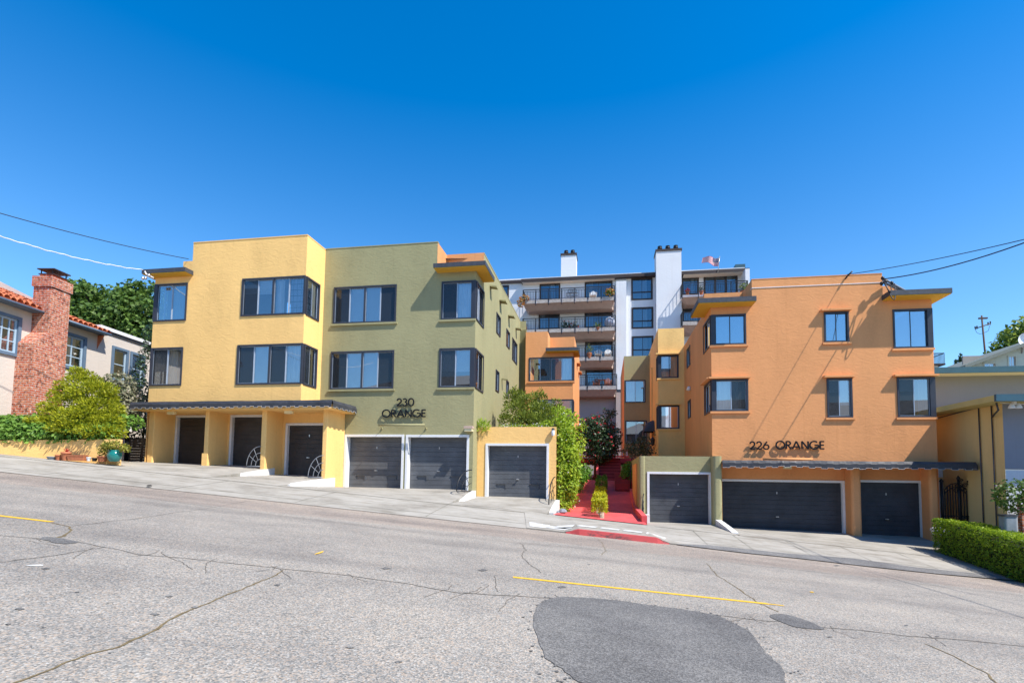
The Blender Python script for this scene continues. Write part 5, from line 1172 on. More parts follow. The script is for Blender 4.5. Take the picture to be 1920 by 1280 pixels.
# brick chimney: wide base, sloped shoulder, tall stack
uc = uH+.72
cu = lambda x, y: FH.U(x, y, uc)
vb0, vb1 = cu(61, 680)[1], cu(122.5, 690)[1]; vt0, vt1 = cu(86, 610)[1]-.02, vb1
vt0 = cu(93, 580)[1]; zsh0, zsh1 = cu(62, 642)[2], cu(86, 622)[2]; ztp = cu(117, 545)[2]; zcap = cu(118, 527)[2]
mb = MB(); mb.box(uH+.002, uc, vb0, vb1, -.6, zsh0); mb.hexa([(uH+.002, vb0, zsh0), (uc, vb0, zsh0), (uc, vb1, zsh0), (uH+.002, vb1, zsh0), (uH+.002, vt0, zsh1+.0), (uc, vt0, zsh1+.0), (uc, vb1, zsh1+.0), (uH+.002, vb1, zsh1+.0)])
mb.box(uH-.02, uc, vt0, vb1, zsh1+.0, ztp); mb.box(uH-.07, uc+.05, vt0-.05, vb1+.05, ztp, zcap+.02); mb.box(uH+.1, uc-.1, vt0+.1, vb1-.1, zcap+.02, zcap+.14)
ch = HS.part('chimney', mb, 'brick')
mb = MB(); mb.box(uH-.0, uc+.02, vt0+.06, vb1-.06, zcap+.34, zcap+.38)
for a in (uH+.12, uc-.12):
    for b in (vt0+.14, vb1-.14): mb.box(a-.015, a+.015, b-.015, b+.015, zcap+.14, zcap+.34)
mb.box(uH+.05, uc-.04, vt0+.08, vb1-.08, zcap+.14, zcap+.17)
HS.part('chimney_cap', mb, 'brown', ch)
# retaining wall, ivy bank, shrubs
YR = 18.6
RW = Thing('retaining_wall', 'low yellow retaining wall under the ivy at the left edge', 'wall', (-18.5, YR, .2), FW)
a, b = FW.V(-60, 840, YR), FW.V(222, 823, YR); mb = MB()
zt0, zt1 = FW.V(0, 840, YR)[2], b[2]; zl = zt0-(zt1-zt0)/(b[0]-FW.V(0, 840, YR)[0])*(FW.V(0, 840, YR)[0]-a[0]-3)
mb.hexa([(a[0]-3, YR, -.8), (b[0], YR, -.8), (b[0], YR+.2, -.8), (a[0]-3, YR+.2, -.8), (a[0]-3, YR, zl), (b[0], YR, zt1), (b[0], YR+.2, zt1), (a[0]-3, YR+.2, zl)])
e_ = (b[0]*1.15, YR*1.15)
mb.hexa([(b[0]-.25, YR+.2, -.8), (b[0]-.003, YR+.2, -.8), (e_[0], e_[1], -.8), (e_[0]-.25, e_[1], -.8), (b[0]-.25, YR+.2, zt1-.003), (b[0]-.003, YR+.2, zt1-.003), (e_[0], e_[1], zt1+.1), (e_[0]-.25, e_[1], zt1+.1)])
RW.part('wall', mb, 'yellow')
mb = MB(); mb.face([(a[0]-3, YR+.2, zl-.05), (b[0]-.1, YR+.2, zt1-.05), (b[0]*1.32, 25.5, zt1+1.0), (a[0]-3, 25.5, zl+1.2)]); struct('bank_soil', mb, 'soil')
cl = []
for i in range(26):
    x = a[0]-1+(b[0]-a[0]+.25)*i/25; z = zl+(zt1-zl)*(x-a[0]+3)/(b[0]-a[0]+3); cl.append(((x, YR+.35, z+.22), (.55, .50, .42))); cl.append(((x, YR+1.3, z+.75), (.6, .6, .30)))
T = single('ivy', (lambda m: (m.leaves(cl, 9500, .13, 1.25, shell=.75, up=.5, out=.8, flat=True), m)[1])(MB()), 'ivy', None, None, (-18.5, YR, .5), FW); T['kind'] = 'stuff'; T['label'] = 'dense green ivy cover spilling over the low yellow retaining wall'; T['category'] = 'ivy'
p = FW.V(165, 815, 20.0); q = lambda x, y, Y=19.8: FW.V(x, y, Y)
def blobs(lst): return [((*q(x, y, Y)[:2], q(x, y, Y)[2]), (r, r*.9, r*k)) for (x, y, Y, r, k) in lst]
cc = blobs([(150, 722, 19.8, .55, 1.1), (168, 738, 19.6, .75, .9), (135, 758, 19.7, .75, .8), (185, 765, 19.4, .75, .8), (110, 775, 19.6, .6, .6), (155, 785, 19.1, .9, .75), (200, 792, 19.2, .6, .8), (95, 790, 19.3, .5, .5), (70, 789, 19.4, .35, .4), (135, 803, 18.9, .7, .6), (180, 808, 18.8, .65, .6), (208, 810, 19.0, .45, .7), (125, 735, 19.9, .45, .8), (143, 702, 19.9, .28, 1.2), (195, 730, 19.7, .45, .9), (112, 806, 18.9, .45, .5), (141, 694, 20.0, .13, 1.8), (152, 700, 20.0, .2, 1.5), (165, 706, 20, .25, 1.2), (113, 722, 20, .2, 1.3), (104, 742, 20, .25, .9), (84, 762, 19.8, .25, .8), (206, 748, 19.8, .3, 1), (60, 786, 19.5, .2, .5), (178, 716, 19.9, .28, 1.2), (216, 775, 19.6, .3, 1.1)])
cc = [(c, (r[0]*1.05, r[1], r[2]*.62)) for c, r in cc]
T = Thing('conifer_bush', 'golden green conifer bush spreading over ivy beside the brick chimney', 'bush', p, FW); mb = MB(); mb.leaves(cc, 22000, .105, 2.6, shell=.45, up=.25, out=1.1); T.part('foliage', mb, 'conifer')
mb = MB(); mb.tube([(p[0], p[1]+.3, p[2]-.6), (p[0]-.05, p[1]+.3, p[2]+.6), (p[0]-.2, p[1]+.3, p[2]+1.6)], .09, 8, r1=.02)
for dx in (-.9, -.5, .5, .8): mb.tube([(p[0], p[1]+.3, p[2]+.1), (p[0]+dx*.6, p[1]+.1, p[2]+.5), (p[0]+dx, p[1], p[2]+.9)], .04, 6, r1=.01)
T.part('trunk', mb, 'bark')
cc = blobs([(222, 725, 22.2, .7, .9), (238, 745, 22.3, .65, 1.0), (225, 765, 22.1, .75, .9), (212, 740, 22.2, .5, 1), (240, 775, 22.2, .5, .8)])
T = Thing('shrub', 'pale variegated shrub between the golden bush and the yellow building', 'shrub', q(228, 790, 23.2), FW); mb = MB(); mb.leaves(cc, 3800, .13, 1.6, shell=.6, flat=True); T.part('foliage', mb, 'variegated')
b_ = q(230, 800, 23.2); mb = MB(); mb.tube([(b_[0], b_[1], b_[2]-1), (b_[0], b_[1], b_[2]+1.2)], .05, 6, r1=.02); T.part('trunk', mb, 'bark')
cc = blobs([(262, 700, 25.5, .35, 2.2), (268, 740, 25.3, .5, 1.6), (255, 775, 25.0, .7, 1.2), (272, 670, 25.6, .3, 2), (281, 622, 25.8, .35, 1.2), (284, 650, 25.8, .3, 1.5), (263, 810, 25.0, .8, .8)])
T = Thing('shrub', 'tall dark shrub in the shaded gap left of the yellow building', 'shrub', q(265, 830, 25.2), FW); mb = MB(); mb.leaves(cc, 3000, .14, 2.0, shell=.5, flat=True); T.part('foliage', mb, 'camellia')
b_ = q(265, 850, 25.2); mb = MB(); mb.tube([(b_[0], b_[1], b_[2]-.5), (b_[0]+.1, b_[1], b_[2]+2.6), (b_[0]+.5, b_[1], b_[2]+5)], .06, 6, r1=.015); T.part('trunk', mb, 'bark')
# gate between the wall and the building, with a lantern post
p = FW.V(255, 862, 22.6); T = Thing('garden_gate', 'brown slatted side gate between the planted bank and the yellow building', 'gate', p, FW)
l, r = FW.V(237, 860, 22.6), FW.V(273, 860, 22.6); zt = FW.V(255, 820.5, 22.6)[2]; mb = MB(); k = 9
for i in range(k): z0 = l[2]-.1+(zt-l[2]+.1)*i/k; mb.box(l[0], r[0], 22.6, 22.63, z0+.003, z0+(zt-l[2]+.1)/k-.003)
mb.box(l[0], l[0]+.08, 22.64, 22.70, l[2]-.1, zt); mb.box(r[0]-.08, r[0], 22.64, 22.70, l[2]-.1, zt); T.part('boards', mb, 'gatewood')
for u in (FW.V(235, 860, 22.5)[0], FW.V(275.5, 860, 22.5)[0]-.05): mb = MB(); mb.box(u-.05, u+.05, 22.48, 22.6, l[2]-.3, FW.V(255, 770, 22.5)[2]); T.part('post', mb, 'iron')
p = FW.V(241, 772, 22.1); T = Thing('wall_lantern', 'black iron lantern with a flat cap beside the side gate', 'lantern', p, FW); mb = MB()
zb = FW.V(240, 797, 22.1)[2]; hh = p[2]-zb
for a, b in ((-.17, -.17), (.17, -.17), (.17, .17), (-.17, .17)): mb.tube([(p[0]+a*.7, p[1]+b*.7, zb), (p[0]+a, p[1]+b, p[2]-.05)], .018, 5)
mb.box(p[0]-.30, p[0]+.30, p[1]-.3, p[1]+.3, p[2]-.05, p[2]+.0); mb.box(p[0]-.24, p[0]+.24, p[1]-.24, p[1]+.24, p[2]-.12, p[2]-.06); mb.tube([(p[0]-.22, p[1], zb-2.0), (p[0]-.22, p[1], zb), (p[0], p[1], zb)], .03, 6); T.part('frame', mb, 'iron')
mb = MB(); mb.box(p[0]-.10, p[0]+.10, p[1]-.1, p[1]+.1, zb-.02, zb-.25); T.part('mail_plate', mb, 'white')
# pots along the wall
def pot(x, y, r, h, mat, label, cat='flower pot', name='flower_pot', plant=None, Y=18.32, group=None, sq=None):
    p = FW.V(x, y, Y); z = p[2]; T = Thing(name, label, cat, p, FW, group); mb = MB()
    if sq: mb.hexa([(p[0]-sq*.9, Y-.09, z), (p[0]+sq*.9, Y-.09, z), (p[0]+sq*.9, Y+.09, z), (p[0]-sq*.9, Y+.09, z), (p[0]-sq, Y-.11, z+h), (p[0]+sq, Y-.11, z+h), (p[0]+sq, Y+.11, z+h), (p[0]-sq, Y+.11, z+h)]); mb.box(p[0]-sq*1.03, p[0]+sq*1.03, Y-.12, Y+.12, z+h, z+h+.035)
    else: mb.lathe(p, [(r*.68, 0), (r*.9, h*.72), (r*.92, h*.74), (r*1.02, h*.75), (r*1.02, h), (r*.85, h), (r*.8, h*.9)], 18)
    T.part('pot', mb, mat); mb = MB()
    if not sq: mb.lathe((p[0], p[1], z+h*.86), [(r*.82, 0), (r*.82, .01)], 14)
    else: mb.box(p[0]-sq*.9, p[0]+sq*.9, Y-.09, Y+.09, z+h+.036, z+h+.045)
    T.part('soil', mb, 'soil')
    if plant:
        mb = MB(); mb.leaves([((p[0], p[1], z+h+plant[1]*.5), (plant[0], plant[0], plant[1]*.55))], plant[2], plant[3], 1.6, shell=.2, flat=True); T.part('foliage', mb, plant[4])
    return T
pot(97, 862, .15, .12, 'stone', 'wide shallow grey bowl, leftmost of the pots under the retaining wall')
pot(110, 862.5, .11, .19, 'terracotta', 'plain empty terracotta pot between the grey bowl and the stacked pot')
T = pot(123, 862.5, .145, .28, 'terracotta', 'tall terracotta pot on a saucer with a red succulent under the retaining wall', plant=(.09, .12, 50, .05, 'redflower'))
pot(145, 863, .3, .15, 'terracotta', 'long terracotta trough under the retaining wall', 'planter', 'trough', sq=.28, plant=(.2, .08, 40, .04, 'greyshrub'))
pot(166, 864, .07, .13, 'white', 'small white pot right of the long terracotta trough')
pot(177, 864.5, .085, .12, 'iron', 'small dark pot between the white pot and the terracotta pot')
pot(191.5, 865, .155, .19, 'terracotta', 'terracotta pot next to the teal glazed jar', plant=(.2, .4, 110, .08, 'jade'))
p = FW.V(214, 865, 18.3); T = Thing('glazed_planter', 'large teal glazed jar with a round jade plant beside the side gate', 'planter', p, FW); mb = MB(); mb.lathe(p, [(.13, 0), (.19, .08), (.225, .20), (.20, .32), (.18, .34), (.22, .39), (.17, .39), (.16, .34)], 22); T.part('jar', mb, 'teal')
mb = MB(); mb.leaves([((p[0]-.05, p[1], p[2]+.56), (.40, .34, .17)), ((p[0]-.28, p[1], p[2]+.48), (.2, .2, .17)), ((p[0]+.32, p[1], p[2]+.46), (.2, .2, .15))], 800, .075, 1.4, shell=.4, flat=True); T.part('foliage', mb, 'jade')
mb = MB()
for dx in (-.3, -.1, .15, .3): mb.tube([(p[0], p[1], p[2]+.33), (p[0]+dx*.5, p[1]+dx*.2, p[2]+.45), (p[0]+dx*.8, p[1]+dx*.3, p[2]+.56)], .015, 5, r1=.01)
T.part('stems', mb, 'bark')

# ================================================================== CURB WEDGES AND RAILINGS
def wedge(u, w, v_tip, v_back, z_tip, z_back, label, flare=0, zb=None):
    z_tip = side(*FB.W((u-flare, v_tip, 0))[:2])+.035
    mb = MB(); n = 8; P = []
    for i in range(n+1):
        t = i/n; v = v_tip+(v_back-v_tip)*t; z = z_tip+(z_back-z_tip)*(t**.8); uu = u-flare*(1-t)**2; P.append((uu, v, z))
    for (a, b) in zip(P[:-1], P[1:]):
        mb.hexa([(a[0]-w/2, a[1], a[2]-1.0), (a[0]+w/2, a[1], a[2]-1.0), (b[0]+w/2, b[1], b[2]-1.0), (b[0]-w/2, b[1], b[2]-1.0), (a[0]-w/2, a[1], a[2]), (a[0]+w/2, a[1], a[2]), (b[0]+w/2, b[1], b[2]), (b[0]-w/2, b[1], b[2])])
    return single('curb_wall', mb, 'whitewash', label, 'curb wall', (u, v_back, z_back), FB, 'white sloping curb walls between the driveways')
uw1 = FB.V(491, 878, 18.75)[0]; uw2 = FB.V(607, 896, 18.75)[0]; uw3 = FB.V(886, 922, 20.1)[0]; uw4 = FB.V(1044, 940, 20.9)[0]; uw6 = FB.V(1347, 976, 22.0)[0]
def tipz(px, py, v): return FB.V(px, py, v)[2]
wedge(uw1, .24, 16.6, 19.4, FB.V(365, 889, 16.6)[2], FB.V(492, 876.5, 18.8)[2], 'white sloping curb wall below the second yellow garage bay', .15)
wedge(uw2, .24, 16.6, 19.4, FB.V(530, 911, 16.6)[2], FB.V(607, 895, 18.8)[2], 'white sloping curb wall below the third yellow garage bay', .15)
wedge(uw3, .22, 18.3, 20.19, FB.V(850, 944, 18.3)[2], FB.V(888, 919.5, 20.1)[2], 'white sloping curb wall at the foot of the olive corner')
wedge(uw4, .22, 18.4, 21.3, FB.V(1024, 972, 18.4)[2], FB.V(1046, 935, 20.9)[2], 'white sloping curb wall along the left side of the red path')
wedge(uw6, .20, 19.3, 22.03, FB.V(1386, 1002, 19.2)[2], FB.V(1350, 974, 22)[2], 'narrow white sloping curb wall at the foot of the olive garage pier')
p = FB.V(1211, 979, 22.2); mb = MB(); mb.box(p[0]-.16, p[0]+.14, 22.0, 22.42, p[2]-.3, p[2]+.32); single('curb_wall', mb, 'whitewash', 'short white block under the railing right of the red path', 'curb wall', p, FB, 'white sloping curb walls between the driveways')
# red side wall of the path
mb = MB(); q = []
for i in range(9):
    v = FB.vy(1.5, YS+.3)+.5+i*1.1; q.append((UPR-.02, v, pathz(UPR, v)))
for a, b in zip(q[:-1], q[1:]): mb.hexa([(a[0]-.09, a[1], a[2]-.4), (a[0]+.09, a[1], a[2]-.4), (b[0]+.09, b[1], b[2]-.4), (b[0]-.09, b[1], b[2]-.4), (a[0]-.09, a[1], a[2]+.24), (a[0]+.09, a[1], a[2]+.24), (b[0]+.09, b[1], b[2]+.24), (b[0]-.09, b[1], b[2]+.24)])
single('path_wall', mb, 'redpaint', 'low red painted side wall along the right edge of the path', 'low wall', q[0], FB)
# fan-shaped railings
def fan(u, v, z, R, label, mat, group, left=True, tilt=0):
    """quarter-circle railing standing in the plane of the driveway edge: rings about the pier foot"""
    T = Thing('fan_railing', label, 'railing', (u, v, z), FB, group); s = -1
    for k, f in enumerate((1, .66, .34)):
        mb = MB(); r = R*f; mb.tube([(u-.0, v-r*math.cos(a)*.62, z+tilt*r*math.cos(a)+r*math.sin(a)*1.0) for a in [math.pi/2*i/12 for i in range(13)]], .026 if k == 0 else .02, 6); T.part('arc', mb, mat)
    for a in (35, 62): 
        mb = MB(); a = math.radians(a); mb.tube([(u, v-R*.34*math.cos(a)*.62, z+R*.34*math.sin(a)), (u, v-R*math.cos(a)*.62, z+R*math.sin(a))], .010, 5); T.part('spoke', mb, mat)
    mb = MB(); mb.tube([(u, v-R*.64, z-.02), (u, v, z-.02)], .02, 5); T.part('base_rail', mb, mat)
def fan_at(px, pbase, ptop, v, Rh, label, mat, group):
    a = FB.V(px, pbase, v); t = FB.V(px, ptop, v); fan(a[0], v, a[2], t[2]-a[2], label, mat, group)
# these two stand across the opening, facing the street
def fan_front(u1, v, z, R, W_, label, mat, group, skew=0):
    T = Thing('fan_railing', label, 'railing', (u1, v, z), FB, group)
    for k, f in enumerate((1, .66, .34)):
        mb = MB(); mb.tube([(u1-W_*f*math.cos(a), v-skew*math.cos(a)*f, z+R*f*math.sin(a)) for a in [math.pi/2*i/14 for i in range(15)]], (.022 if mat == 'iron' else .015) if k == 0 else .013, 6); T.part('arc', mb, mat)
    for a in (32, 60):
        a = math.radians(a); mb = MB(); mb.tube([(u1-W_*.34*math.cos(a), v-skew*.34*math.cos(a), z+R*.34*math.sin(a)), (u1-W_*math.cos(a), v-skew*math.cos(a), z+R*math.sin(a))], .010, 5); T.part('spoke', mb, mat)
    mb = MB(); mb.tube([(u1-W_, v-skew, z-.02), (u1, v, z-.02)], .02, 5); T.part('base_rail', mb, mat)
p = FB.V(486, 873, 18.7); t = FB.V(484, 836.5, 18.7); fan_front(p[0]+.03, 18.7, p[2], t[2]-p[2], p[0]-FB.V(463, 873, 18.7)[0]+.05, 'grey fan railing with three arcs beside the second yellow garage bay', 'greyiron', 'fan railings beside the garages')
p = FB.V(604, 894, 18.7); t = FB.V(602, 853.5, 18.7); fan_front(p[0]+.03, 18.7, p[2], t[2]-p[2], p[0]-FB.V(581, 896, 18.7)[0]+.05, 'grey fan railing with three arcs beside the third yellow garage bay', 'greyiron', 'fan railings beside the garages', .1)
p = FB.V(883, 919, 19.9); t = FB.V(883, 880.5, 19.9); fan_front(p[0], 19.95, p[2], t[2]-p[2], .30, 'black fan railing at the corner of the olive building', 'iron', 'fan railings beside the garages', 1.0)
p = FB.V(1040, 944, 20.8); t = FB.V(1039, 894, 20.8); fan_front(p[0], 20.85, p[2], t[2]-p[2], .10, 'black fan railing between the yellow garage and the red path', 'iron', 'fan railings beside the garages', 1.3)
p = FB.V(1209, 966, 22.2); t = FB.V(1205, 926, 22.2); fan_front(p[0]-.02, 22.4, p[2], t[2]-p[2], .10, 'black fan railing on the white block right of the red path', 'iron', 'fan railings beside the garages', .5)
# lamp boxes
def lampbox(p, w, label, d=.16, h=.14, mount='yellow', fr=FB):
    T = Thing('ceiling_lamp' if mount else 'wall_lamp', label, 'lamp', p, fr); mb = MB(); mb.rbox(p[0]-w/2, p[0]+w/2, p[1]-d/2, p[1]+d/2, p[2]-h, p[2]-.025, .03); T.part('diffuser', mb, 'lamp'); mb = MB(); mb.box(p[0]-w/2-.02, p[0]+w/2+.02, p[1]-d/2-.02, p[1]+d/2+.02, p[2]-.024, p[2]-.001); T.part('base_plate', mb, mount or 'slab')
lampbox((FB.V(322, 770, 18.75)[0], 18.75, zC-.0), .34, 'cream box lamp under the canopy before the first yellow bay'); lampbox((FB.V(542, 770, 18.75)[0], 18.75, zC), .34, 'cream box lamp under the canopy before the third yellow bay')
lampbox((FB.V(1478, 880, 22.2)[0], 22.3, zA-.11), .30, 'cream box lamp under the scalloped awning of the orange building', h=.2, mount='orange')
p = FB.V(878.5, 801.5, 20.0); T = Thing('wall_lamp', 'shallow cream wall lamp with a dark hood above the right olive garage', 'lamp', p); mb = MB(); mb.box(p[0]-.15, p[0]+.15, 19.93, 20.19, p[2]-.14, p[2]-.03); T.part('diffuser', mb, 'lamp'); mb = MB(); mb.box(p[0]-.17, p[0]+.17, 19.90, 20.195, p[2]-.028, p[2]+.06); T.part('hood', mb, 'slab')
p = FB.V(1037, 811, 20.85); T = Thing('wall_lamp', 'small round lamp at the top corner of the yellow garage', 'lamp', p); mb = MB(); mb.lathe((p[0], p[1]-.02, p[2]-.12), [(.05, 0), (.07, .06), (.07, .18), (.04, .24)], 10); T.part('diffuser', mb, 'white'); mb = MB(); mb.lathe((p[0], p[1]-.02, p[2]+.12), [(.08, 0), (.03, .06)], 10); T.part('cap', mb, 'iron')
p = FB.U(1291.5, 728.5, UWL-.08); T = Thing('wall_lamp', 'small white floodlight on the shaded orange side wall', 'lamp', p); mb = MB(); mb.lathe((p[0], p[1], p[2]-.1), [(.05, 0), (.13, .03), (.06, .2), (.03, .22)], 12); T.part('shade', mb, 'white'); mb = MB(); mb.tube([(p[0], p[1], p[2]+.1), (UWL-.003, p[1], p[2]+.1)], .02, 6); T.part('arm', mb, 'white')
p = FB.V(1226, 826, 31.2); T = Thing('wall_lantern', 'black lantern hanging by the shaded yellow wing entrance', 'lantern', p); mb = MB(); mb.lathe((uy0-.2, 31.2, p[2]), [(.03, -.28), (.10, -.22), (.13, .05), (.15, .06), (.05, .2), (.02, .24)], 8, sm=False); T.part('body', mb, 'iron'); mb = MB(); mb.tube([(uy0-.2, 31.2, p[2]+.24), (uy0-.2, 31.2, p[2]+.36), (uy0-.003, 31.2, p[2]+.32)], .015, 5); T.part('bracket', mb, 'iron')

# ================================================================== COURTYARD PLANTING
def P(x, y, v): return FB.V(x, y, v)
def bl(lst): return [((*P(x, y, v),), (r, r*.9, r*k)) for (x, y, v, r, k) in lst]
# climbing vine on the garage flank
cc = []
for i in range(34):
    t = i/33; y = 792+170*t; xr_ = 1062+14*math.sin(t*3.1)+4*math.sin(i*1.7)-10*max(0, t-.75)*4; cc.append(((*P(xr_-6, y, 21.6+.25*math.sin(i)),), (.34, .45, .34))); cc.append(((*P(1052, y, 21.15),), (.22, .22, .3)))
cc += bl([(1040, 795, 21.5, .4, .6), (1025, 796, 21.6, .35, .5), (1060, 780, 21.8, .5, .6), (1080, 800, 22.4, .45, .9), (1050, 770, 22.2, .4, .6), (1075, 850, 23.2, .5, 1.0), (1080, 830, 23.5, .5, 1.0), (1070, 900, 23, .45, 1), (1068, 935, 22.3, .4, .9)])
T = Thing('climbing_vine', 'bright green flowering vine covering the flank of the yellow garage by the path', 'vine', P(1060, 955, 21.5)); mb = MB()
mb.leaves(cc, 10500, .115, 1.5, shell=.6, up=.3, out=.9, flat=True, clip=lambda p: not (p.x < UG3R+.02 and p.y > 20.95 and p.z < zG+.05) and not (p.x < UG3R-.10 and p.z < zG)); T.part('foliage', mb, 'vine')
mb = MB(); mb.leaves(cc, 120, .075, 1.1, shell=.98, flat=True, clip=lambda p: p.x > UG3R); T.part('flowers', mb, 'whiteflower')
mb = MB()
for k in range(5): a = P(1052+k*3, 958, 21.3+.3*k); mb.tube([(a[0], a[1], a[2]), (a[0]+.1, a[1], a[2]+1), (a[0]-.05, a[1], a[2]+2.6)], .025, 5, r1=.01)
T.part('stems', mb, 'bark')
# juniper on the garage roof
T = Thing('juniper', 'spiky olive green juniper on the roof of the yellow garage', 'bush', P(985, 800, 23))
cc = bl([(965, 775, 23, .6, .9), (985, 765, 23.3, .65, .9), (1005, 775, 23, .6, .8), (1020, 772, 23.2, .5, .8), (960, 750, 23.6, .4, 1.1), (975, 748, 23.8, .4, 1.0), (1000, 752, 23.6, .42, .9), (950, 790, 22.6, .4, .8), (1035, 775, 23.6, .45, .7), (990, 788, 22.4, .7, .5), (1015, 790, 22.4, .6, .5), (967, 738, 23.9, .2, 1.6), (1012, 737, 23.9, .13, 1.4), (1014, 750, 23.9, .28, 1.2), (1003, 741, 23.9, .1, 1.5), (1021, 743, 23.9, .1, 1.3), (1043, 757, 23.8, .25, .8), (1040, 768, 23.9, .35, .7)])
mb = MB(); mb.leaves(cc, 7200, .12, 2.6, shell=.5, up=.7, out=1.0); T.part('foliage', mb, 'juniper')
mb = MB()
for (x, y) in ((960, 745), (975, 745), (1000, 752), (1013, 738), (1035, 765)): a = P(990, 800, 23.3); b = P(x, y, 23.8); mb.tube([a, tuple((a[i]+b[i])/2+(.15 if i == 2 else 0) for i in range(3)), b], .06, 6, r1=.012)
T.part('branches', mb, 'bark')
T = Thing('flower_bed', 'low pale flowers along the front edge of the yellow garage roof', 'flowers', P(980, 800, 21.3)); mb = MB(); cc = [((P(x, 797, 21.35)[0], 21.35, zG+.06), (.22, .14, .10)) for x in range(945, 1040, 6)]; mb.leaves(cc, 520, .07, 1.5, flat=True, shell=.3); T.part('foliage', mb, 'vine'); mb = MB(); mb.leaves(cc, 150, .055, 1.1, flat=True, shell=.9); T.part('flowers', mb, 'whiteflower')
T = Thing('grass_tuft', 'green tuft sprouting where the olive wall meets the yellow garage', 'plant', (uOR+.22, 20.85, zG)); mb = MB(); mb.leaves([((uOR+.2, 20.86, zG+.02), (.28, .16, .26))], 260, .16, 5, up=.6, out=.8, shell=.1, clip=lambda p: p.y < 21.0); T.part('foliage', mb, 'vine')
# camellia
T = Thing('camellia_tree', 'dark camellia tree dotted with red blooms before the stairs', 'tree', P(1116, 882, 32))
cc = bl([(1110, 810, 31.5, 1.0, .9), (1125, 800, 31.8, .9, .9), (1100, 830, 31.5, .8, .9), (1130, 830, 31.6, 1.0, .9), (1145, 815, 32, .7, 1), (1105, 795, 31.6, .6, .7), (1118, 855, 31.8, .85, .7), (1140, 845, 32, .7, .7), (1094, 812, 31.4, .5, 1), (1143, 776, 32.2, .28, 1.0), (1135, 770, 32.2, .16, 1.5), (1150, 774, 32.2, .18, 1), (1152, 830, 32, .45, 1)])
mb = MB(); mb.leaves(cc, 7000, .15, 1.9, shell=.45, flat=True, up=.4); T.part('foliage', mb, 'camellia'); mb = MB(); mb.leaves(cc[:9], 170, .13, 1.0, shell=.97, flat=True); T.part('flowers', mb, 'redflower')
a = P(1116, 885, 32); mb = MB(); mb.tube([(a[0], 32, a[2]-.4), (a[0]+.03, 32, a[2]+.8), (a[0]+.1, 32, a[2]+1.5)], .11, 8, r1=.07)
for d in ((-.7, .9), (.6, 1.1), (.1, 1.6), (.9, 2.0), (-.3, 1.9)): mb.tube([(a[0]+.08, 32, a[2]+1.2), (a[0]+d[0]*.5, 32-.1, a[2]+1.2+d[1]*.6), (a[0]+d[0], 31.9, a[2]+1.3+d[1])], .05, 6, r1=.015)
T.part('trunk', mb, 'bark')
# clipped low hedges down the middle of the path
def clipped(name, label, u0, u1, v0, v1, z0, z1, leaf, n, size, cat='hedge', round_=.12, fr=FB, base=None, legs=False, wav=.03):
    T = Thing(name, label, cat, ((u0+u1)/2, v0, z0), fr); mb = MB(); R = random; A_ = [((u1-u0)*(v1-v0), 't'), ((u1-u0)*(z1-z0), 'f'), ((v1-v0)*(z1-z0), 'l'), ((v1-v0)*(z1-z0), 'r'), ((u1-u0)*(z1-z0), 'b')]
    for _ in range(n):
        f = R.choices(A_, [a[0] for a in A_])[0][1]; x, y, z = R.uniform(u0, u1), R.uniform(v0, v1), R.uniform(z0, z1); k = R.random()**1.6*.10
        if f == 't': z = z1-k; nn = (0, 0, 1)
        elif f == 'f': y = v0+k; nn = (0, -1, 0)
        elif f == 'b': y = v1-k; nn = (0, 1, 0)
        elif f == 'l': x = u0+k; nn = (-1, 0, 0)
        else: x = u1-k; nn = (1, 0, 0)
        e = max(0, (z-(z1-round_))/round_); x = (u0+u1)/2+(x-(u0+u1)/2)*(1-.10*e*e)
        w = wav*noise.noise(Vector((x*2.5, y*2.5, z*2.5))); z += w; x += w
        o = Vector((nn[0]*.8+R.gauss(0, .55), nn[1]*.8+R.gauss(0, .55), nn[2]*.8+.25+R.gauss(0, .55))).normalized(); a = o.cross(Vector((R.gauss(0, 1), R.gauss(0, 1), R.gauss(0, 1)))).normalized(); b = o.cross(a); L_ = size*R.uniform(.6, 1.4)
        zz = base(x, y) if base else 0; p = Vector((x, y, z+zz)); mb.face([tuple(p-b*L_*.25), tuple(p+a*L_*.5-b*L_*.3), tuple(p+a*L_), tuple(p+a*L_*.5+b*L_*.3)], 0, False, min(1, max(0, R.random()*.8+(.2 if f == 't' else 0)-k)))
    T.part('foliage', mb, leaf)
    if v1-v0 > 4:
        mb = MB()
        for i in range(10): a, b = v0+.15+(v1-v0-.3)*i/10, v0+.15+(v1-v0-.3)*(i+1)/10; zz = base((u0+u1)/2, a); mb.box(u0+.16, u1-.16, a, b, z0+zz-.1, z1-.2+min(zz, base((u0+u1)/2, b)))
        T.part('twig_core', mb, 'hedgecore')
    mb = MB(); n_ = max(3, int((v1-v0)*2.2))
    for i in range(n_): v = v0+.12+(v1-v0-.24)*i/(n_-1); x = (u0+u1)/2+R.uniform(-.08, .08); zz = base(x, v) if base else 0; mb.tube([(x, v, z0-.42+zz if legs else z0+zz), (x+R.uniform(-.1, .1), v, z0+.08+zz), (x+R.uniform(-.15, .15), v, (z0+z1)/2+zz)], .014, 5, r1=.008)
    T.part('stems', mb, 'bark' if not legs else 'palestem'); return T
pb = lambda u, v: pathz(u, v)
uh0, uh1 = P(1110.5, 950, 19.6)[0], P(1137, 950, 19.6)[0]
for (v0, v1, h0, lbl) in ((18.8, 20.7, .42, 'nearest clipped golden boxwood block on bare stems between the two red lanes'), (21.2, 23.2, .56, 'second clipped golden boxwood block between the two red lanes'), (23.5, 25.5, .60, 'third clipped golden boxwood block between the two red lanes')):
    clipped('box_hedge', lbl, uh0, uh1, v0, v1, .22, .22+h0, 'boxwood', 2500, .07, base=pb, legs=True)
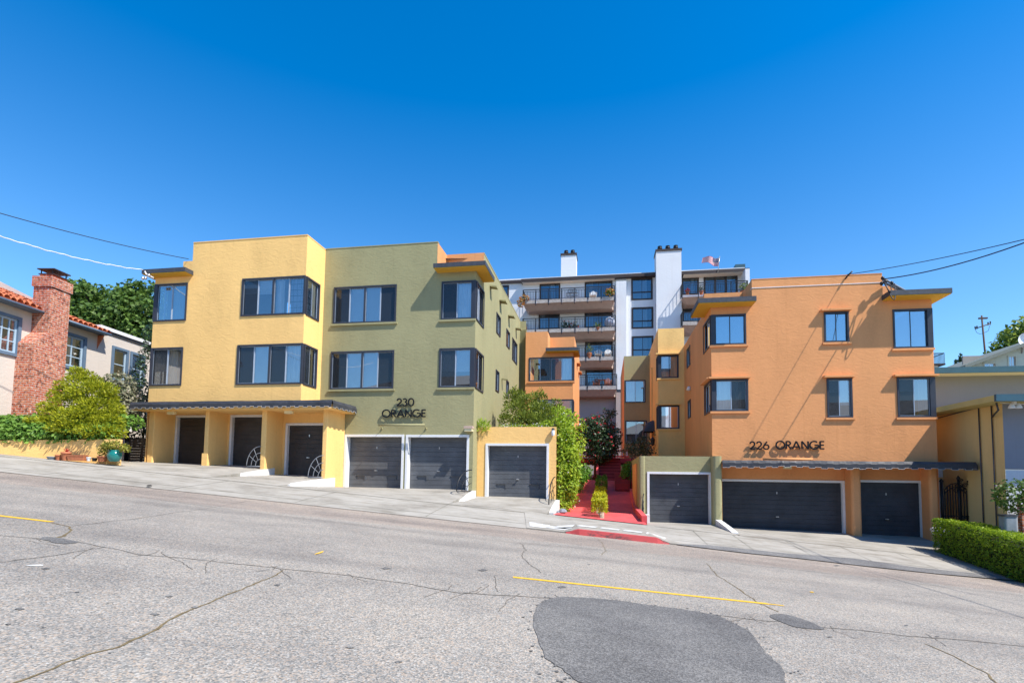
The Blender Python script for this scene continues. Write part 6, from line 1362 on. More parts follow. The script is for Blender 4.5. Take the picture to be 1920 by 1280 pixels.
clipped('box_hedge', 'green box block in shade at the far end of the path hedge', uh0+.02, uh1+.04, 27.2, 28.6, .0, .72, 'boxdark', 2200, .08, base=pb, legs=False)
mb = MB()
for i in range(10):
    v0, v1 = 18.6+i*.95, 18.6+(i+1)*.95; mb.face([FB.W(p) for p in ((uh0+.1, v0, pathz(0, v0)+.03), (uh1-.08, v0, pathz(0, v0)+.03), (uh1-.08, v1, pathz(0, v1)+.03), (uh0+.1, v1, pathz(0, v1)+.03))])
struct('hedge_bed', mb, 'slab')
cc = bl([(1086, 897, 27.5, .45, 1.0), (1093, 886, 28.5, .5, 1), (1080, 915, 26.5, .35, .8)]); shrubby('shrub', 'dark leafy shrub in shade along the left edge of the path', 'shrub', P(1090, 930, 26), cc, 1500, .14, 'boxdark', flat=True, shell=.4)
cc = bl([(1180, 893, 28.8, .5, .9), (1182, 880, 29.2, .5, .9)]); shrubby('shrub', 'dark round shrub beside the olive garage and the stairs', 'shrub', P(1176, 915, 28.5), cc, 1500, .11, 'boxdark', flat=True, shell=.5)
cc = bl([(1195, 838, 29, .75, .7), (1213, 842, 29, .6, .7), (1183, 845, 29, .5, .7), (1205, 825, 29, .4, .6)]); T = shrubby('shrub', 'thin grey green shrub in the shade behind the olive garage', 'shrub', P(1200, 870, 29), cc, 900, .13, 'greyshrub', shell=.2, flat=True)
a = P(1200, 885, 29); mb = MB()
for d in (-.7, -.4, -.1, .2, .5, .8): mb.tube([(a[0], a[1], a[2]-.3), (a[0]+d*.5, a[1], a[2]+.7), (a[0]+d, a[1]+.1, a[2]+1.5)], .022, 5, r1=.006)
T.part('branches', mb, 'bark')
# stones by the path
for k, (x, y) in enumerate(((1048, 962), (1055, 958), (1044, 966))):
    p = PG(x, y, .25); p = P(x, y, 19.6); mb = MB(); mb.lathe(p, [(.02, -.1), (.15+.02*k, -.02), (.13, .06), (.05, .10)], 7, sm=False); single('stone', mb, 'stone', ['flat grey stone beside the white curb wall left of the path', 'grey stone nearest the vine left of the path', 'small grey stone at the front left corner of the path'][k], 'stone', p, FB)
# stairs
SV = 30.3; su0, su1 = P(1122, 880, SV)[0], P(1166, 880, SV)[0]; zb = P(1145, 909, SV)[2]; ztop = P(1145, 858, SV+3)[2]; n = 9
T = Thing('stairs', 'red painted concrete stairs climbing at the back of the courtyard', 'stairs', (su0, SV, zb)); mb = MB(); hs = (ztop-zb)/n
for i in range(n): mb.box(su0, su1, SV+i*.33-.03, SV+3.4, zb+(i+1)*hs-.035, zb+(i+1)*hs)
T.part('treads', mb, 'redpaint'); mb = MB()
for i in range(n): mb.box(su0+.003, su1-.003, SV+i*.33, SV+3.39, zb-.1 if i == 0 else zb+i*hs, zb+(i+1)*hs-.036)
T.part('risers', mb, 'maroon'); mb = MB(); mb.hexa([(su0-.12, SV, zb-.1), (su0-.002, SV, zb-.1), (su0-.002, SV+3.4, zb-.1), (su0-.12, SV+3.4, zb-.1), (su0-.12, SV, zb+.55), (su0-.002, SV, zb+.55), (su0-.002, SV+3.4, ztop+.5), (su0-.12, SV+3.4, ztop+.5)]); T.part('side_wall', mb, 'redpaint')
mb = MB(); mb.box(su0-3, su1+1.2, SV+3.4, SV+9, ztop-.3, ztop); T.part('landing', mb, 'redpaint')
T = Thing('fence', 'red and white picket fence at the top of the red stairs', 'fence', (su0, SV+4.6, ztop)); zt = P(1145, 843, SV+4.6)[2]; mb = MB(); mb.box(su0-1.5, su1+.6, SV+4.6, SV+4.68, zt-.08, zt); mb.box(su0-1.5, su1+.6, SV+4.6, SV+4.68, ztop+.1, ztop+.2); T.part('rails', mb, 'redpaint'); mb = MB(); k = 12
for i in range(k): u = su0-1.5+(su1-su0+2.1)*(i+.5)/k; mb.box(u-.05, u+.05, SV+4.61, SV+4.67, ztop+.202, zt-.082)
T.part('pickets', mb, 'white')
T = Thing('side_stairs', 'short dark red steps leading right from the path behind the olive garage', 'stairs', P(1170, 910, 28)); mb = MB(); p = P(1150, 911, 28); q_ = P(1182, 911, 28)
for i in range(4): mb.box(p[0]+.1, q_[0]+.5, 28+i*.36, 29.6, p[2]-.2 if i == 0 else p[2]+i*.17, p[2]+(i+1)*.17)
T.part('steps', mb, 'maroon'); mb = MB(); mb.tube([(q_[0], 27.9, p[2]+.8), (q_[0]+.2, 30.0, p[2]+1.7), (q_[0]+.2, 33, p[2]+2.9)], .03, 6); mb.tube([(q_[0], 27.9, p[2]-.1), (q_[0], 27.9, p[2]+.8)], .03, 6); T.part('handrail', mb, 'iron')
mb = MB()
for i in range(9): u = -1.5+i*.17; mb.box(u-.012, u+.012, 36-.012, 36+.012, z0-.1, z0+1.25)
mb.box(-1.6, 0, 35.97, 36.03, z0+1.2, z0+1.25); mb.box(-1.6, 0, 35.97, 36.03, z0+.3, z0+.34); single('iron_fence', mb, 'greyiron', 'pale iron fence in the shade behind the camellia trunk', 'fence', (-1.5, 36, z0), FB)

# ================================================================== RIGHT NEIGHBOUR AND BACKGROUND
VN = 20.8; un = FB.V(1882, 820, VN)[0]
NB = Thing('neighbour_building', 'grey and sand stucco building with flat teal roof edges at the right', 'building', (un, VN, -2.5))
vn2 = FB.U(1768, 800, un)[1]+3; zn = FB.V(1895, 752, VN)[2]; znl = FB.V(1895, 880, VN)[2]
mb = MB(); mb.panel(mL(un), VN, vn2, -3.5, zn); NB.part('sand_wall', mb, 'sand')
mb = MB(); mb.panel(mV(VN), un, un+9, znl, zn);  # front under the roof edge: the overhang's shade put into the grey
VU = 25.6; zu = FB.V(1840, 704, VU)[2]; uu0 = UWR+.3; mb.panel(mV(VU), uu0, uu0+16, zn-1.5, zu); NB.part('grey_wall', mb, 'graywall')
mb = MB(); mb.panel(mV(VN), un+.002, un+9, -3.5, znl-.004); NB.part('sunlit_lower_wall', mb, 'palewall')  # same front lower down, its sunlight put into the pale colour
mb = MB(); uf0 = FB.V(1868, 745, VN-.9)[0]; zf0, zf1 = FB.V(1880, 751.5, VN-.9)[2], FB.V(1880, 738.5, VN-.9)[2]
mb.box(uf0, un+9, VN-.9, VN-.8, zf0, zf1); rf = NB.part('roof_edge', mb, 'tealtrim')
mb = MB(); mb.box(uf0, un+9, VN-.798, VU-.5, zf0+.02, zf1-.02); NB.part('soffit', mb, 'sandtrim')
mb = MB(); zg0, zg1 = FB.V(1835, 698, VU-.9)[2], FB.V(1835, 687, VU-.9)[2]; mb.box(uu0, uu0+17, VU-.9, VU-.8, zg0, zg1); NB.part('roof_edge', mb, 'tealtrim'); mb = MB(); mb.box(uu0, uu0+17, VU-.798, VU+7, zg0+.02, zg1-.02); NB.part('soffit', mb, 'aptcream')
mb = MB(); ud = FB.V(1862, 860, VN+.3)[0]; 
for (v, ) in ((VN+.45,), (VN+1.1,)): mb.tube([(un-.05, v, zn-.02), (un-.05, v, -3)], .022, 6)
mb.tube([(uf0+.25, VN-.5, zf0), (uf0+.3, VN-.5, zf0-.25), (un-.05, VN+.45, zn-.5)], .03, 6); mb.tube([(un-.03, VN+4.1, zn-.35), (un-.03, VN+3.9, zn-.2), (un-.03, VN+1.1, zn-.06)], .02, 5); mb.tube([(un-.03, VN+4.1, zn-.35), (un-.03, VN+4.1, -3)], .02, 5); NB.part('downpipes', mb, 'fascia')
T = Thing('floodlight', 'white twin floodlight with wires under the teal roof edge', 'lamp', FB.V(1900, 757, VN-.5)); p = FB.V(1901, 757, VN-.5)
for dx in (-.1, .1): mb = MB(); mb.lathe((p[0]+dx, p[1]-.05, p[2]-.1), [(.03, .12), (.09, .0), (.10, -.05), (.02, -.06)], 10); T.part('lamp_head', mb, 'white')
mb = MB(); mb.lathe((p[0], p[1], p[2]), [(.08, -.03), (.08, .09)], 10); mb.tube([(p[0]-.4, p[1], p[2]+.05), (p[0], p[1], p[2]), (p[0]+.6, p[1], p[2]-.02)], .012, 5); T.part('mount', mb, 'white')
# iron gate and fence behind the awning end
vg = 22.75; g0, g1 = FB.V(1766, 930, vg)[0], FB.V(1818, 930, vg)[0]; zg = FB.V(1790, 962, vg)[2]-.3; zgt = FB.V(1766, 904, vg)[2]
T = Thing('iron_gate', 'black wrought iron gate with scrolls between the orange building and the sand wall', 'gate', ((g0+g1)/2, vg, zg)); mb = MB(); n = 9
for i in range(n): u = g0+.1+(g1-g0-.2)*i/(n-1); t = i/(n-1); mb.tube([(u, vg, zg), (u, vg, zgt-.28+.22*math.sin(math.pi*t))], .018, 5)
mb.tube([(g0+.1+(g1-g0-.2)*i/10, vg, zgt-.25+.22*math.sin(math.pi*i/10)) for i in range(11)], .022, 6); mb.tube([(g0+.1+(g1-g0-.2)*i/10, vg, zgt-.40+.22*math.sin(math.pi*i/10)) for i in range(11)], .018, 6); mb.tube([(g0, vg, zg+.2), (g1, vg, zg+.2)], .02, 5)
T.part('bars', mb, 'iron')
for u in (g0, g0+(g1-g0)*.62, g1): mb = MB(); mb.tube([(u, vg, zg-.2), (u, vg, zgt+(.12 if u not in (g0, g1) else 0))], .045, 6); mb.lathe((u, vg, zgt+.0+(.12 if u not in (g0, g1) else 0)), [(.05, 0), (.08, .05), (.03, .12), (.01, .15)], 8); T.part('post', mb, 'iron')
mb = MB()
for (du, dz, r) in ((.62, -.12, .13), (.75, -.25, .10), (.5, -.3, .09), (.85, -.08, .09), (.7, .08, .07), (.8, -1.35, .1), (.65, -1.4, .09)):
    c_ = (g0+(g1-g0)*du, vg-.03, zgt+dz); mb.tube([(c_[0]+r*(1-a/26)*math.cos(a*.5), c_[1], c_[2]+r*(1-a/26)*math.sin(a*.5)) for a in range(22)], .014, 5)
T.part('scrolls', mb, 'iron')
T = Thing('picket_fence', 'pale board fence in the passage behind the iron gate', 'fence', (g0, 24.2, zg)); mb = MB()
for i in range(7): u = g0-.1+i*.27; mb.box(u, u+.16, 24.2, 24.24, zg-.2, FB.V(1790, 880, 24.2)[2])
T.part('boards', mb, 'palewall'); mb = MB(); zz = FB.V(1790, 897, 24.2)[2]; mb.box(g0-.2, g1+.4, 24.16, 24.197, zz-.05, zz+.05); T.part('rail', mb, 'sand')
mb = MB(); p = FB.V(1828, 935, vg+.05); mb.box(p[0]-.05, p[0]+.09, vg, vg+.5, zg-.2, FB.V(1828, 933, vg)[2]); single('meter_box', mb, 'iron', 'tall narrow black box standing right of the iron gate', 'utility box', p, FB)
# hedge running toward the street
hu0 = FB.V(1757, 975, 20.6)[0]; hz = lambda u, v: side(*FB.W((u, v, 0))[:2])+.02+max(0, v-18)*.02
clipped('hedge', 'long clipped green hedge running down to the street at the right edge', hu0, hu0+1.3, 14.9, 20.9, .0, 1.17, 'hedge', 32000, .055, base=hz, round_=.10, wav=.03)
p = FB.V(1752, 1003, 20.6); cc = [((p[0]+.15, 20.5, p[2]+.15), (.28, .3, .16))]; shrubby('flowering_plant', 'low white flowering plant at the driveway end of the long hedge', 'plant', p, cc, 220, .08, 'hedge', extra=('whiteflower', 60, .06), flat=True, shell=.4)
us_ = FB.V(1902, 925, 19.3)[0]; cc = [((us_+i*.7, 19.3, FB.V(1895, 930, 19.3)[2]+.1*math.sin(i)), (.55, .5, .55)) for i in range(5)]
shrubby('shrub', 'dark glossy shrub with small white blooms before the pale wall', 'shrub', (un+1, 19.6, -2.6), cc, 3600, .12, 'oak', extra=('whiteflower', 120, .05), flat=True, shell=.6)
mb = MB(); p = FB.V(1880, 965, 20.2); mb.box(un+.0, un+1.6, 20.15, 20.35, p[2]-1.2, FB.V(1880, 932, 20.2)[2]); single('brick_wall', mb, 'brick', 'low red brick wall beneath the dark shrub at the right', 'wall', p, FB)
p = FB.V(1892, 975, 19.0); T = Thing('utility_box', 'grey rounded utility box behind the right end of the hedge', 'utility box', p); mb = MB(); mb.rbox(p[0]-.18, p[0]+.18, 18.9, 19.2, p[2]-.8, p[2]+.12, .06); T.part('body', mb, 'stone'); mb = MB(); mb.rbox(p[0]-.20, p[0]+.20, 18.88, 19.22, p[2]+.122, p[2]+.18, .06); T.part('lid', mb, 'fascia')
# pale green house with a gable and dish
vh = 40; T = Thing('house', 'pale green gabled house with two windows behind the teal roof edge', 'house', FB.V(1880, 690, vh), FB)
e0, e1 = FB.V(1797, 688, vh), FB.V(1925, 640, vh); zl_ = FB.V(1860, 720, vh)[2]; ur = e1[0]+1.2; zr_ = e1[2]+.5
mb = MB(); wn = [(FB.V(1843, 680, vh)[0], FB.V(1868, 680, vh)[0], zl_+.4, FB.V(1855, 679, vh)[2]), (FB.V(1889, 680, vh)[0], FB.V(1907, 680, vh)[0], zl_+.4, FB.V(1898, 666, vh)[2])]
sl_ = (e1[2]-e0[2])/(e1[0]-e0[0])
for (a, b) in ((e0[0]+.5, wn[0][0]), (wn[0][1], wn[1][0]), (wn[1][1], ur)): mb.face([(a, vh, zl_-1), (b, vh, zl_-1), (b, vh, e0[2]+(b-e0[0])*sl_-.15), (a, vh, e0[2]+(a-e0[0])*sl_-.15)])
for w in wn: a, b = w[:2]; mb.face([(a, vh, w[3]), (b, vh, w[3]), (b, vh, e0[2]+(b-e0[0])*sl_-.15), (a, vh, e0[2]+(a-e0[0])*sl_-.15)]); mb.face([(a, vh, zl_-1), (b, vh, zl_-1), (b, vh, w[2]), (a, vh, w[2])])
T.part('wall', mb, 'greenwall')
for w in wn: window(T, mV(vh), *w, [('g', 'n'), ('g', 'k')], frame='greenwall', sash='white', ft=.08)
mb = MB(); mb.box(e0[0]+1, ur, vh+1.2, vh+1.3, zl_-1, e0[2]+1); T.part('interior', mb, 'room')
mb = MB(); mb.hexa([(e0[0], vh-.7, e0[2]-.22), (ur, vh-.7, e0[2]+(ur-e0[0])*sl_-.22), (ur, vh+9, e0[2]+(ur-e0[0])*sl_-.22), (e0[0], vh+9, e0[2]-.22), (e0[0], vh-.7, e0[2]), (ur, vh-.7, e0[2]+(ur-e0[0])*sl_), (ur, vh+9, e0[2]+(ur-e0[0])*sl_), (e0[0], vh+9, e0[2])])
mb.hexa([(ur, vh-.7, zr_-.35), (ur+9, vh-.7, zr_-4), (ur+9, vh+9, zr_-4), (ur, vh+9, zr_-.35), (ur, vh-.7, zr_-.1), (ur+9, vh-.7, zr_-3.75), (ur+9, vh+9, zr_-3.75), (ur, vh+9, zr_-.1)])
T.part('roof', mb, 'greygreen')
p = FB.V(1918, 638, vh-.3); T = Thing('satellite_dish', 'white satellite dish on the gable of the pale green house', 'satellite dish', p); mb = MB()
pr_ = [(0.001, .0), (.2, .03), (.38, .10), (.5, .19)]; k = 18
for (a, b) in zip(pr_[:-1], pr_[1:]):
    for j in range(k):
        t0, t1 = 2*math.pi*j/k, 2*math.pi*(j+1)/k; f = lambda r, h, t: (p[0]+.1+r*math.cos(t), p[1]-h, p[2]+r*math.sin(t)*.95); mb.face([f(a[0], a[1], t0), f(b[0], b[1], t0), f(b[0], b[1], t1), f(a[0], a[1], t1)], 0, True)
T.part('reflector', mb, 'dish'); mb = MB(); mb.tube([(p[0]+.1, p[1], p[2]), (p[0]+.1, p[1]+.2, p[2]-.4), (p[0]+.1, p[1]+.3, p[2]-.8)], .04, 6); mb.tube([(p[0]+.1, p[1]-.05, p[2]-.45), (p[0]+.1, p[1]-.55, p[2]-.1)], .02, 5); T.part('arm', mb, 'metal')
def crown_tree(name, label, base, fr, clumps, n, size, leaf, trunk_r, top, asp=1.5, **k):
    T = Thing(name, label, 'tree', base, fr); mb = MB(); mb.leaves(clumps, n, size, asp, flat=True, **k); T.part('crown', mb, leaf); mb = MB(); mb.tube([base, (base[0]+.2, base[1], (base[2]+top)/2), (base[0], base[1], top)], trunk_r, 8, r1=trunk_r*.5)
    for c, r in clumps[::3]: mb.tube([(base[0], base[1], base[2]+(top-base[2])*.55), ((base[0]+c[0])/2, (base[1]+c[1])/2, (top+c[2])/2-.5), c], trunk_r*.4, 6, r1=trunk_r*.08)
    T.part('trunk', mb, 'bark'); return T
vt = 52; b = lambda l, v: [((*FB.V(x, y, v),), (r, r, r*kk)) for (x, y, r, kk) in l]
crown_tree('tree', 'sunlit yellow-green tree crown above the pale green house', FB.V(1930, 780, vt), FB, b([(1910, 632, 1.6, .8), (1888, 648, 1.2, .7), (1930, 622, 1.8, .8), (1870, 660, .8, .6), (1950, 640, 2.5, .9), (1900, 660, 1.5, .7), (1925, 612, .8, .7)], vt), 3200, .34, 'tree', .3, FB.V(1930, 640, vt)[2], shell=.4)
for (x, yt, yb, w, lbl) in ((1803, 663, 700, 4.2, 'slim dark cypress beyond the teal roof edge, the taller of two'), (1793.5, 676.5, 700, 3.2, 'small dark cypress left of the taller cypress beyond the roof edge')):
    v = 62; a, t = FB.V(x, yb, v), FB.V(x, yt, v); rr = w/1000*v; T = Thing('cypress', lbl, 'tree', a, FB); mb = MB(); h_ = t[2]-a[2]; mb.leaves([((a[0], v, a[2]+h_*.25), (rr, rr, h_*.32)), ((a[0], v, a[2]+h_*.5), (rr*.75, rr*.75, h_*.3)), ((a[0], v, a[2]+h_*.76), (rr*.4, rr*.4, h_*.26))], 700, .22, 2.4, up=1, out=.6, shell=.5); T.part('crown', mb, 'cypress'); mb = MB(); mb.tube([(a[0], v, a[2]-4), (a[0], v, t[2]-h_*.3)], .15, 6, r1=.03); T.part('trunk', mb, 'bark')
# utility pole
v = 58; a, t = FB.V(1846.5, 668, v), FB.V(1840.5, 591.5, v); T = Thing('utility_pole', 'dark wooden utility pole with a crossarm against the sky at the right', 'utility pole', a)
mb = MB(); mb.tube([(a[0]+.3, v, a[2]-6), (t[0], v, t[2])], .10, 8, r1=.07); T.part('pole', mb, 'polewood')
c1, c2 = FB.V(1828.5, 616, v), FB.V(1857, 606.5, v); mb = MB(); mb.tube([c1, c2], .055, 6); T.part('crossarm', mb, 'polewood')
for f in (.0, .12, .85, 1.0): p = tuple(c1[i]+(c2[i]-c1[i])*f for i in range(3)); mb = MB(); mb.lathe(p, [(.03, -.12), (.03, .0), (.06, .06), (.06, .18), (.02, .25)], 8); T.part('insulator', mb, 'iron')
p = FB.V(1842.5, 596.5, v); mb = MB(); mb.box(p[0]-.35, p[0]+.4, v-.08, v+.08, p[2]-.07, p[2]+.07); T.part('bracket', mb, 'polewood')
mb = MB(); m_ = FB.V(1842, 625, v); mb.tube([c1, FB.V(1831, 623, v), FB.V(1837, 626, v), m_], .02, 4); mb.tube([c2, FB.V(1853, 620, v), FB.V(1847, 623, v), m_], .02, 4); T.part('jumper_wire', mb, 'wire')
# balcony of a far building past the orange wall
v = 70; T = Thing('apartment_building', 'far small balcony tower visible past the right edge of the orange building', 'building', FB.V(1760, 690, v)); l, r = FB.V(1746, 680, v)[0], FB.V(1771, 680, v)[0]; zs, zt = FB.V(1760, 681, v)[2], FB.V(1760, 662, v)[2]
mb = MB(); mb.box(l-4, FB.V(1762, 680, v)[0], v+.3, v+6, zs-9, zs-.2); T.part('wall', mb, 'aptcream'); mb = MB(); mb.box(l-4, FB.V(1755, 680, v)[0], v+1.5, v+6, zs-.19, zt); T.part('upper_wall', mb, 'brown'); mb = MB(); mb.box(l-4, r+.1, v, v+3, zs-.19, zs); T.part('balcony_slab', mb, 'brown'); mb = MB()
for i in range(12): u = l+(r-l)*i/11; mb.box(u-.02, u+.02, v-.02, v+.02, zs, zt)
mb.box(l, r, v-.03, v+.03, zt-.05, zt+.03); mb.box(r-.03, r+.03, v, v+3, zt-.05, zt+.03); T.part('railing', mb, 'iron')
# background oak behind the left house
vo_ = 44; q2 = lambda x, y, Y=vo_: FW.V(x, y, Y); lst = [(150, 585, 3.2), (185, 575, 3.0), (215, 580, 3.2), (245, 585, 3.0), (275, 590, 3.0), (165, 610, 3), (205, 612, 3.2), (240, 618, 3.2), (270, 625, 3), (300, 600, 3), (165, 552, 1.1), (240, 551, 1.0), (205, 560, 1.7), (270, 560, 1.7), (140, 560, 1.8), (225, 640, 3), (290, 650, 2.5), (185, 640, 3), (320, 600, 3), (130, 600, 3)]
crown_tree('oak_tree', 'large dark green oak filling the gap behind the beige house', q2(215, 820), FW, [((*q2(x, y, vo_+random.uniform(-2, 2)),), (r*.72, r*.72, r*.55)) for x, y, r in lst]+[((*q2(random.uniform(125, 330), random.gauss(553, 9), vo_+random.uniform(-2, 1)),), (random.uniform(.5, 1.3),)*2+(random.uniform(.4, .9),)) for _ in range(26)]+[((*q2(random.uniform(125, 300), random.uniform(570, 640), vo_-3.2),), (random.uniform(.6, 1.2),)*2+(random.uniform(.4, .8),)) for _ in range(30)], 19000, .33, 'oak', .5, q2(215, 640)[2], asp=1.4, shell=.5, up=.5, jit=1.6)

# ================================================================== WIRES, SERVICE MAST, SMALL THINGS
def wire(pts, r, mat, label, sag=.3, name='overhead_wire', n=18, wig=0):
    a, b = Vector(pts[0]), Vector(pts[1]); P_ = []
    for i in range(2*n+1):
        t = 2.4*i/(2*n); p = a+(b-a)*t; p.z -= sag*4*t*(1-t); p.z += wig*math.sin(i*2.1)+wig*math.sin(i*.9); P_.append(tuple(p))
    mb = MB(); mb.tube(P_, r, 5); o = link(name, mb, mat, None, P_[0], P_[0]); tag(o, label, 'cable', 'overhead service wires'); return o
wpt = lambda fr, x, y, v: fr.W(fr.V(x, y, v))
wire([wpt(FB, 353.5, 485.5, 20.2), wpt(FW, -160, 352, 15)], .015, 'wire', 'thin black wire from the yellow parapet to the upper left', .15)
pe = wpt(FB, 268, 506, 18.3); wire([pe, wpt(FW, -160, 385, 14)], .017, 'whitewire', 'white twisted service wire reaching the left eave of the yellow building', .25, wig=.010, n=60)
T = Thing('service_bracket', 'small cable bracket with insulators on the left eave of the yellow building', 'cable bracket', FB.V(272, 510, 18.3)); p = FB.V(272, 509, 18.3); mb = MB(); mb.tube([p, (p[0]+.15, p[1]-.1, p[2]-.15), (p[0]+.32, p[1]+.1, p[2]-.25)], .03, 6); T.part('bracket', mb, 'whitewire')
for d in (.0, .12, .27): mb = MB(); mb.lathe((p[0]+d, p[1]-.08, p[2]-.22-.1*(d < .2)), [(.02, -.06), (.06, -.02), (.06, .04), (.02, .07)], 8); T.part('insulator', mb, 'metal')
pm = FB.V(1657.5, 523, 22.3); far = FW.W(FW.V(2050, 404, 13))
wire([FB.W(pm), far], .020, 'wire', 'thick black service wire rising from the mast at the orange parapet', .25)
wire([wpt(FB, 1588, 514.6, 22.55), FW.W(FW.V(2060, 414, 12.5))], .013, 'wire', 'thin black wire from the middle of the orange parapet to the upper right', .12)
T = Thing('service_mast', 'bundle of pale conduits with insulators leaning over the right orange parapet', 'service mast', pm); q_ = FB.V(1697, 545, 22.9)
for d in (0, .12): mb = MB(); mb.tube([(pm[0], pm[1]+d, pm[2]-d*.6), (q_[0]+d*.5, q_[1]+d, q_[2]-d*.3)], .045, 7); T.part('conduit', mb, 'greyiron')
for i, (x, y) in enumerate(((1655, 522), (1660, 528), (1653, 532), (1672, 531))): p = FB.V(x, y, 22.3); mb = MB(); mb.lathe(p, [(.02, -.07), (.06, -.03), (.06, .05), (.02, .08)], 8); T.part('insulator', mb, 'iron')
mb = MB()
for (x0, x1, dz) in ((1655, 1668, .5), (1658, 1676, .8)): a, b_ = FB.V(x0, 525, 22.2), FB.V(x1, 532, 22.25); mb.tube([tuple(a[i]+(b_[i]-a[i])*t-(dz*4*t*(1-t) if i == 2 else (.3*math.sin(t*3) if i == 1 else 0)) for i in range(3)) for t in [k/10 for k in range(11)]], .018, 5)
T.part('drip_loop', mb, 'wire')
p = FB.V(1590, 516, 22.5); T = Thing('cable_anchor', 'small dark cable anchor on the middle of the orange parapet', 'cable bracket', p); mb = MB(); mb.tube([(p[0]-.08, 22.58, p[2]-.12), (p[0], 22.45, p[2]), (p[0]+.12, 22.4, p[2]+.12)], .03, 6); T.part('hook', mb, 'iron')
a = PG(592, 1039); b_ = PG(605, 1036); z = plane(a[0], 0)+.008; mb = MB(); mb.hexa([(a[0], a[1]-.04, z), (b_[0], b_[1]-.07, z), (b_[0], b_[1]+.03, z), (a[0], a[1]+.03, z), (a[0], a[1]-.04, z+.008), (b_[0], b_[1]-.07, z+.004), (b_[0], b_[1]+.03, z+.018), (a[0], a[1]+.03, z+.006)]); single('paper_scrap', mb, 'carton', 'crumpled yellow scrap lying on the road', 'litter', a, FW)
a = PG(280, 911, .05); mb = MB(); mb.lathe((a[0], a[1], plane(a[0], 0)+.05), [(.06, 0), (.07, .02), (.03, .04)], 8, sm=False); single('litter_scrap', mb, 'litter', 'small dark scrap on the sidewalk edge at the left', 'litter', a, FW)
a = PG(1522, 1110, .0); mb = MB(); mb.lathe((a[0], a[1], plane(a[0], 0)+.004), [(.03, 0), (.035, .006), (.01, .012)], 7, sm=False); single('leaf_scrap', mb, 'carton', 'tiny yellow scrap on the road at the right', 'litter', a, FW)

# ================================================================== HOUSES ACROSS THE STREET (unseen; shaped tall, near and dark to cut sky fill, also reflect in windows)
for i, (X0, w_, h_, mat, lbl) in enumerate(((-34, 16, 10.5, 'taupe', 'unseen taupe house across the street, added to block low sky and reflect in the left windows'), (-17, 15, 11.5, 'greenwall', 'unseen pale green house across the street, added to block low sky and reflect in the middle windows'), (-1, 17, 10.0, 'brown', 'unseen dark brown house across the street, added to block low sky and reflect in the right windows'), (17, 17, 11.0, 'graywall', 'unseen grey house across the street, added to block low sky beyond the right windows'))):
    z0_ = plane(X0+w_/2, 0)-.8; T = Thing('house', lbl, 'house', (X0+w_/2, -17, z0_), FW)
    back = lambda a, b, n=0.0: (a, -17+n, b)
    wn = [(X0+w_*f-.8, X0+w_*f+.8, z0_+zz, z0_+zz+1.5) for f in (.2, .5, .8) for zz in (1.6, 4.6)]
    mb = MB(); mb.panel(back, X0, X0+w_, z0_-1, z0_+h_, wn); mb.box(X0, X0+w_, -27, -17.4, z0_-1, z0_+h_-.02); T.part('wall', mb, mat)
    mb = MB(); mb.hexa([(X0-.6, -28, z0_+h_), (X0+w_+.6, -28, z0_+h_), (X0+w_+.6, -16.4, z0_+h_), (X0-.6, -16.4, z0_+h_), (X0+3, -23, z0_+h_+2.2), (X0+w_-3, -23, z0_+h_+2.2), (X0+w_-3, -22, z0_+h_+2.2), (X0+3, -22, z0_+h_+2.2)]); T.part('roof', mb, 'roofing')
    for a in wn: mb = MB(); mb.face([(a[0], -17.2, a[2]), (a[1], -17.2, a[2]), (a[1], -17.2, a[3]), (a[0], -17.2, a[3])]); T.part('window', mb, 'frame')

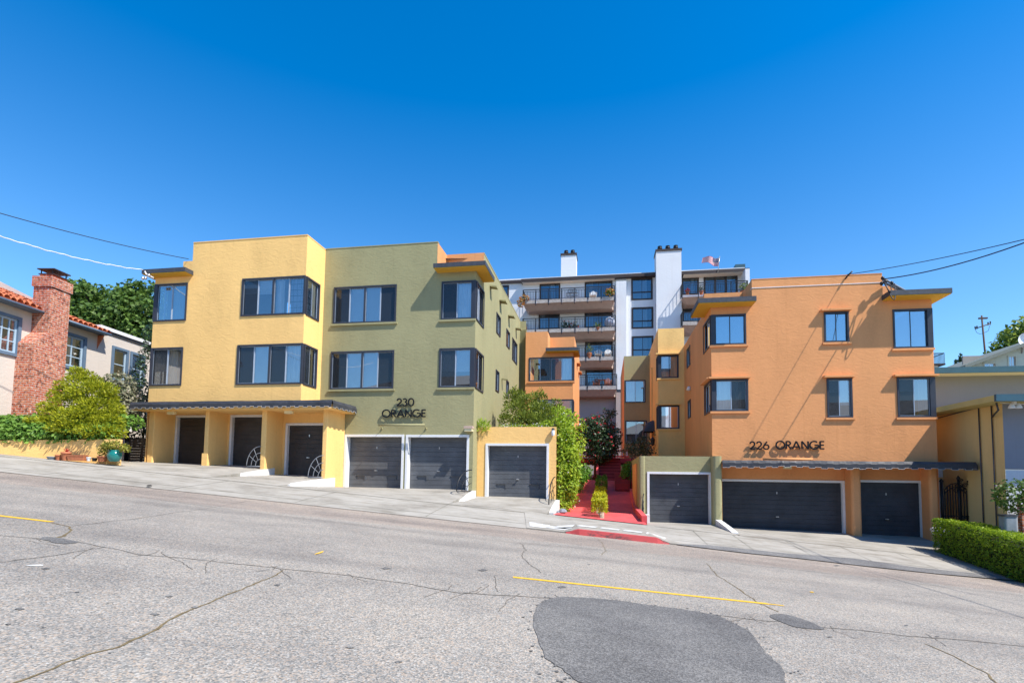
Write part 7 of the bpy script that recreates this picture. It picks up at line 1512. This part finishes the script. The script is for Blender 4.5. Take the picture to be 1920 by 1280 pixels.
# ================================================================== CAMERA, SUN, SKY
cam = bpy.data.cameras.new('camera'); co = bpy.data.objects.new('camera', cam); C.objects.link(co); bpy.context.scene.camera = co
cam.sensor_fit = 'HORIZONTAL'; cam.sensor_width = 36; cam.lens = F/1920*36; cam.shift_y = (PPY-640)/1920; cam.clip_end = 4000; cam.clip_start = .1
from mathutils import Matrix
co.matrix_world = Matrix(((AR[0], AU[0], -AF[0], 0), (AR[1], AU[1], -AF[1], 0), (AR[2], AU[2], -AF[2], 0), (0, 0, 0, 1)))
sl_loc = Vector((.69, -.32, 1.0)).normalized(); sd = Vector(FB.W(tuple(sl_loc)))
sun = bpy.data.lights.new('sun', 'SUN'); sun.energy = SUN_E; sun.angle = math.radians(.53); sun.color = (1, .935, .84)
so = bpy.data.objects.new('sun', sun); C.objects.link(so); so.rotation_euler = sd.to_track_quat('Z', 'Y').to_euler(); so.location = (20, -20, 40)
w = bpy.data.worlds.new('World'); bpy.context.scene.world = w; w.use_nodes = True; nt = w.node_tree
bg = nt.nodes['Background']; sky = nt.nodes.new('ShaderNodeTexSky'); sky.sky_type = 'NISHITA'; sky.sun_disc = False
sky.sun_elevation = math.asin(sd.z); sky.sun_rotation = math.atan2(sd.x, sd.y); sky.air_density = 1.0; sky.dust_density = .25; sky.ozone_density = 3.0; sky.altitude = 50
hs = nt.nodes.new('ShaderNodeHueSaturation'); hs.inputs['Saturation'].default_value = SKY_SAT; hs.inputs['Hue'].default_value = .501
tcw = nt.nodes.new('ShaderNodeTexCoord'); sxw = nt.nodes.new('ShaderNodeSeparateXYZ'); mrw = nt.nodes.new('ShaderNodeMapRange')
nt.links.new(tcw.outputs['Generated'], sxw.inputs[0]); nt.links.new(sxw.outputs[2], mrw.inputs[0])
mrw.inputs[1].default_value = .30; mrw.inputs[2].default_value = .70; mrw.inputs[3].default_value = SKY_SAT-.07; mrw.inputs[4].default_value = SKY_SAT+.10; nt.links.new(mrw.outputs[0], hs.inputs['Saturation'])
nt.links.new(sky.outputs[0], hs.inputs['Color']); nt.links.new(hs.outputs[0], bg.inputs[0]); bg.inputs[1].default_value = SKY_S
vs = bpy.context.scene.view_settings; vs.view_transform = 'Standard'; vs.look = 'None'; vs.gamma = 1; vs.use_curve_mapping = False; vs.exposure = EXPO
bpy.context.scene.cycles.max_bounces = 8; bpy.context.scene.cycles.transparent_max_bounces = 12
